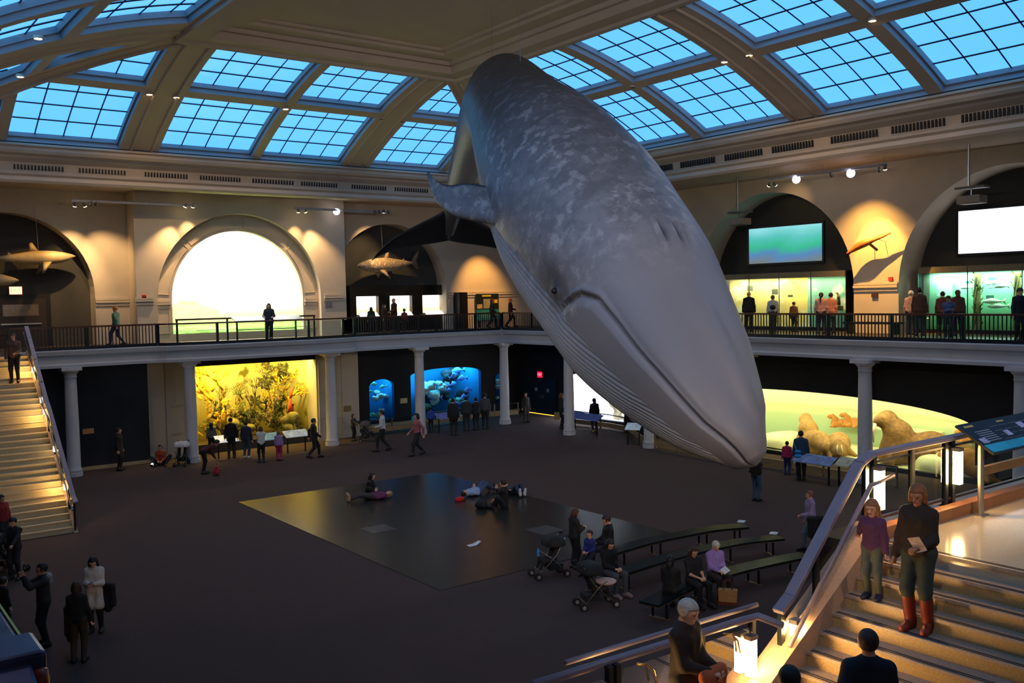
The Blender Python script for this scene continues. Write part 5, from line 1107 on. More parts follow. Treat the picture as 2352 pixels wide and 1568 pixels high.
# kelp columns and fish in the second case
def kelp(px, label):
    q = onx(px, 760, 35.85); r = empty('kelp_column', (35.85, q[1], 5.36), label=label, cat='kelp', group='kelp columns in the fish case')
    MB().tube([(0, 0, 0), (0, 0.02, 1.0), (0, 0, 2.15)], [0.16, 0.14, 0.12], 10).build('stem', mat('kelp_brown', (96, 84, 40), 0.8, var=0.4, scale=20, bump=0.6), r)
    r3 = random.Random(px); b = MB()
    for i in range(60):
        z = r3.uniform(0.05, 2.15); a = r3.uniform(0, 6.28); R_ = 0.14+0.1*(z > 1.6); c = np.array((R_*0.6*math.cos(a), R_*math.sin(a), z)); d = np.array((math.cos(a)*0.05, math.sin(a)*0.08, 0.09)); t = np.array((-math.sin(a), math.cos(a), 0))*0.05
        b.add([c-t, c+t, c+d+t*0.6, c+d-t*0.6], [(0, 1, 2, 3)])
    o = b.build('fronds', mat('kelp_green', (104, 116, 36), 0.7, var=0.4, scale=10), r); o['kind'] = 'stuff'
kelp(2245, 'kelp column with orange specks in the fish case'); kelp(2337, 'bushy kelp column at the far end of the fish case')
M_sf = mat('silver_fish', (170, 190, 160), 0.35, metal=0.2, var=0.15)
def case_fish(items, m, label):
    for px, py, s in items:
        f_ = empty('case_fish', onx(px, py, 35.8), PI/2, label, 'fish', 'fish in the green case')
        loft('body', [(0.25*s, 0, 0), (0.17*s, 0, 0), (0.02*s, 0, 0.01*s), (-0.15*s, 0, 0), (-0.22*s, 0, 0)], [(0.005*s, 0.01*s), (0.025*s, 0.04*s), (0.035*s, 0.07*s), (0.015*s, 0.03*s), (0.006*s, 0.015*s)], f_, m, 10, sub=3)
        flat_fin('tail_fin', [(-0.2*s, 0, 0.01), (-0.32*s, 0, 0.08*s), (-0.28*s, 0, 0.0), (-0.32*s, 0, -0.08*s)], 0.01, f_, m)
case_fish(((2299, 658, 1.0),), M_sf, 'largest silver fish beside the second kelp column'); case_fish(((2271, 653, 0.5), (2277, 661, 0.45), (2284, 651, 0.45), (2290, 660, 0.4)), M_sf, 'small silver fish in a shoal in the green case')
case_fish(((2280, 692, 1.6), (2291, 703, 1.5)), mat('pale_fish', (226, 236, 206), 0.4), 'long pale fish low in the green case'); case_fish(((2218, 661, 0.9),), mat('white_fish', (240, 240, 226), 0.4), 'round white fish between text panel and kelp')
bird = empty('cormorant', onx(1926, 697, 35.85), math.radians(100), 'stuffed cormorant perched in the map case', 'bird')
sculpt('body', [((0, 0, 0.0), (0.0, 0, 0.28), 0.09, 0.07), ((0, 0, 0.28), (0.05, 0, 0.45), 0.05, 0.035), ((0.05, 0, 0.45), (0.12, 0, 0.47), 0.035, 0.025)], 0.018, bird, mat('bird_tan', (150, 130, 84), 0.7, var=0.3), 0.04)
MB().tube([(0.13, 0, 0.47), (0.2, 0, 0.46)], [0.012, 0.005], 6).build('beak', M_black, bird); MB().tube([(0, 0.05, 0.3), (-0.06, 0.1, 0.05), (-0.1, 0.1, -0.1)], [0.03, 0.05, 0.01], 8).build('wing', mat('bird_dark', (40, 34, 30), 0.7), bird); MB().box((-0.15, -0.15, -0.3), (0.15, 0.15, -0.1)).build('perch', mat('perch_rock', (150, 130, 90), 0.8, var=0.2), bird)
# pier fittings
for q, nm, m, lab, cat_ in (((2003, 672, 2017, 682), 'picture_plaque', mat('plaque_brown', (74, 50, 36), 0.5, var=0.4, scale=9), 'small dark picture plaque on the lit pier', 'plaque'), ((2042, 636, 2051, 645), 'fire_alarm', mat('alarm_red', (200, 60, 40), 0.4), 'red fire alarm box on the lit pier', 'alarm')):
    o = block(*q, 34.69, nm, m, None, 0.06); tag(o, lab, cat_)
for q, lab in (((325, 677, 335, 684), 'red fire alarm box on the pavilion wall'),):
    a = ony(q[0], q[1], WP); c = ony(q[2], q[3], WP); o = MB().box((a[0], WP-0.06, c[2]), (c[0], WP, a[2])).build('fire_alarm', mat('alarm_red', (200, 60, 40), 0.4), None); tag(o, lab, 'alarm')
a = ony(754, 696, WP); o = MB().box((a[0]-0.2, WP-0.03, a[2]-0.22), (a[0]+0.2, WP, a[2]+0.05)).build('wall_plaque', mat('grey_wall_plaque', (140, 134, 126), 0.5), None); tag(o, 'small grey plaque beside the bright arch', 'plaque')
a = ony(797, 938, 43.2); o = MB().box((a[0]-0.22, 43.16, a[2]-0.14), (a[0]+0.22, 43.2, a[2]+0.14)).build('wall_plaque', mat('brass_plaque', (150, 130, 84), 0.4, metal=0.4), None); tag(o, 'brass plaque on the pier beside the coral reef', 'plaque')
a = ony(927, 920, 45.45); o = MB().box((a[0]-0.22, 45.42, a[2]-0.14), (a[0]+0.22, 45.46, a[2]+0.14)).build('wall_plaque', mat('pale_plaque', (176, 170, 120), 0.5, emit=0.05), None); tag(o, 'pale label on the dark wall between the blue windows', 'plaque')
a = ony(203, 990, 42.55); o = MB().box((a[0]-0.22, 42.55, a[2]-0.11), (a[0]+0.22, 42.6, a[2]+0.11)).build('wall_plaque', mat('amber_plaque', (176, 120, 76), 0.5, emit=0.05), None); tag(o, 'amber label on the dark wall beside the far stairs', 'plaque')
bq = empty('balcony_bench', (33.9, 21.3, ZF), label='dark bench against the lit pier on the balcony', cat='bench'); MB().box((-0.25, -1.2, 0.40), (0.25, 1.2, 0.48)).build('seat', M_black, bq)
for y in (-1.0, 1.0): MB().box((-0.2, y-0.05, 0), (0.2, y+0.05, 0.40)).build('leg', M_black, bq)
# ================================================================ LIGHT TRACKS
def spot_head(par, o, tgt, lit=True, big=False, power=0, col=(255, 204, 142), cone=56, bl=0.9):
    o = np.array(o, float); d = np.array(tgt, float)-o; d /= np.linalg.norm(d); p0 = np.array(par.location)
    h = MB().tube([o-p0-d*0.16, o-p0], [0.05, 0.075], 10).build('spot_head', mat('track_grey', (110, 110, 112), 0.4, metal=0.5), par, smooth=True)
    MB().tube([o-p0+d*0.001, o-p0+d*0.02], 0.068 if not big else 0.16, 12).build('spot_lens', mat('hot_lens' if not big else 'flood_lens', (255, 232, 180) if not big else (255, 250, 255), 0.3, emit=18 if lit else 0, var=0, ecol=(255, 226, 170) if not big else (250, 240, 255)) if lit else M_black, h)
    if power: lamp('track_lamp', 'SPOT', o+d*0.06, power, col, 0.05, target=tgt, spot=cone, blend=bl)
def track(a, b_, label, wires):
    t = empty('light_track', a, label=label, cat='light track', group='spotlight tracks'); v = np.array(b_)-np.array(a)
    MB().bar((0, 0, 0), v, 0.1, 0.1).build('rail', mat('track_pale', (150, 152, 158), 0.5, metal=0.1), t)
    for s in wires: MB().tube([v*s, v*s+np.array((0, 0, 12.0-a[2]))], 0.008, 5).build('hanging_wire', M_steel, t)
    return t
def yA(px, py, y=42.9): return ony(px, py, y)
t1 = track(yA(163, 460), yA(452, 472), 'pale light track hanging before the far wall left of the arch', (0.02, 0.5, 0.98))
for px, tx, lit, pw in ((172, (9.6, 44.8, 8.8), 1, 900), (195, (11.3, 44.8, 8.6), 1, 700), (425, (12.8, 43.6, 8.2), 1, 1000), (443, (14.3, 43.6, 9.8), 1, 300)):
    o = yA(px, 474+0.04*px/4-3); spot_head(t1, o, tx, lit, power=pw)
for px in (208, 220): spot_head(t1, yA(px, 470), (9, 44.8, 8), False)
lamp('shark_spot', 'SPOT', yA(172, 474), 900, (255, 186, 80), 0.03, target=(8.2, 44.8, 8.6), spot=46, blend=0.4)
t2 = track(yA(677, 478), yA(900, 488), 'pale light track hanging right of the bright arch', (0.02, 0.5, 0.98))
for px, tx, lit, pw in ((685, (19.6, 43.6, 9.6), 1, 300), (702, (21.2, 43.6, 8.2), 1, 1000), (880, (24.2, 44.8, 9.7), 1, 700)):
    spot_head(t2, yA(px, 487), tx, lit, power=pw)
for px in (862, 871, 892): spot_head(t2, yA(px, 489), (26, 45, 9), False)
spot_head(t2, yA(773, 486), (10, 20, 6), True, True)
lamp('whale_shark_spot', 'SPOT', yA(880, 488)+np.array((0, -0.1, 0)), 900, (255, 196, 120), 0.03, target=(25.6, 45.2, 8.2), spot=44, blend=0.4)
def xB(px, py, x=32.6): return onx(px, py, x)
t3 = track(xB(1760, 412), xB(2036, 378), 'pale light track hanging before the right wall pier', (0.02, 0.5, 0.98))
for px, py, tx, lit, pw, big in ((1766, 426, (34.7, 30, 8), 1, 0, 0), (1781, 424, (34.7, 25.5, 10.8), 1, 60, 0), (1829, 412, (20, 10, 6), 1, 0, 1), (1911, 404, (34.6, 21.8, 9.0), 0, 0, 0), (1954, 398, (20, 8, 6), 1, 0, 1), (2020, 393, (34.7, 21, 9), 0, 0, 0), (2033, 388, (34.7, 21.0, 8.0), 1, 0, 0)):
    spot_head(t3, xB(px, py), tx, lit, bool(big), pw)
lamp('pier_spot', 'SPOT', xB(1935, 402), 1500, (255, 188, 92), 0.04, target=(34.7, 21.9, 7.4), spot=84, blend=0.9)
lamp('pier_spot', 'SPOT', xB(1935, 402), 1700, (255, 190, 92), 0.03, target=(34.7, 21.4, 7.9), spot=46, blend=0.5)
lamp('far_corner_spot', 'SPOT', (31.0, 42.2, 10.6), 1300, (255, 184, 96), 0.05, target=(31.5, 44.8, 7.0), spot=60, blend=0.8)
# ================================================================ DOWNLIGHTS IN THE CEILING RIBS
def cove_hit(px, py):
    d = ray(px, py); best = None
    for side in 'ABD':
        for t in np.linspace(0.005, 0.03, 2600):
            P = CAMP+d*t; dd = {'A': YA-P[1], 'B': XB-P[0], 'D': P[0]-XD}[side]
            if -0.6 < dd < DT+0.1:
                if P[2] >= zc(dd)-0.02: 
                    if best is None or t < best[0]: best = (t, side, {'A': P[0], 'B': P[1], 'D': P[1]}[side], dd)
                    break
    return best
M_hot = mat('downlight_lens', (255, 228, 176), 0.3, emit=16, var=0, ecol=(255, 214, 150)); M_off = mat('downlight_off', (16, 14, 14), 0.5)
for px, py, lit in ((87, 87, 1), (46, 175, 1), (343, 216, 1), (405, 223, 1), (347, 362, 1), (656, 249, 1), (784, 390, 1), (829, 392, 1), (2004, 46, 1), (1721, 126, 1), (1664, 141, 1), (1833, 284, 1), (290, 357, 0), (877, 272, 0), (924, 278, 0), (1454, 200, 0), (1887, 273, 0)):
    h = cove_hit(px, py)
    if h is None: continue
    P = np.array(cov(h[1], h[2], max(h[3], -0.3), -0.02)); 
    dl = empty('downlight', P, label='lit round downlight set in a ceiling rib' if lit else 'unlit round downlight set in a ceiling rib', cat='downlight', group='downlights in the ceiling ribs')
    MB().lathe([(0.13, 0.06), (0.15, -0.02), (0.115, -0.03), (0.11, 0.02)], n=14).build('trim_ring', M_ceil, dl); MB().lathe([(0.105, -0.03), (0.11, 0.0)], n=14).build('lens', M_hot if lit else M_off, dl)
    if lit: lamp('downlight_lamp', 'SPOT', P+np.array((0, 0, -0.08)), 260, (255, 206, 140), 0.1, target=P+np.array((0, 0, -5)), spot=150, blend=0.6)

# teal theatre spots from the right-hand track
lamp('teal_spot', 'SPOT', xB(1960, 400), 700, (70, 230, 200), 0.05, target=onz(1420, 1012, 0), spot=17, blend=0.9)
lamp('cyan_spot', 'SPOT', xB(1800, 408), 500, (60, 215, 255), 0.03, target=onz(1462, 1290, 0.45), spot=4.5, blend=0.4)
# ================================================================ PEOPLE
def ell(P, c, r): q = (P-np.array(c))/np.array(r); return (np.linalg.norm(q, axis=1)-1)*min(r)
def smin(a, b_, k): h = np.clip(0.5+0.5*(b_-a)/k, 0, 1); return b_*(1-h)+a*h-k*h*(1-h)
def head_sdf(P):
    d = ell(P, (-0.012, 0, 0.028), (0.098, 0.077, 0.092))
    d = smin(d, caps_sdf([((0.02, 0, -0.02), (0.052, 0, -0.082), 0.062, 0.034), ((0.0, 0, -0.04), (0.0, 0, -0.13), 0.052, 0.056)], 0.03)(P), 0.035)
    d = smin(d, caps_sdf([((0.084, 0, 0.02), (0.104, 0, -0.026), 0.010, 0.015)], 0.01)(P), 0.014)           # nose
    d = smin(d, caps_sdf([((0.078, -0.04, 0.034), (0.078, 0.04, 0.034), 0.012, 0.012)], 0.01)(P), 0.02)      # brow
    d = smin(d, caps_sdf([((0.082, -0.018, -0.056), (0.082, 0.018, -0.056), 0.009, 0.009)], 0.01)(P), 0.01)  # mouth
    for s in (-1, 1):
        d = smin(d, ell(P, (-0.012, s*0.078, -0.004), (0.022, 0.012, 0.034)), 0.008)
        d = np.maximum(d, -(np.linalg.norm(P-np.array((0.094, s*0.032, 0.010)), axis=1)-0.015))
        d = np.minimum(d, np.linalg.norm(P-np.array((0.078, s*0.032, 0.010)), axis=1)-0.0125)
    return d
_tmpl = {}
def head_t(h):
    if ('head', h) not in _tmpl:
        V_, F_ = snet(head_sdf, (-0.12, -0.1, -0.14), (0.125, 0.1, 0.125), h); c = V_[F_].mean(1); mi = np.zeros(len(F_), int)
        for s in (-1, 1): mi[np.linalg.norm(c-np.array((0.09, s*0.032, 0.010)), axis=1) < 0.011] = 1
        mi[(np.abs(c[:, 2]+0.056) < 0.008) & (np.abs(c[:, 1]) < 0.024) & (c[:, 0] > 0.08)] = 2
        _tmpl['head', h] = (V_, F_, mi)
    return _tmpl['head', h]
def hair_t(style, h):
    if ('hair', style, h) in _tmpl: return _tmpl['hair', style, h]
    gr = 0.016 if style not in ('beanie', 'hood') else 0.024
    extra = {'short': [], 'beanie': [], 'hood': [((-0.07, 0, -0.06), (-0.07, 0, -0.1), 0.08, 0.08)], 'bob': [((-0.05, 0, -0.02), (-0.06, 0, -0.08), 0.08, 0.07), ((-0.01, 0.08, 0.0), (0.0, 0.085, -0.08), 0.03, 0.026), ((-0.01, -0.08, 0.0), (0.0, -0.085, -0.08), 0.03, 0.026)],
             'long': [((-0.06, 0.03, -0.02), (-0.09, 0.04, -0.28), 0.07, 0.05), ((-0.06, -0.03, -0.02), (-0.09, -0.04, -0.28), 0.07, 0.05), ((-0.01, 0.08, 0.02), (0.01, 0.09, -0.22), 0.03, 0.03), ((-0.01, -0.08, 0.02), (0.01, -0.09, -0.22), 0.03, 0.03)],
             'pony': [((-0.1, 0, 0.03), (-0.14, 0, -0.05), 0.035, 0.035), ((-0.14, 0, -0.05), (-0.12, 0, -0.3), 0.035, 0.02)], 'bun': [((-0.1, 0, 0.07), (-0.12, 0, 0.08), 0.04, 0.035)]}[style]
    def f(P):
        d = ell(P, (-0.014, 0, 0.03), (0.098+gr, 0.077+gr, 0.092+gr))
        low = -0.05 if style in ('short',) else (-0.01 if style == 'beanie' else -0.07)
        face = np.minimum(P[:, 0]-0.035+0.25*np.maximum(-P[:, 2], 0)*0, 0.072+0.25*(P[:, 0]-0.1)-P[:, 2]) if style != 'beanie' else np.minimum(P[:, 0]-0.02, 0.045-P[:, 2])
        d = np.maximum(d, face); d = np.maximum(d, low+0.35*np.maximum(P[:, 0]+0.02, 0)-P[:, 2])
        d = np.maximum(d, -(ell(P, (-0.014, 0, 0.028), (0.094, 0.072, 0.088))))
        if extra: d = smin(d, np.maximum(caps_sdf(extra, 0.03)(P), np.minimum(P[:, 0]-0.03, 0.06-P[:, 2])), 0.015)
        return d
    _tmpl['hair', style, h] = snet(f, (-0.19, -0.14, -0.36), (0.13, 0.14, 0.16), h); return _tmpl['hair', style, h]
def hand_t(grip, h):
    if ('hand', grip, h) not in _tmpl:
        caps = [((0.0, 0, 0), (0.03, 0, 0), 0.026, 0.022), ((0.02, 0.022, 0), (0.085, 0.03, 0), 0.016, 0.014), ((0.02, 0, 0), (0.09, 0.01, 0), 0.017, 0.015), ((0.02, -0.012, 0), (0.088, -0.012, 0), 0.017, 0.014), ((0.02, -0.024, 0), (0.08, -0.032, 0), 0.015, 0.012)]
        for y0, L_, r in ((0.031, 0.066, 0.0085), (0.011, 0.075, 0.009), (-0.011, 0.070, 0.0085), (-0.032, 0.055, 0.0075)):
            p = np.array((0.086, y0, 0.0)); a = 0.25 if not grip else 0.9
            for l, add in ((0.45, a), (0.3, a*0.9), (0.25, a*0.7)):
                ang = add if l == 0.45 else ang+add; q = p+np.array((math.cos(ang), 0.0, -math.sin(ang)))*L_*l; caps.append((p, q, r, r*0.92)); p = q
        caps += [((0.022, 0.026, 0), (0.05, 0.055, -0.012), 0.014, 0.011), ((0.05, 0.055, -0.012), (0.082, 0.062 if not grip else 0.045, -0.03), 0.0105, 0.0085)]
        _tmpl['hand', grip, h] = caps_mesh(caps, h, 0.006)
    return _tmpl['hand', grip, h]
def ik(a, c, l1, l2, pole):
    v = c-a; d = np.linalg.norm(v); 
    if d > (l1+l2)*0.995: c = a+v/d*(l1+l2)*0.995; v = c-a; d = np.linalg.norm(v)
    x = (l1*l1-l2*l2+d*d)/(2*d); h = math.sqrt(max(l1*l1-x*x, 0)); n = v/d; p = pole-(pole @ n)*n; p = p/(np.linalg.norm(p)+1e-9)
    return a+n*x+p*h, c
def rotm(ax, a):
    return np.array(Matrix.Rotation(a, 3, ax))
RES = {'near': (0.020, 0.007, 0.0055), 'mid': (0.028, 0.011, 0.008), 'far': (0.038, 0.015, 0.010)}
SKIN = {'light': (214, 160, 130), 'mid': (180, 124, 92), 'dark': (104, 66, 46)}
def person(loc, rel, H, label, top=(40, 40, 44), leg=(34, 36, 42), shoe=(30, 28, 28), hair=(40, 28, 22), style='short', skin='light', pose='stand', arms='down', res='mid', coat=0.0, lean=0.0, hpitch=0.1, hyaw=0.0, group=None, sleeve=1.0, hat=None, seat=0.45, lift=0.0, boots=False, wide=1.0, name='person', reach=None):
    s = H/1.72; loc = np.array(loc, float); hb, hh, hd_ = RES[res]; child = H < 1.25
    toc = math.atan2(-loc[1], -loc[0]); yaw = toc+math.radians(rel)
    pel = np.array((0, 0, 0.95)); A = [np.array((-0.02, y, 0.085)) for y in (0.10, -0.10)]; tl = [np.array((0.17, 0.02, -0.045)), np.array((0.17, -0.02, -0.045))]; kp = np.array((1, 0, 0.15))
    if pose == 'walk': A = [np.array((0.24, 0.09, 0.09)), np.array((-0.28, -0.09, 0.14))]; pel[2] = 0.92
    if pose == 'sit':
        z = seat/s+0.10; pel = np.array((0, 0, z)); A = [np.array((0.46, 0.13, 0.085)), np.array((0.42, -0.12, 0.085))]
    if pose == 'floor': pel = np.array((0, 0, 0.13)); A = [np.array((0.30, 0.24, 0.08)), np.array((0.36, -0.2, 0.08))]; kp = np.array((0.3, 0, 1))
    if pose == 'floorside': pel = np.array((0, 0, 0.13)); A = [np.array((0.55, 0.15, 0.08)), np.array((0.62, -0.05, 0.08))]; kp = np.array((0.1, 0, 1))
    if pose == 'bend': A = [np.array((0.02, 0.12, 0.085)), np.array((-0.05, -0.12, 0.085))]; lean = max(lean, 1.15)
    if pose == 'crouch': pel = np.array((0, 0, 0.34)); A = [np.array((0.12, 0.13, 0.085)), np.array((0.05, -0.13, 0.085))]; lean = max(lean, 0.5)
    if pose == 'step': A = [np.array((0.02, 0.10, 0.085)), np.array((0.30, -0.09, -0.04))]; pel[2] = 0.93
    if pose in ('lie', 'lieknee'): pass
    Rl = rotm('Y', lean); T = lambda p: pel+Rl @ (np.array(p, float)-np.array((0, 0, 0.95)))
    waist, chest, neck = T((0, 0, 1.08)), T((0.0, 0, 1.30)), T((-0.01, 0, 1.46))
    hw = 0.17*wide if not child else 0.16*wide; hs = 1.22 if child else 1.0
    Rh = Rl @ rotm('Z', hyaw) @ rotm('Y', hpitch-lean*0.55); hc = neck+Rl @ np.array((0.01, 0, 0.03))+Rh @ np.array((0.015, 0, 0.105*hs))
    SH = [T((0, hw, 1.375)), T((0, -hw, 1.375))]; HP = [pel+np.array((0, 0.085, -0.02)), pel+np.array((0, -0.085, -0.02))]
    tgt = {'down': [(0.06, 0.25, 0.84), (0.06, -0.25, 0.84)], 'walk': [(-0.16, 0.25, 0.90), (0.26, -0.22, 0.95)], 'phone': [(0.30, 0.06, 1.16), (0.30, -0.05, 1.15)], 'photo': [(0.36, 0.07, 1.52), (0.36, -0.07, 1.50)], 'rail': [(0.34, 0.2, 1.08), (0.34, -0.2, 1.08)], 'fold': [(0.2, -0.10, 1.14), (0.22, 0.10, 1.18)],
           'lap': [(0.30, 0.08, 1.05), (0.32, -0.07, 1.06)], 'push': [(0.45, 0.2, 1.06), (0.45, -0.2, 1.06)], 'carry': [(0.30, 0.1, 1.05), (0.06, -0.25, 0.84)], 'mouth': [(0.22, 0.04, 1.42), (0.3, -0.08, 1.05)], 'reachdown': [(0.30, 0.1, 0.85), (0.30, -0.1, 0.85)], 'handrail': [(0.06, 0.25, 0.84), (0.22, -0.46, 1.05)], 'belly': [(0.16, 0.05, 1.10), (0.16, -0.05, 1.12)], 'prop': [(-0.22, 0.26, 0.98), (-0.2, -0.26, 0.98)]}[arms]
    EL, WR = [], []
    for i in (0, 1):
        sg_ = 1 if i == 0 else -1; tw = T(tgt[i])
        if reach and i in reach: tw = rotm('Z', -yaw) @ ((np.array(reach[i])-loc)/s)
        e, w_ = ik(SH[i], tw if arms != 'reachdown' else T((0, 0, 1.41))+np.array((0.05, sg_*0.1, -0.50)), 0.285, 0.255, Rl @ np.array((-0.5, sg_*0.35, -0.6))); EL.append(e); WR.append(w_)
    KN = []
    for i in (0, 1): k_, a_ = ik(HP[i], A[i], 0.435, 0.43, kp+np.array((0, 0.12 if i == 0 else -0.12, 0)) if pose != 'floor' else np.array((0.25, 0.8 if i == 0 else -0.8, 0.7))); KN.append(k_); A[i] = a_
    if pose == 'lieknee': KN = [np.array((0.26, 0.1, 0.58)), np.array((0.22, -0.1, 0.58))]; A = [np.array((-0.02, 0.1, 0.30)), np.array((0.0, -0.1, 0.26))]
    TO = [A[i]+(tl[i] if pose != 'walk' or i == 0 else np.array((0.15, 0, -0.09))) for i in (0, 1)]
    G = None
    if pose in ('lie', 'lieknee'):
        G = (rotm('Y', -PI/2), np.array((0.0, 0, 0.13)))      # on the back, head towards -x, feet to +x
    def X_(p):
        p = np.asarray(p, float)
        if G is not None: p = (p-np.array((0, 0, 0.95))) @ G[0].T+G[1]
        return p*s
    sh = 0.06
    torso = [(pel+np.array((0, sh, 0)), T((0, sh*0.85, 1.08)), 0.108, 0.10), (pel-np.array((0, sh, 0)), T((0, -sh*0.85, 1.08)), 0.108, 0.10), (T((0, sh*0.85, 1.08)), T((0.01, sh*1.05, 1.30)), 0.10, 0.112), (T((0, -sh*0.85, 1.08)), T((0.01, -sh*1.05, 1.30)), 0.10, 0.112), (T((-0.01, 0, 1.42)), T((0, hw-0.015, 1.375)), 0.075, 0.058), (T((-0.01, 0, 1.42)), T((0, -hw+0.015, 1.375)), 0.075, 0.058)]
    arm = []
    for i in (0, 1): arm += [(SH[i], EL[i], 0.054, 0.043), (EL[i], WR[i], 0.042, 0.027)]
    legs = []
    for i in (0, 1): legs += [(HP[i], KN[i], 0.092, 0.060), (KN[i], A[i], 0.060, 0.037)]
    feet = [[(A[i]+np.array((-0.03, 0, -0.035)), A[i]+np.array((0.03, 0, -0.03)), 0.042, 0.042), (A[i], TO[i], 0.04, 0.036)] for i in (0, 1)]
    nk = [(neck+Rl @ np.array((0, 0, -0.04)), neck+Rl @ np.array((0.005, 0, 0.06)), 0.056, 0.052)]
    tr = lambda caps: [(X_(a), X_(b_), ra*s, rb*s) for a, b_, ra, rb in caps]
    pr = bpy.data.objects  # body mesh = continuous trunk and limbs, head and hands joined on
    V_, F_ = caps_mesh(tr(torso+arm+legs+nk+feet[0]+feet[1]), hb*s if res != 'near' else hb, 0.045*s); mi = np.zeros(len(F_), int)
    parts = [(V_, F_, mi)]
    hv, hf, hm = head_t(hh); RG = G[0] @ Rh if G is not None else Rh; hcx = X_(hc)
    parts.append(((hv*s*hs) @ RG.T+hcx, hf, hm))
    for i in (0, 1):
        tv, tf = hand_t(arms in ('rail', 'photo', 'phone', 'push', 'handrail', 'lap', 'carry'), hd_); d = X_(WR[i])-X_(EL[i]); d /= np.linalg.norm(d); upv = np.array((0, 0, 1.0)) if abs(d[2]) < 0.8 else np.array((0, -1.0 if i == 0 else 1.0, 0.2))
        side = np.cross(upv, d); side /= np.linalg.norm(side); nn = np.cross(d, side); M_ = np.stack([d, side*(1 if i == 1 else -1), nn], 1); q = (tv*s) @ M_.T+X_(WR[i])-d*0.005
        parts.append((q, tf if i == 1 else tf[:, ::-1], np.zeros(len(tf), int)))
    n0 = 0; VV, FF, MM = [], [], []
    for v, f, m_ in parts: VV.append(v); FF.append(f+n0); MM.append(m_); n0 += len(v)
    M_sk = mat('skin', SKIN[skin], 0.55, var=0.06, scale=20)
    body = npmesh(name, np.concatenate(VV), np.concatenate(FF), None, [M_sk, mat('eye', (36, 30, 28), 0.3, var=0), mat('lips', (170, 92, 84), 0.5, var=0)], True, np.concatenate(MM))
    body.location = Vector((loc[0], loc[1], loc[2]+lift)); body.rotation_euler = (0, 0, yaw); tag(body, label, 'person', group)
    ct = torso+[(HP[0], pel, 0.10, 0.10), (HP[1], pel, 0.10, 0.10)]
    if coat:
        for i in (0, 1): q = HP[i]+(KN[i]-HP[i])*coat; ct.append((HP[i], q, 0.095, 0.10))
        ct.append((HP[0]+(KN[0]-HP[0])*coat*0.9, HP[1]+(KN[1]-HP[1])*coat*0.9, 0.09, 0.09))
    sl = []
    for i in (0, 1): sl += [(SH[i], EL[i], 0.054, 0.043)]+([(EL[i], EL[i]+(WR[i]-EL[i])*0.92, 0.045, 0.036)] if sleeve > 0.6 else [])
    M_t = mat('top_cloth', top, 0.8, var=0.15, scale=14, bump=0.25); M_l = mat('trouser_cloth', leg, 0.8, var=0.15, scale=14, bump=0.25); M_s = mat('shoe_leather', shoe, 0.5, var=0.1)
    V_, F_ = caps_mesh(tr(ct+sl), hb*s*0.95 if res != 'near' else hb*0.9, 0.045*s, 0.015*s); npmesh('top', V_, F_, body, M_t)
    V_, F_ = caps_mesh(tr([(HP[0], HP[1], 0.105, 0.105)]+legs), hb*s*0.95 if res != 'near' else hb*0.9, 0.04*s, 0.016*s); npmesh('trousers', V_, F_, body, M_l)
    for i in (0, 1):
        fc = feet[i]+([(A[i], A[i]+(KN[i]-A[i])*0.75, 0.052, 0.062)] if boots else []); V_, F_ = caps_mesh(tr(fc), (0.022 if res != 'near' else 0.015)*max(s, 0.6), 0.02*s, 0.014*s); npmesh('shoe' if not boots else 'boot', V_, F_, body, M_s)
    if style != 'bald':
        tv, tf = hair_t(style, max(hh, 0.010)); npmesh('hair' if style not in ('beanie', 'hood') else ('hat' if style == 'beanie' else 'hood'), (tv*s*hs) @ RG.T+hcx, tf, body, mat('hair', hair, 0.6, var=0.2, scale=30))
    if hat:
        tv, tf = hair_t('beanie', max(hh, 0.010)); npmesh('hat', (tv*s*hs*1.06) @ RG.T+hcx, tf, body, mat('hat_cloth', hat, 0.8, var=0.15))
    wr = [np.array(body.matrix_basis @ Vector(X_(w_))) for w_ in WR]
    return body, wr, yaw
def hz(px, py): return 712-0.0201*(px+458)
def hfrom(loc, py_top, px):
    """height of a figure standing at loc whose head reaches image row py_top"""
    D = (RM.T @ (loc-CAMP))[2]; return float(np.clip(HCAM-(py_top-hz(px, 0))*D/FPX-loc[2], 0.6, 1.92))
def pf(px, py, ptop, rel, label, z=0.0, H=None, **k):
    L_ = onz(px, py, z); H = H or hfrom(L_, ptop, px); return person(L_, rel, H, label, **k)
def pB(px, x, ptop, rel, label, H=None, **k):
    L_ = onx(px, 700, x); L_[2] = ZF; H = H or hfrom(L_, ptop, px); return person(L_, rel, H, label, **k)
def pA(px, y, ptop, rel, label, H=None, **k):
    L_ = ony(px, 700, y); L_[2] = ZF; H = H or hfrom(L_, ptop, px); return person(L_, rel, H, label, **k)
DK = (30, 30, 34)
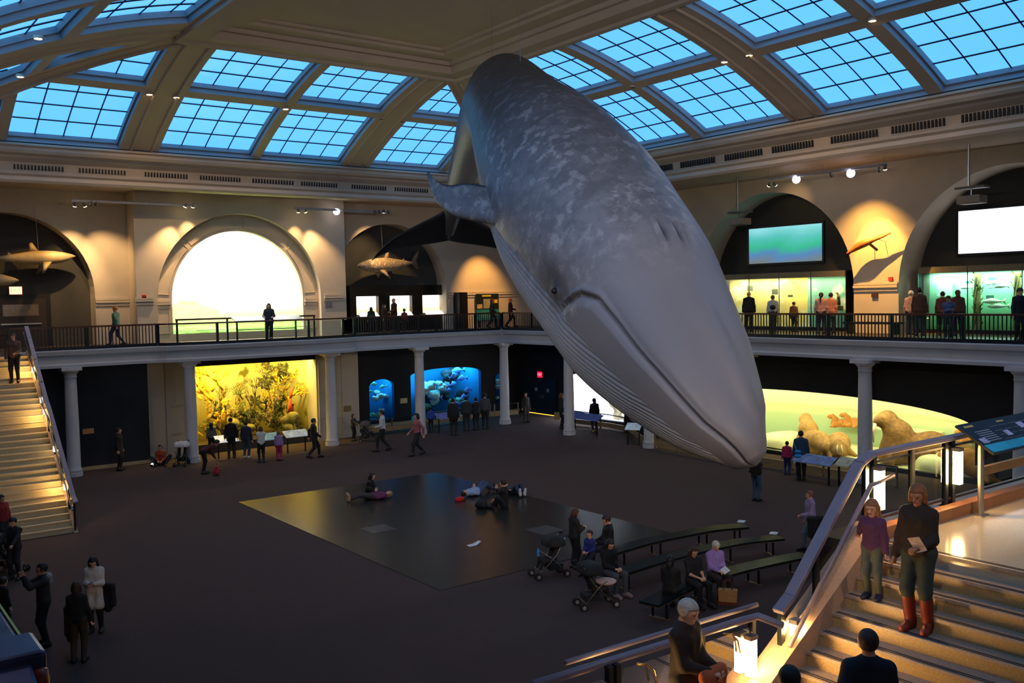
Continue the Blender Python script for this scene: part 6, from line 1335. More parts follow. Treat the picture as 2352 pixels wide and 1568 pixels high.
# ---- hall floor, foreground left
b1, w1_, _ = pf(222, 1450, 1250, -15, 'woman in a long cream coat looking down at her phone', top=(214, 202, 188), leg=(20, 20, 24), hair=(18, 16, 18), style='long', arms='phone', coat=0.75, wide=0.84, res='near', hpitch=0.5, H=1.66)
o = MB().box((-0.035, -0.006, -0.07), (0.035, 0.006, 0.07)).build('phone', mat('phone_glow', (40, 40, 50), 0.3, emit=0.3, var=0)); o.location = Vector((w1_[0]+w1_[1])/2)+Vector((-0.05, -0.06, 0.02)); o.rotation_euler = (0.9, 0, 0.5); tag(o, 'glowing phone held by the woman in the cream coat', 'phone')
def draped(name, loc, L_, m, label, yaw=0.0, w=0.22):
    c = [((0, -w*0.6, 0), (0, w*0.6, 0), 0.07, 0.06), ((0.02, -w*0.5, -0.05), (0.05, -w*0.45, -L_*0.8), 0.07, 0.07), ((0.0, 0, -0.05), (0.02, 0.02, -L_), 0.08, 0.09), ((0.0, w*0.5, -0.05), (-0.02, w*0.6, -L_*0.9), 0.07, 0.05)]
    V_, F_ = caps_mesh(c, 0.022, 0.05); o = npmesh(name, V_, F_, None, m); o.location = Vector([float(q) for q in loc]); o.rotation_euler = (0, 0, yaw); tag(o, label, 'coat'); return o
_l = np.array(b1.location); draped('carried_coat', _l+np.array((RT[0]*0.27, RT[1]*0.27, 1.0)), 0.5, mat('dark_coat_cloth', (30, 28, 34), 0.8, var=0.2), 'dark coat hanging over the arm of the woman in cream', 0.5)
b2, w2_, y2 = pf(105, 1482, 1272, -80, 'man in a dark hooded jacket taking a picture', top=(38, 36, 38), leg=(26, 26, 30), hair=(16, 14, 14), arms='photo', res='near', hpitch=0.0, skin='mid', H=1.72)
cm = empty('photo_camera', (w2_[0]+w2_[1])/2+np.array((0.0, 0.05, 0.05)), y2, 'small dark camera held up by the man in the hooded jacket', 'camera'); MB().box((-0.03, -0.06, -0.04), (0.02, 0.06, 0.04)).build('body', M_black, cm); MB().tube([(0.02, 0, 0), (0.07, 0, 0)], 0.028, 12).build('lens', M_black, cm)
V_, F_ = caps_mesh([((-0.09, -0.08, 1.44), (-0.09, 0.08, 1.44), 0.05, 0.05), ((-0.1, 0, 1.42), (-0.12, 0, 1.32), 0.09, 0.07)], 0.02, 0.03); npmesh('hood', V_, F_, b2, mat('hood_grey', (150, 148, 146), 0.8, var=0.1))
b3, w3_, _ = pf(182, 1520, 1308, 165, 'woman with brown hair and black top seen from behind', top=(20, 20, 22), leg=(58, 48, 36), hair=(60, 34, 24), style='bob', arms='carry', res='near', H=1.6, wide=0.82)
draped('carried_coat', onz(160, 1398, 0.95), 0.6, mat('brown_fur_coat', (92, 66, 46), 0.9, var=0.3, scale=30, bump=0.5), 'brown fur coat carried by the woman in black', 0.2)
pf(8, 1262, 1152, 40, 'person in a red jacket by the left stair foot', top=(140, 24, 30), res='mid', style='short', arms='down', H=1.6)
pf(36, 1330, 1208, -30, 'person in a black beanie behind a pushchair by the stairs', top=(28, 28, 30), style='beanie', hair=(16, 16, 18), arms='push', res='mid', H=1.6)
pf(12, 1450, 1345, 120, 'small dark-haired child close to the balcony edge', top=(28, 26, 30), res='mid', style='short', H=1.15)
# ---- hall floor, far left
pf(275, 1080, 985, 70, 'man in a dark suit and white collar by the dark wall', top=(16, 16, 20), leg=(14, 14, 18), style='short', res='far', H=1.8)
pf(370, 1068, 1028, -10, 'person in an orange shirt sitting on the floor against the pier', top=(150, 60, 30), pose='floor', arms='lap', res='far', H=1.7)
pf(468, 1088, 1010, 95, 'adult in a dark red top bending over a toddler', top=(84, 34, 34), leg=(24, 22, 22), pose='bend', arms='reachdown', res='far', H=1.7)
pf(492, 1092, 1066, 80, 'toddler in red crouching on the carpet', top=(200, 50, 60), leg=(180, 50, 60), pose='crouch', arms='lap', res='far', hair=(150, 110, 70), H=0.85)
G1 = 'visitors looking into the coral reef window'
pf(487, 1042, 968, 180, 'dark-haired visitor in grey before the coral reef', top=(104, 108, 112), leg=DK, style='long', hair=(20, 16, 14), res='far', group=G1)
pf(532, 1052, 958, 180, 'visitor dressed all in black before the coral reef', top=(14, 14, 14), leg=(30, 28, 26), res='far', group=G1)
pf(567, 1052, 966, 160, 'visitor in a navy jacket and jeans before the coral reef', top=(34, 40, 62), leg=(54, 70, 96), shoe=(190, 196, 200), res='far', group=G1)
pf(601, 1062, 978, -170, 'child in a white shirt before the coral reef', top=(206, 206, 196), leg=DK, style='bob', hair=(90, 64, 40), res='far', arms='fold', group=G1)
pf(641, 1058, 988, 150, 'child in lavender and pink before the coral reef', top=(150, 130, 180), leg=(170, 36, 90), style='bob', hair=(110, 80, 50), res='far', group=G1)
pf(722, 1052, 958, 100, 'dark blurred visitor passing the column by the coral reef', top=(34, 32, 30), leg=DK, res='far', pose='walk', arms='walk', group=G1)
# ---- hall floor, far right
pf(812, 1012, 950, 60, 'woman pushing a pushchair past the white pier', top=(70, 62, 62), leg=DK, style='bob', arms='push', res='far')
pf(880, 1036, 938, -90, 'visitor in a white shirt crossing before the narrow blue window', top=(190, 190, 200), leg=(20, 30, 28), res='far', pose='walk', arms='carry')
pf(960, 1046, 942, -70, 'visitor in red and white striding across the carpet', top=(150, 90, 96), leg=(30, 30, 36), res='far', pose='walk', arms='walk', hair=(24, 18, 16), style='bob')
pf(990, 990, 940, 180, 'child in a bright blue shirt before the wide blue window', top=(40, 80, 190), leg=DK, res='far', H=1.25)
G2 = 'visitors looking into the wide blue window'
pf(1042, 1000, 914, 165, 'visitor in a black coat at the wide blue window', top=(20, 24, 26), leg=DK, res='far', group=G2, coat=0.4); pf(1072, 990, 910, 180, 'visitor in dark grey at the wide blue window', top=(40, 46, 50), res='far', group=G2)
pf(1095, 988, 912, 200, 'visitor in black trousers at the edge of the wide blue window', top=(26, 28, 34), res='far', group=G2); pf(1115, 985, 902, 170, 'visitor with a white patch on a dark shirt by the blue window', top=(70, 74, 80), res='far', group=G2)
pf(1208, 970, 900, 30, 'shadowy visitor near the dark exit doors', top=(40, 34, 30), leg=(60, 54, 48), res='far')
b_, w_, _ = pf(1290, 985, 902, 100, 'woman in a dark coat with a pale scarf by the column', top=(34, 38, 36), leg=DK, coat=0.7, style='bob', hair=(120, 70, 40), res='far')
o = MB().prism([(-0.16, -0.2), (0.16, -0.2), (0.13, 0.2), (-0.13, 0.2)], 0, -0.05, 0.05).build('shoulder_bag', mat('tan_bag', (170, 140, 96), 0.7, var=0.1)); o.location = Vector(onz(1279, 955, 0.75)); o.rotation_euler = (0, 0, 0.9); tag(o, 'tan shoulder bag of the woman by the column', 'bag')
pf(1366, 992, 914, 200, 'visitor in a black jacket and pale boots at the polar bear window', top=(16, 16, 20), leg=(40, 42, 66), shoe=(170, 140, 60), coat=0.3, res='far', style='hood', hair=(16, 16, 20))
pf(1808, 1090, 1012, 170, 'girl in a pink top and blue skirt at the walrus window', top=(190, 40, 90), leg=(40, 50, 110), style='bun', hair=(20, 16, 16), res='mid', coat=0.0)
b_, w_, yb = pf(1840, 1102, 988, 180, 'man in a blue denim jacket at the walrus window', top=(36, 62, 92), leg=(20, 22, 28), hair=(18, 14, 14), res='mid')
bg = empty('sling_bag', onz(1831, 1040, 1.05)+np.array((-0.12, -0.12, 0.0)), yb, 'bright blue sling bag on the back of the man in denim', 'bag'); sculpt('bag', [((0, -0.06, -0.08), (0, 0.06, -0.08), 0.07, 0.07), ((0, -0.05, 0.08), (0, 0.05, 0.08), 0.06, 0.06)], 0.02, bg, mat('blue_bag', (30, 150, 220), 0.6, var=0.1), 0.05); MB().tube([(0, 0.05, 0.14), (0.1, 0.12, 0.34)], 0.014, 6).build('strap', mat('blue_bag', (30, 150, 220), 0.6, var=0.1), bg)
pf(1737, 1150, 1072, 150, 'girl with a dark mane of hair and jeans under the whale snout', top=(34, 20, 16), leg=(60, 90, 120), style='long', hair=(28, 16, 12), res='mid', arms='belly', H=1.55)
b_, w_, _ = pf(1862, 1262, 1122, -70, 'walker in a lavender shirt and jeans near the benches', top=(160, 140, 176), leg=(96, 112, 124), hair=(120, 76, 54), style='short', pose='walk', arms='carry', res='near')
draped('carried_coat', onz(1872, 1190, 0.95), 0.5, mat('black_coat', (14, 14, 16), 0.8, var=0.2), 'black coat carried by the walker in lavender', 1.2, 0.3)
# ---- people lying on the polished floor
def flat(px, py): return onz(px, py, 0.02)
def lying(p_head, p_feet, label, **k):
    a, c = flat(*p_head), flat(*p_feet); mid = a+(c-a)*0.52; d = c-a; loc = np.array((mid[0], mid[1], 0.012)); yaw = math.atan2(d[1], d[0]); toc = math.atan2(-loc[1], -loc[0])
    return person(loc, math.degrees(yaw-toc), k.pop('H', 1.62), label, pose=k.pop('pose', 'lie'), res='mid', **k)
lying((916, 1140), (798, 1152), 'woman in a purple top lying on the polished floor', top=(110, 44, 84), leg=(60, 52, 50), shoe=(190, 150, 110), style='bob', hair=(150, 120, 76), arms='belly')
pf(846, 1140, 1098, 75, 'dark-haired companion sitting behind the woman in purple', top=(18, 16, 18), leg=(16, 16, 18), style='long', hair=(24, 16, 12), pose='floor', arms='lap', res='mid', lean=0.25, H=1.66, z=0.012)
lying((1062, 1142), (1128, 1128), 'person in a pale blue shirt lying with knees up', top=(150, 170, 200), leg=(60, 80, 110), pose='lieknee', style='short', hair=(40, 26, 20), arms='belly', H=1.65)
o = npmesh('red_hat', *caps_mesh([((-0.1, 0, 0.05), (0.1, 0, 0.06), 0.09, 0.08)], 0.02, 0.03, cut=lambda P: -P[:, 2]), None, mat('red_wool', (200, 24, 20), 0.8, var=0.1)); o.location = Vector(onz(1056, 1150, 0.012)); tag(o, 'red woollen hat lying on the polished floor', 'hat')
pf(1158, 1165, 1100, -110, 'man in a black sweater sitting on the floor and eating', top=(14, 14, 16), leg=(24, 28, 40), hair=(30, 20, 16), pose='floor', arms='mouth', res='mid', H=1.78, z=0.012)
lying((1150, 1120), (1212, 1146), 'person lying behind the man in black with bent jeans and white trainers', top=(40, 44, 56), leg=(40, 50, 74), shoe=(200, 200, 200), pose='lieknee', hair=(40, 30, 24), H=1.65)
bp_ = empty('backpack', onz(1105, 1168, 0.012), 0.4, 'black backpack on the polished floor', 'backpack'); sculpt('bag', [((0, -0.1, 0.12), (0, 0.1, 0.12), 0.12, 0.12), ((0.05, -0.08, 0.2), (0.05, 0.08, 0.2), 0.1, 0.1)], 0.025, bp_, mat('backpack_cloth', (18, 18, 20), 0.7, var=0.2), 0.06); MB().tube([(0.05, -0.06, 0.28), (0.08, 0, 0.34), (0.05, 0.06, 0.28)], 0.012, 6).build('grab_handle', M_black, bp_)
pp = MB().add([(-0.2, -0.1, 0.002), (0.02, -0.12, 0.01), (0.05, 0.1, 0.012), (-0.18, 0.1, 0.004), (0.25, -0.02, 0.07), (0.24, 0.12, 0.06)], [(0, 1, 2, 3), (1, 4, 5, 2)]).build('paper_sheet', mat('white_paper', (230, 228, 226), 0.7, var=0.03)); pp.location = Vector(onz(1088, 1251, 0.014)); tag(pp, 'creased white paper sheet lying on the polished floor', 'paper')
# ---- near staircase
def on_steps(px, py):
    best = None
    for i in range(1, 10):
        q = onz(px, py, ZL-i*RR); lo, hi = XL-i*RN+0.06, XL-(i-1)*RN-0.04; e = max(lo-q[0], q[0]-hi, 0)
        if best is None or e < best[0]: q[0] = min(max(q[0], lo), hi); best = (e, q)
    return best[1]
L_ = on_steps(2112, 1447); b_, w_, yw = person(L_, -22, 1.66, 'woman with a brown bob, dark sweater and red boots coming down the steps', top=(48, 34, 24), leg=(50, 60, 56), shoe=(120, 40, 22), boots=True, hair=(140, 84, 40), style='bob', pose='stand', arms='carry', res='near', hpitch=0.25, skin='mid', wide=0.88)
fl = MB().add([(0, -0.07, -0.09), (0, 0.07, -0.09), (0.02, 0.07, 0.09), (0.02, -0.07, 0.09), (0.03, -0.06, -0.1), (0.03, 0.08, -0.08)], [(0, 1, 2, 3), (0, 1, 5, 4)]).build('leaflet', mat('leaflet_paper', (222, 200, 190), 0.6, var=0.3, scale=9)); fl.location = Vector(w_[0])+Vector((-0.04, -0.03, 0.06)); fl.rotation_euler = (0.3, 0.4, yw); tag(fl, 'folded leaflet held by the woman on the steps', 'leaflet')
L_ = np.array((9.97, 6.27, ZL-3*RR)); person(L_, -20, 1.16, 'child in a purple jacket holding the handrail on the steps', top=(92, 50, 84), leg=(84, 92, 84), shoe=(40, 40, 60), hair=(150, 100, 60), style='long', arms='handrail', res='near', hpitch=0.2, reach={1: ony(1972, 1226, 6.59)})
q = onz(1995, 1440, ZM+1.68); person((q[0], q[1], ZM), 190, 1.68, 'dark figure walking up from the lower landing', top=(26, 26, 36), leg=(24, 24, 30), hair=(60, 34, 24), style='short', res='near', pose='walk', arms='walk')
q = onz(1812, 1531, ZM+1.66); person((q[0], q[1], ZM), 170, 1.66, 'person with cropped dark hair at the foot of the steps', top=(30, 30, 34), hair=(26, 18, 14), style='short', res='near')
q = onz(1572, 1366, ZM+1.7); b_, w_, yw = person((q[0], q[1], ZM), 60, 1.7, 'grey-haired visitor in a brown jacket on the lower landing', top=(50, 34, 26), leg=(40, 34, 30), hair=(176, 170, 164), style='short', res='near', arms='lap', hpitch=0.3, pose='walk')
draped('carried_coat', (w_[0]+w_[1])/2+np.array((0, 0, -0.02)), 0.4, mat('orange_coat', (190, 90, 46), 0.8, var=0.2), 'orange coat carried by the grey-haired visitor', yw, 0.26)
# ---- far staircase
t_ = None
d = ray(35, 884)
for t in np.linspace(0.012, 0.022, 4000):
    P = CAMP+d*t
    if P[2] <= (P[1]-31.2)/6.4*ZF+0.05: t_ = P; break
if t_ is not None:
    k_ = int((t_[1]-31.2)/RY); t_[2] = (k_+1)*RZ; person(t_, -10, 1.72, 'visitor in brown and black coming down the far stairs', top=(96, 70, 58), leg=(20, 20, 22), hair=(60, 44, 34), style='short', pose='stand', arms='carry', res='mid')
# ---- far balcony
pA(265, 42.4, 704, -120, 'walker in an orange hat and green jacket on the far balcony', top=(70, 110, 84), leg=(50, 56, 80), style='beanie', hair=(190, 100, 40), pose='walk', arms='walk', res='far', H=1.72)
pA(617, 42.05, 690, -5, 'long-haired woman silhouetted before the bright arch', top=(30, 40, 56), leg=(24, 28, 30), style='long', hair=(40, 40, 36), arms='rail', res='mid', H=1.68, coat=0.3)
pA(852, 44.6, 688, 180, 'dark-haired child in green at the first lit window', top=(30, 66, 44), style='long', hair=(24, 18, 14), res='far', H=1.35)
pA(905, 44.0, 674, -60, 'bald man in a brown jacket near the middle lit window', top=(50, 36, 28), leg=DK, style='bald', res='far', arms='carry', H=1.8)
pA(882, 44.4, 690, 60, 'person in dark brown beside the bald man', top=(60, 40, 30), style='bob', res='far', H=1.5)
pA(928, 43.6, 700, 170, 'child in a red top before the middle lit window', top=(110, 30, 36), res='far', H=1.2)
pA(1130, 43.0, 682, 80, 'walker in dark clothes passing the teal panel', top=(50, 54, 40), leg=(18, 18, 20), hair=(110, 50, 30), style='bob', pose='walk', arms='walk', res='far', H=1.7)
pA(1172, 43.0, 682, 85, 'red-haired walker with a pink bag on the far balcony', top=(60, 34, 40), leg=(22, 26, 26), hair=(190, 100, 40), style='short', pose='walk', arms='carry', res='far', H=1.7)
# ---- right balcony
pB(1720, 33.6, 664, 180, 'bald man in a black coat before the bright map case', top=(26, 20, 18), leg=(22, 26, 32), style='bald', coat=0.4, res='mid', H=1.78)
pB(1775, 33.8, 682, 180, 'visitor in white with a black backpack at the map case', top=(190, 200, 190), leg=(24, 28, 34), hair=(120, 100, 70), res='mid', H=1.6)
q = onx(1775, 712, 33.55); bp_ = empty('backpack', q, math.pi*0.9, 'black backpack worn by the visitor in white', 'backpack'); sculpt('bag', [((0, -0.06, -0.15), (0, 0.06, -0.15), 0.1, 0.1), ((0, -0.05, 0.12), (0, 0.05, 0.12), 0.1, 0.1)], 0.03, bp_, mat('backpack_cloth', (18, 18, 20), 0.7, var=0.2), 0.06)
pB(1823, 34.2, 700, 150, 'child in brown and yellow crouching over the map case', top=(130, 84, 40), leg=(50, 40, 30), res='mid', H=1.3, hair=(90, 60, 30))
pB(1886, 33.2, 666, 170, 'woman in a pink jacket with a dark ponytail at the map case', top=(200, 150, 130), leg=(40, 44, 60), style='pony', hair=(36, 20, 16), res='mid', H=1.68)
pB(1908, 33.9, 668, 160, 'visitor in a salmon coat leaning over the map case', top=(196, 130, 104), leg=DK, style='short', hair=(30, 22, 20), res='mid', H=1.66, coat=0.3)
pB(2092, 34.0, 662, 160, 'person in a white hat behind the man in brown', top=(206, 160, 130), leg=(50, 46, 46), style='beanie', hair=(236, 220, 190), res='mid', H=1.68)
pB(2112, 33.2, 659, 165, 'man in a brown jacket beside the green fish case', top=(74, 48, 28), leg=(46, 42, 44), hair=(34, 22, 16), res='mid', H=1.8, coat=0.2)
pB(2165, 33.9, 668, 170, 'visitor in a rust hoodie at the green fish case', top=(96, 50, 34), leg=(24, 22, 26), hair=(44, 26, 18), res='mid', H=1.64)
pB(2200, 33.9, 665, 190, 'visitor with a brown hood and pack at the green fish case', top=(84, 56, 44), leg=(30, 30, 30), style='hood', hair=(96, 54, 34), res='mid', H=1.68)
pB(2178, 31.05, 672, -5, 'boy in a blue sweater leaning on the balcony rail', top=(56, 78, 120), leg=(50, 52, 56), style='beanie', hair=(26, 24, 28), arms='fold', res='mid', H=1.5, skin='mid')
pB(2342, 31.6, 660, 30, 'man in dark clothes and a cap at the end of the balcony', top=(26, 26, 40), leg=DK, style='beanie', hair=(24, 24, 28), res='mid', H=1.72)
# ================================================================ BENCHES
M_bench = mat('black_bench_top', (20, 30, 30), 0.22, var=0.2, scale=4)
M_bedge = mat('bench_edge', (90, 66, 44), 0.5, var=0.15)
def bench(pts, label):
    P = [onz(*p, 0.45) for p in pts]; c0 = P[0].copy(); b = empty('curved_bench', (c0[0], c0[1], 0), label=label, cat='bench', group='curved benches'); o = np.array((c0[0], c0[1], 0))
    t = np.linspace(0, len(P)-1, 16); C_ = spline(np.arange(len(P)), np.array([p[:2] for p in P]), t)-o[:2]
    MB().sweep([(-0.24, 0.40), (0.24, 0.40), (0.24, 0.455), (-0.24, 0.455)], [tuple(c) for c in C_]).build('seat', M_bench, b)
    MB().sweep([(-0.25, 0.385), (0.25, 0.385), (0.25, 0.402), (-0.25, 0.402)], [tuple(c) for c in C_]).build('seat_edge', M_bedge, b)
    for i in (1, 5, 10, 14):
        d = C_[i+1]-C_[i-1]; d /= np.linalg.norm(d); n = np.array((-d[1], d[0])); c = C_[i]
        for s in (-1, 1): MB().box((c[0]+n[0]*0.17*s-0.02, c[1]+n[1]*0.17*s-0.02, 0.02), (c[0]+n[0]*0.17*s+0.02, c[1]+n[1]*0.17*s+0.02, 0.385)).build('leg', M_black, b)
        MB().bar((*(c-n*0.26), 0.015), (*(c+n*0.26), 0.015), 0.05, 0.03).build('foot_bar', mat('worn_metal', (150, 130, 110), 0.4, metal=0.6), b)
    return b
bench([(1712, 1206), (1640, 1212), (1560, 1226), (1480, 1243), (1400, 1266)], 'rearmost curved bench beside the polished floor')
bench([(1792, 1232), (1700, 1242), (1600, 1262), (1500, 1288), (1405, 1318)], 'middle curved bench with a glossy teal seat')
bench([(1850, 1272), (1760, 1290), (1670, 1312), (1580, 1342), (1490, 1385)], 'front curved bench reaching toward the lower landing')
for px, py, l in ((1703, 1197, 'white leaflet on the end of the rearmost bench'), (1777, 1224, 'white leaflet on the end of the middle bench')):
    o = MB().box((-0.14, -0.1, 0), (0.14, 0.1, 0.006)).build('leaflet', mat('white_paper', (230, 228, 226), 0.7, var=0.03)); o.location = Vector(onz(px, py, 0.456)); o.rotation_euler = (0, 0, 0.5); tag(o, l, 'paper')
def seated(px, py, rel, label, **k):
    q = onz(px, py, 0.45); q[2] = 0; return person(q, rel, k.pop('H', 1.7), label, pose='sit', seat=0.45, res=k.pop('res', 'mid'), **k)
seated(1398, 1262, -75, 'man in a black sweater sitting at the end of the rearmost bench', top=(14, 14, 16), leg=(26, 30, 46), hair=(54, 30, 20), arms='lap', hpitch=0.35, H=1.8)
pf(1320, 1305, 1200, 120, 'woman with thick brown hair standing between the pushchairs', top=(30, 28, 26), leg=(24, 22, 22), hair=(74, 32, 24), style='bob', arms='phone', res='mid', H=1.55, hpitch=0.4)
seated(1356, 1275, -30, 'child in a blue jersey sitting beside the woman with brown hair', top=(28, 44, 110), leg=(30, 30, 40), hair=(60, 40, 34), arms='lap', H=1.2)
seated(1398, 1318, 40, 'person in black with grey jeans sitting on the middle bench', top=(16, 16, 18), leg=(70, 70, 76), shoe=(130, 110, 110), hair=(24, 20, 18), style='long', arms='lap', hpitch=0.5)
seated(1540, 1360, 160, 'person in a black jacket seen from behind on the front bench', top=(18, 16, 16), leg=(30, 28, 28), hair=(22, 18, 18), style='hood', arms='lap', H=1.6)
seated(1592, 1338, 35, 'woman in glasses and a black and white top on the front bench', top=(24, 22, 24), leg=(22, 22, 26), hair=(64, 36, 28), style='long', arms='lap', hpitch=0.3, sleeve=0.4, H=1.66)
bb_, wb_, yb_ = seated(1642, 1322, 30, 'grey-haired woman in a lavender sweater holding a white booklet', top=(152, 124, 190), leg=(40, 30, 34), hair=(190, 186, 180), style='short', arms='lap', hpitch=0.45, H=1.66)
o = MB().box((-0.11, -0.08, -0.005), (0.11, 0.08, 0.005)).build('booklet', mat('white_paper', (230, 228, 226), 0.7, var=0.03)); o.location = Vector((wb_[0]+wb_[1])/2)+Vector((0.02, -0.08, 0.03)); o.rotation_euler = (0.5, 0.2, yb_); tag(o, 'white booklet in the hands of the woman in lavender', 'book')
tb = empty('tote_bag', onz(1672, 1388, 0), 0.6, 'tan tote bag with brown base beside the front bench', 'bag'); MB().prism([(-0.2, 0.0), (0.2, 0), (0.22, 0.36), (-0.22, 0.36)], 0, -0.08, 0.08).build('bag', mat('tan_canvas', (180, 134, 84), 0.8, var=0.15, scale=20, bump=0.2), tb, bevel=0.03); MB().box((-0.085, -0.2, 0.0), (0.085, 0.2, 0.08)).build('base', mat('brown_leather', (110, 50, 28), 0.5), tb)
for x in (-0.06, 0.06): MB().tube([(x, -0.1, 0.35), (x, -0.06, 0.55), (x, 0.06, 0.55), (x, 0.1, 0.35)], 0.012, 6).build('strap', mat('brown_leather', (110, 50, 28), 0.5), tb)
# ================================================================ PUSHCHAIRS
def wheel(par, c, r=0.085, m=None):
    w_ = MB().tube([np.array(c)+np.array((0, -0.018, 0)), np.array(c)+np.array((0, 0.018, 0))], r, 16).build('wheel', mat('tyre', (26, 24, 24), 0.7), par); MB().tube([np.array(c)+np.array((0, -0.024, 0)), np.array(c)+np.array((0, 0.024, 0))], r*0.55, 12).build('hub', mat('hub_grey', (150, 146, 140), 0.4), w_)
def pushchair(loc, yaw, label, canopy=(26, 24, 24), seatc=(30, 28, 28), tray=None, frame=(120, 112, 104)):
    p = empty('pushchair', loc, yaw, label, 'pushchair', 'pushchairs'); Mf = mat('pushchair_tube', frame, 0.3, metal=0.7, var=0.05)
    for s in (-1, 1):
        y = s*0.22
        MB().tube([(-0.42, y, 1.02), (-0.36, y, 1.0), (-0.1, y, 0.55), (0.38, y, 0.1)], 0.014, 8).build('side_tube', Mf, p, smooth=True); MB().tube([(-0.36, y, 0.1), (0.02, y, 0.5), (0.2, y, 0.62)], 0.013, 8).build('rear_tube', Mf, p, smooth=True); MB().tube([(-0.46, y, 0.98), (-0.40, y, 1.03), (-0.34, y, 1.0)], 0.022, 8).build('handle_grip', M_black, p, smooth=True)
        for dy in (-0.035, 0.035): wheel(p, (0.40, y+dy, 0.085)); wheel(p, (-0.37, y+dy, 0.085))
    MB().tube([(0.3, -0.22, 0.2), (0.3, 0.22, 0.2)], 0.012, 6).tube([(-0.3, -0.22, 0.16), (-0.3, 0.22, 0.16)], 0.012, 6).build('cross_tube', Mf, p)
    sculpt('seat', [((-0.2, -0.12, 0.75), (-0.06, -0.12, 0.45), 0.06, 0.07), ((-0.2, 0.12, 0.75), (-0.06, 0.12, 0.45), 0.06, 0.07), ((-0.06, -0.12, 0.43), (0.2, -0.12, 0.42), 0.07, 0.06), ((-0.06, 0.12, 0.43), (0.2, 0.12, 0.42), 0.07, 0.06), ((0.2, -0.12, 0.4), (0.3, -0.1, 0.22), 0.05, 0.03), ((0.2, 0.12, 0.4), (0.3, 0.1, 0.22), 0.05, 0.03)], 0.03, p, mat('pushchair_cloth', seatc, 0.8, var=0.2), 0.06)
    V_, F_ = caps_mesh([((-0.18, -0.14, 0.82), (-0.18, 0.14, 0.82), 0.2, 0.2), ((-0.05, -0.14, 0.82), (-0.05, 0.14, 0.82), 0.2, 0.2)], 0.035, 0.05, cut=lambda P: np.maximum(0.78-P[:, 2], -(np.linalg.norm(P-np.array((0, 0, 0.8)), axis=1)-0.1))); npmesh('canopy', V_, F_, p, mat('canopy_cloth', canopy, 0.8, var=0.2, scale=8))
    MB().box((-0.3, -0.18, 0.18), (0.05, 0.18, 0.32)).build('basket', mat('basket_mesh', (24, 24, 26), 0.8), p)
    if tray: MB().lathe([(0.02, -0.04), (0.2, -0.02), (0.24, 0.03), (0.22, 0.05), (0.02, 0.05)], (0.26, 0, 0.52), 18).build('footmuff', mat('muff_cloth', tray, 0.8, var=0.15), p, smooth=True)
    return p
pushchair(onz(1368, 1392, 0), math.radians(-20), 'pushchair with a pale pink tray and black canopy beside the benches', tray=(206, 170, 156), frame=(160, 140, 120))
pushchair(onz(1262, 1322, 0), math.radians(165), 'dark pushchair with a bright blue bottle on the carpet', frame=(150, 150, 146))
o = MB().lathe([(0.03, 0), (0.035, 0.02), (0.035, 0.14), (0.02, 0.17), (0.02, 0.2)], n=12).build('bottle', mat('blue_bottle', (50, 150, 210), 0.3, var=0.1)); o.location = Vector(onz(1262, 1322, 0))+Vector((-0.22, 0.16, 0.5)); tag(o, 'bright blue bottle hooked on the dark pushchair', 'bottle')
pushchair(onz(418, 1068, 0), math.radians(-120), 'pushchair with a white hood against the pier', canopy=(210, 206, 200))
pushchair(onz(846, 1014, 0), math.radians(-30), 'grey pushchair pushed past the white pier', canopy=(80, 76, 76))
pushchair(onz(20, 1312, 0), math.radians(-60), 'dark pushchair at the foot of the far stairs', canopy=(30, 34, 40))
# ================================================================ GUARD RAILS AND READING PANELS ON THE LOWER LEVEL
def kick_rail(pts, label, n):
    P = [np.array(onz(*p, 0)) for p in pts]; k = empty('guard_rail', P[0], label=label, cat='railing', group='low wooden guard rails'); o = P[0]
    MB().sweep([(-0.03, 0.10), (0.03, 0.10), (0.03, 0.34), (-0.03, 0.34)], [tuple((p-o)[:2]) for p in P]).build('kick_board', M_wood2, k)
    MB().sweep([(-0.025, 0.74), (0.025, 0.74), (0.025, 0.79), (-0.025, 0.79)], [tuple((p-o)[:2]) for p in P]).build('top_bar', M_rail, k)
    L_ = np.cumsum([0]+[np.linalg.norm(b-a) for a, b in zip(P[:-1], P[1:])])
    for s in np.linspace(0, L_[-1], n):
        i = min(np.searchsorted(L_, s, 'right')-1, len(P)-2); c = P[i]+(P[i+1]-P[i])*((s-L_[i])/(L_[i+1]-L_[i]))-o; MB().box((c[0]-0.03, c[1]-0.03, 0), (c[0]+0.03, c[1]+0.03, 0.79)).build('post', mat('post_bronze', (96, 84, 66), 0.5), k)
kick_rail([(845, 1000), (960, 985), (1100, 962), (1190, 955)], 'low wooden guard rail along the blue windows', 8)
kick_rail([(1318, 976), (1400, 986), (1445, 995), (1480, 1020)], 'low wooden guard rail along the polar bear window', 5)
kick_rail([(1505, 1030), (1640, 1056), (1770, 1072), (1900, 1096), (2060, 1122)], 'low wooden guard rail along the walrus window', 9)
def reader(px, py, w_, yawd, label, col=(190, 200, 206), zc_=0.85, em=0.0):
    q = onz(px, py, zc_); r = empty('reader_stand', (q[0], q[1], 0), math.radians(yawd), label, 'display', 'reading panels before the dioramas')
    MB().prism([(-0.22, zc_-0.12), (0.22, zc_+0.12), (0.22, zc_+0.16), (-0.22, zc_-0.08)], 0, -w_/2, w_/2).build('panel', mat('reader_%d' % px, col, 0.3, emit=em, var=0.45, scale=5), r)
    for s in (-1, 1): MB().box((s*w_*0.38-0.025, -0.03, 0), (s*w_*0.38+0.025, 0.03, zc_)).build('leg', M_rail, r)
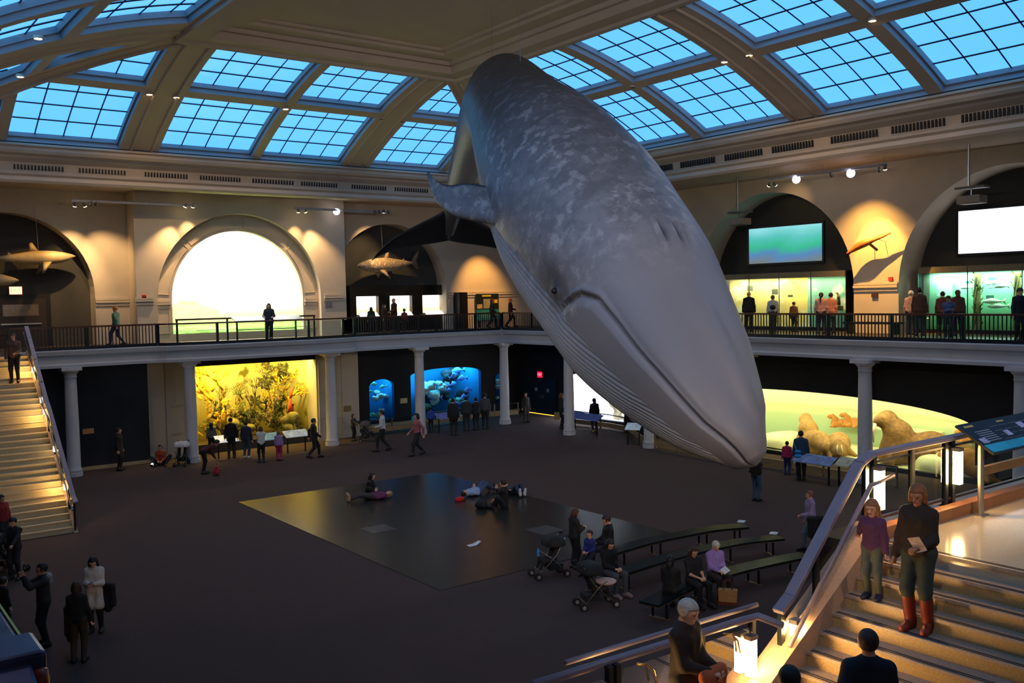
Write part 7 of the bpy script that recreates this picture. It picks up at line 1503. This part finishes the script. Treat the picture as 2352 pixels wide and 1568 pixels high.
reader(520, 1008, 1.0, 0, 'lit reading panel at the left of the coral reef window', (226, 230, 232), em=0.5); reader(680, 996, 1.15, 0, 'bright reading panel at the right of the coral reef window', (206, 210, 206), em=0.25); reader(620, 1003, 0.8, 0, 'low reading panel at the middle of the coral reef window', (150, 190, 190), em=0.15)
reader(1022, 955, 1.0, 0, 'small lit reading panel before the wide blue window', (90, 96, 150), em=0.2); reader(1345, 957, 2.2, -90, 'long blue reading panel before the polar bear window', (70, 90, 150), em=0.15); reader(1455, 980, 0.7, -60, 'tilted white reading panel beside the column below the whale', (190, 206, 220), em=0.2)
reader(1870, 1056, 1.6, -90, 'blue reading panel with pictures before the walrus window', (110, 130, 170), em=0.1); reader(1940, 1062, 0.6, -90, 'small pale label panel before the walrus window', (190, 190, 160), em=0.05)
fl_ = empty('floor_lamp', onz(350, 1072, 0), label='small bright floor uplight at the foot of the pier', cat='lamp'); MB().lathe([(0.06, 0), (0.07, 0.08), (0.05, 0.12)], n=12).build('housing', M_black, fl_); MB().lathe([(0.055, 0.12), (0.03, 0.15), (0.005, 0.155)], n=12).build('lens', mat('uplight', (255, 246, 230), 0.3, emit=25, var=0), fl_)
lamp('uplight_lamp', 'SPOT', onz(350, 1072, 0.2), 60, (220, 230, 255), 0.05, target=onz(350, 1072, 0.2)+np.array((0, 0.5, 3)), spot=70)
# ================================================================ ADDED FLOODLIGHT TRACKS BEHIND THE CAMERA (unseen fill for the whale, fittings as in view)
def fill_flood(a, b_, heads, label, power, col):
    t = track(np.array(a, float), np.array(b_, float), label, (0.05, 0.95)); v = np.array(b_, float)-np.array(a, float)
    for s, tg in heads:
        o = np.array(a, float)+v*s+np.array((0, 0, -0.25)); spot_head(t, o, tg, True, True); dd = np.array(tg, float)-o; dd /= np.linalg.norm(dd)
        lamp('fill_flood_lamp', 'SPOT', o+dd*0.12, power, col, 0.16, target=tg, spot=64, blend=0.8)
fill_flood((0.8, 1.0, 10.6), (0.8, 9.0, 10.6), ((0.1, (14, 14, 5)), (0.5, (15, 17, 8)), (0.9, (17, 22, 11))), 'added unseen fill floodlight track over the near left balcony', 1250, (255, 238, 230))
fill_flood((12.0, -6.0, 10.6), (22.0, -6.0, 10.6), ((0.1, (15, 13, 6)), (0.5, (17, 16, 8)), (0.9, (18, 22, 10))), 'added unseen fill floodlight track over the near end of the hall', 1250, (255, 238, 230))
# added uplights, out of view on the cornice ledge, to brighten the ceiling panel
for k, (x, y) in enumerate(((XD-0.2, 20.0), (XD-0.2, 8.0), (16.8, YC+0.4), (XB+0.2, 4.0))):
    u = empty('added_uplight', (x, y, 13.42), label='small warm uplight added out of view on the cornice ledge', cat='lamp', group='added cornice uplights'); MB().lathe([(0.08, 0), (0.1, 0.12)], n=12).build('housing', M_black, u); MB().lathe([(0.09, 0.12), (0.085, 0.13)], n=12).build('lens', M_hot, u)
    lamp('uplight_lamp', 'SPOT', (x, y, 13.6), 850, (255, 208, 166), 0.1, target=(16.8, 20 if k < 2 else 12, 16.8), spot=110, blend=0.9)
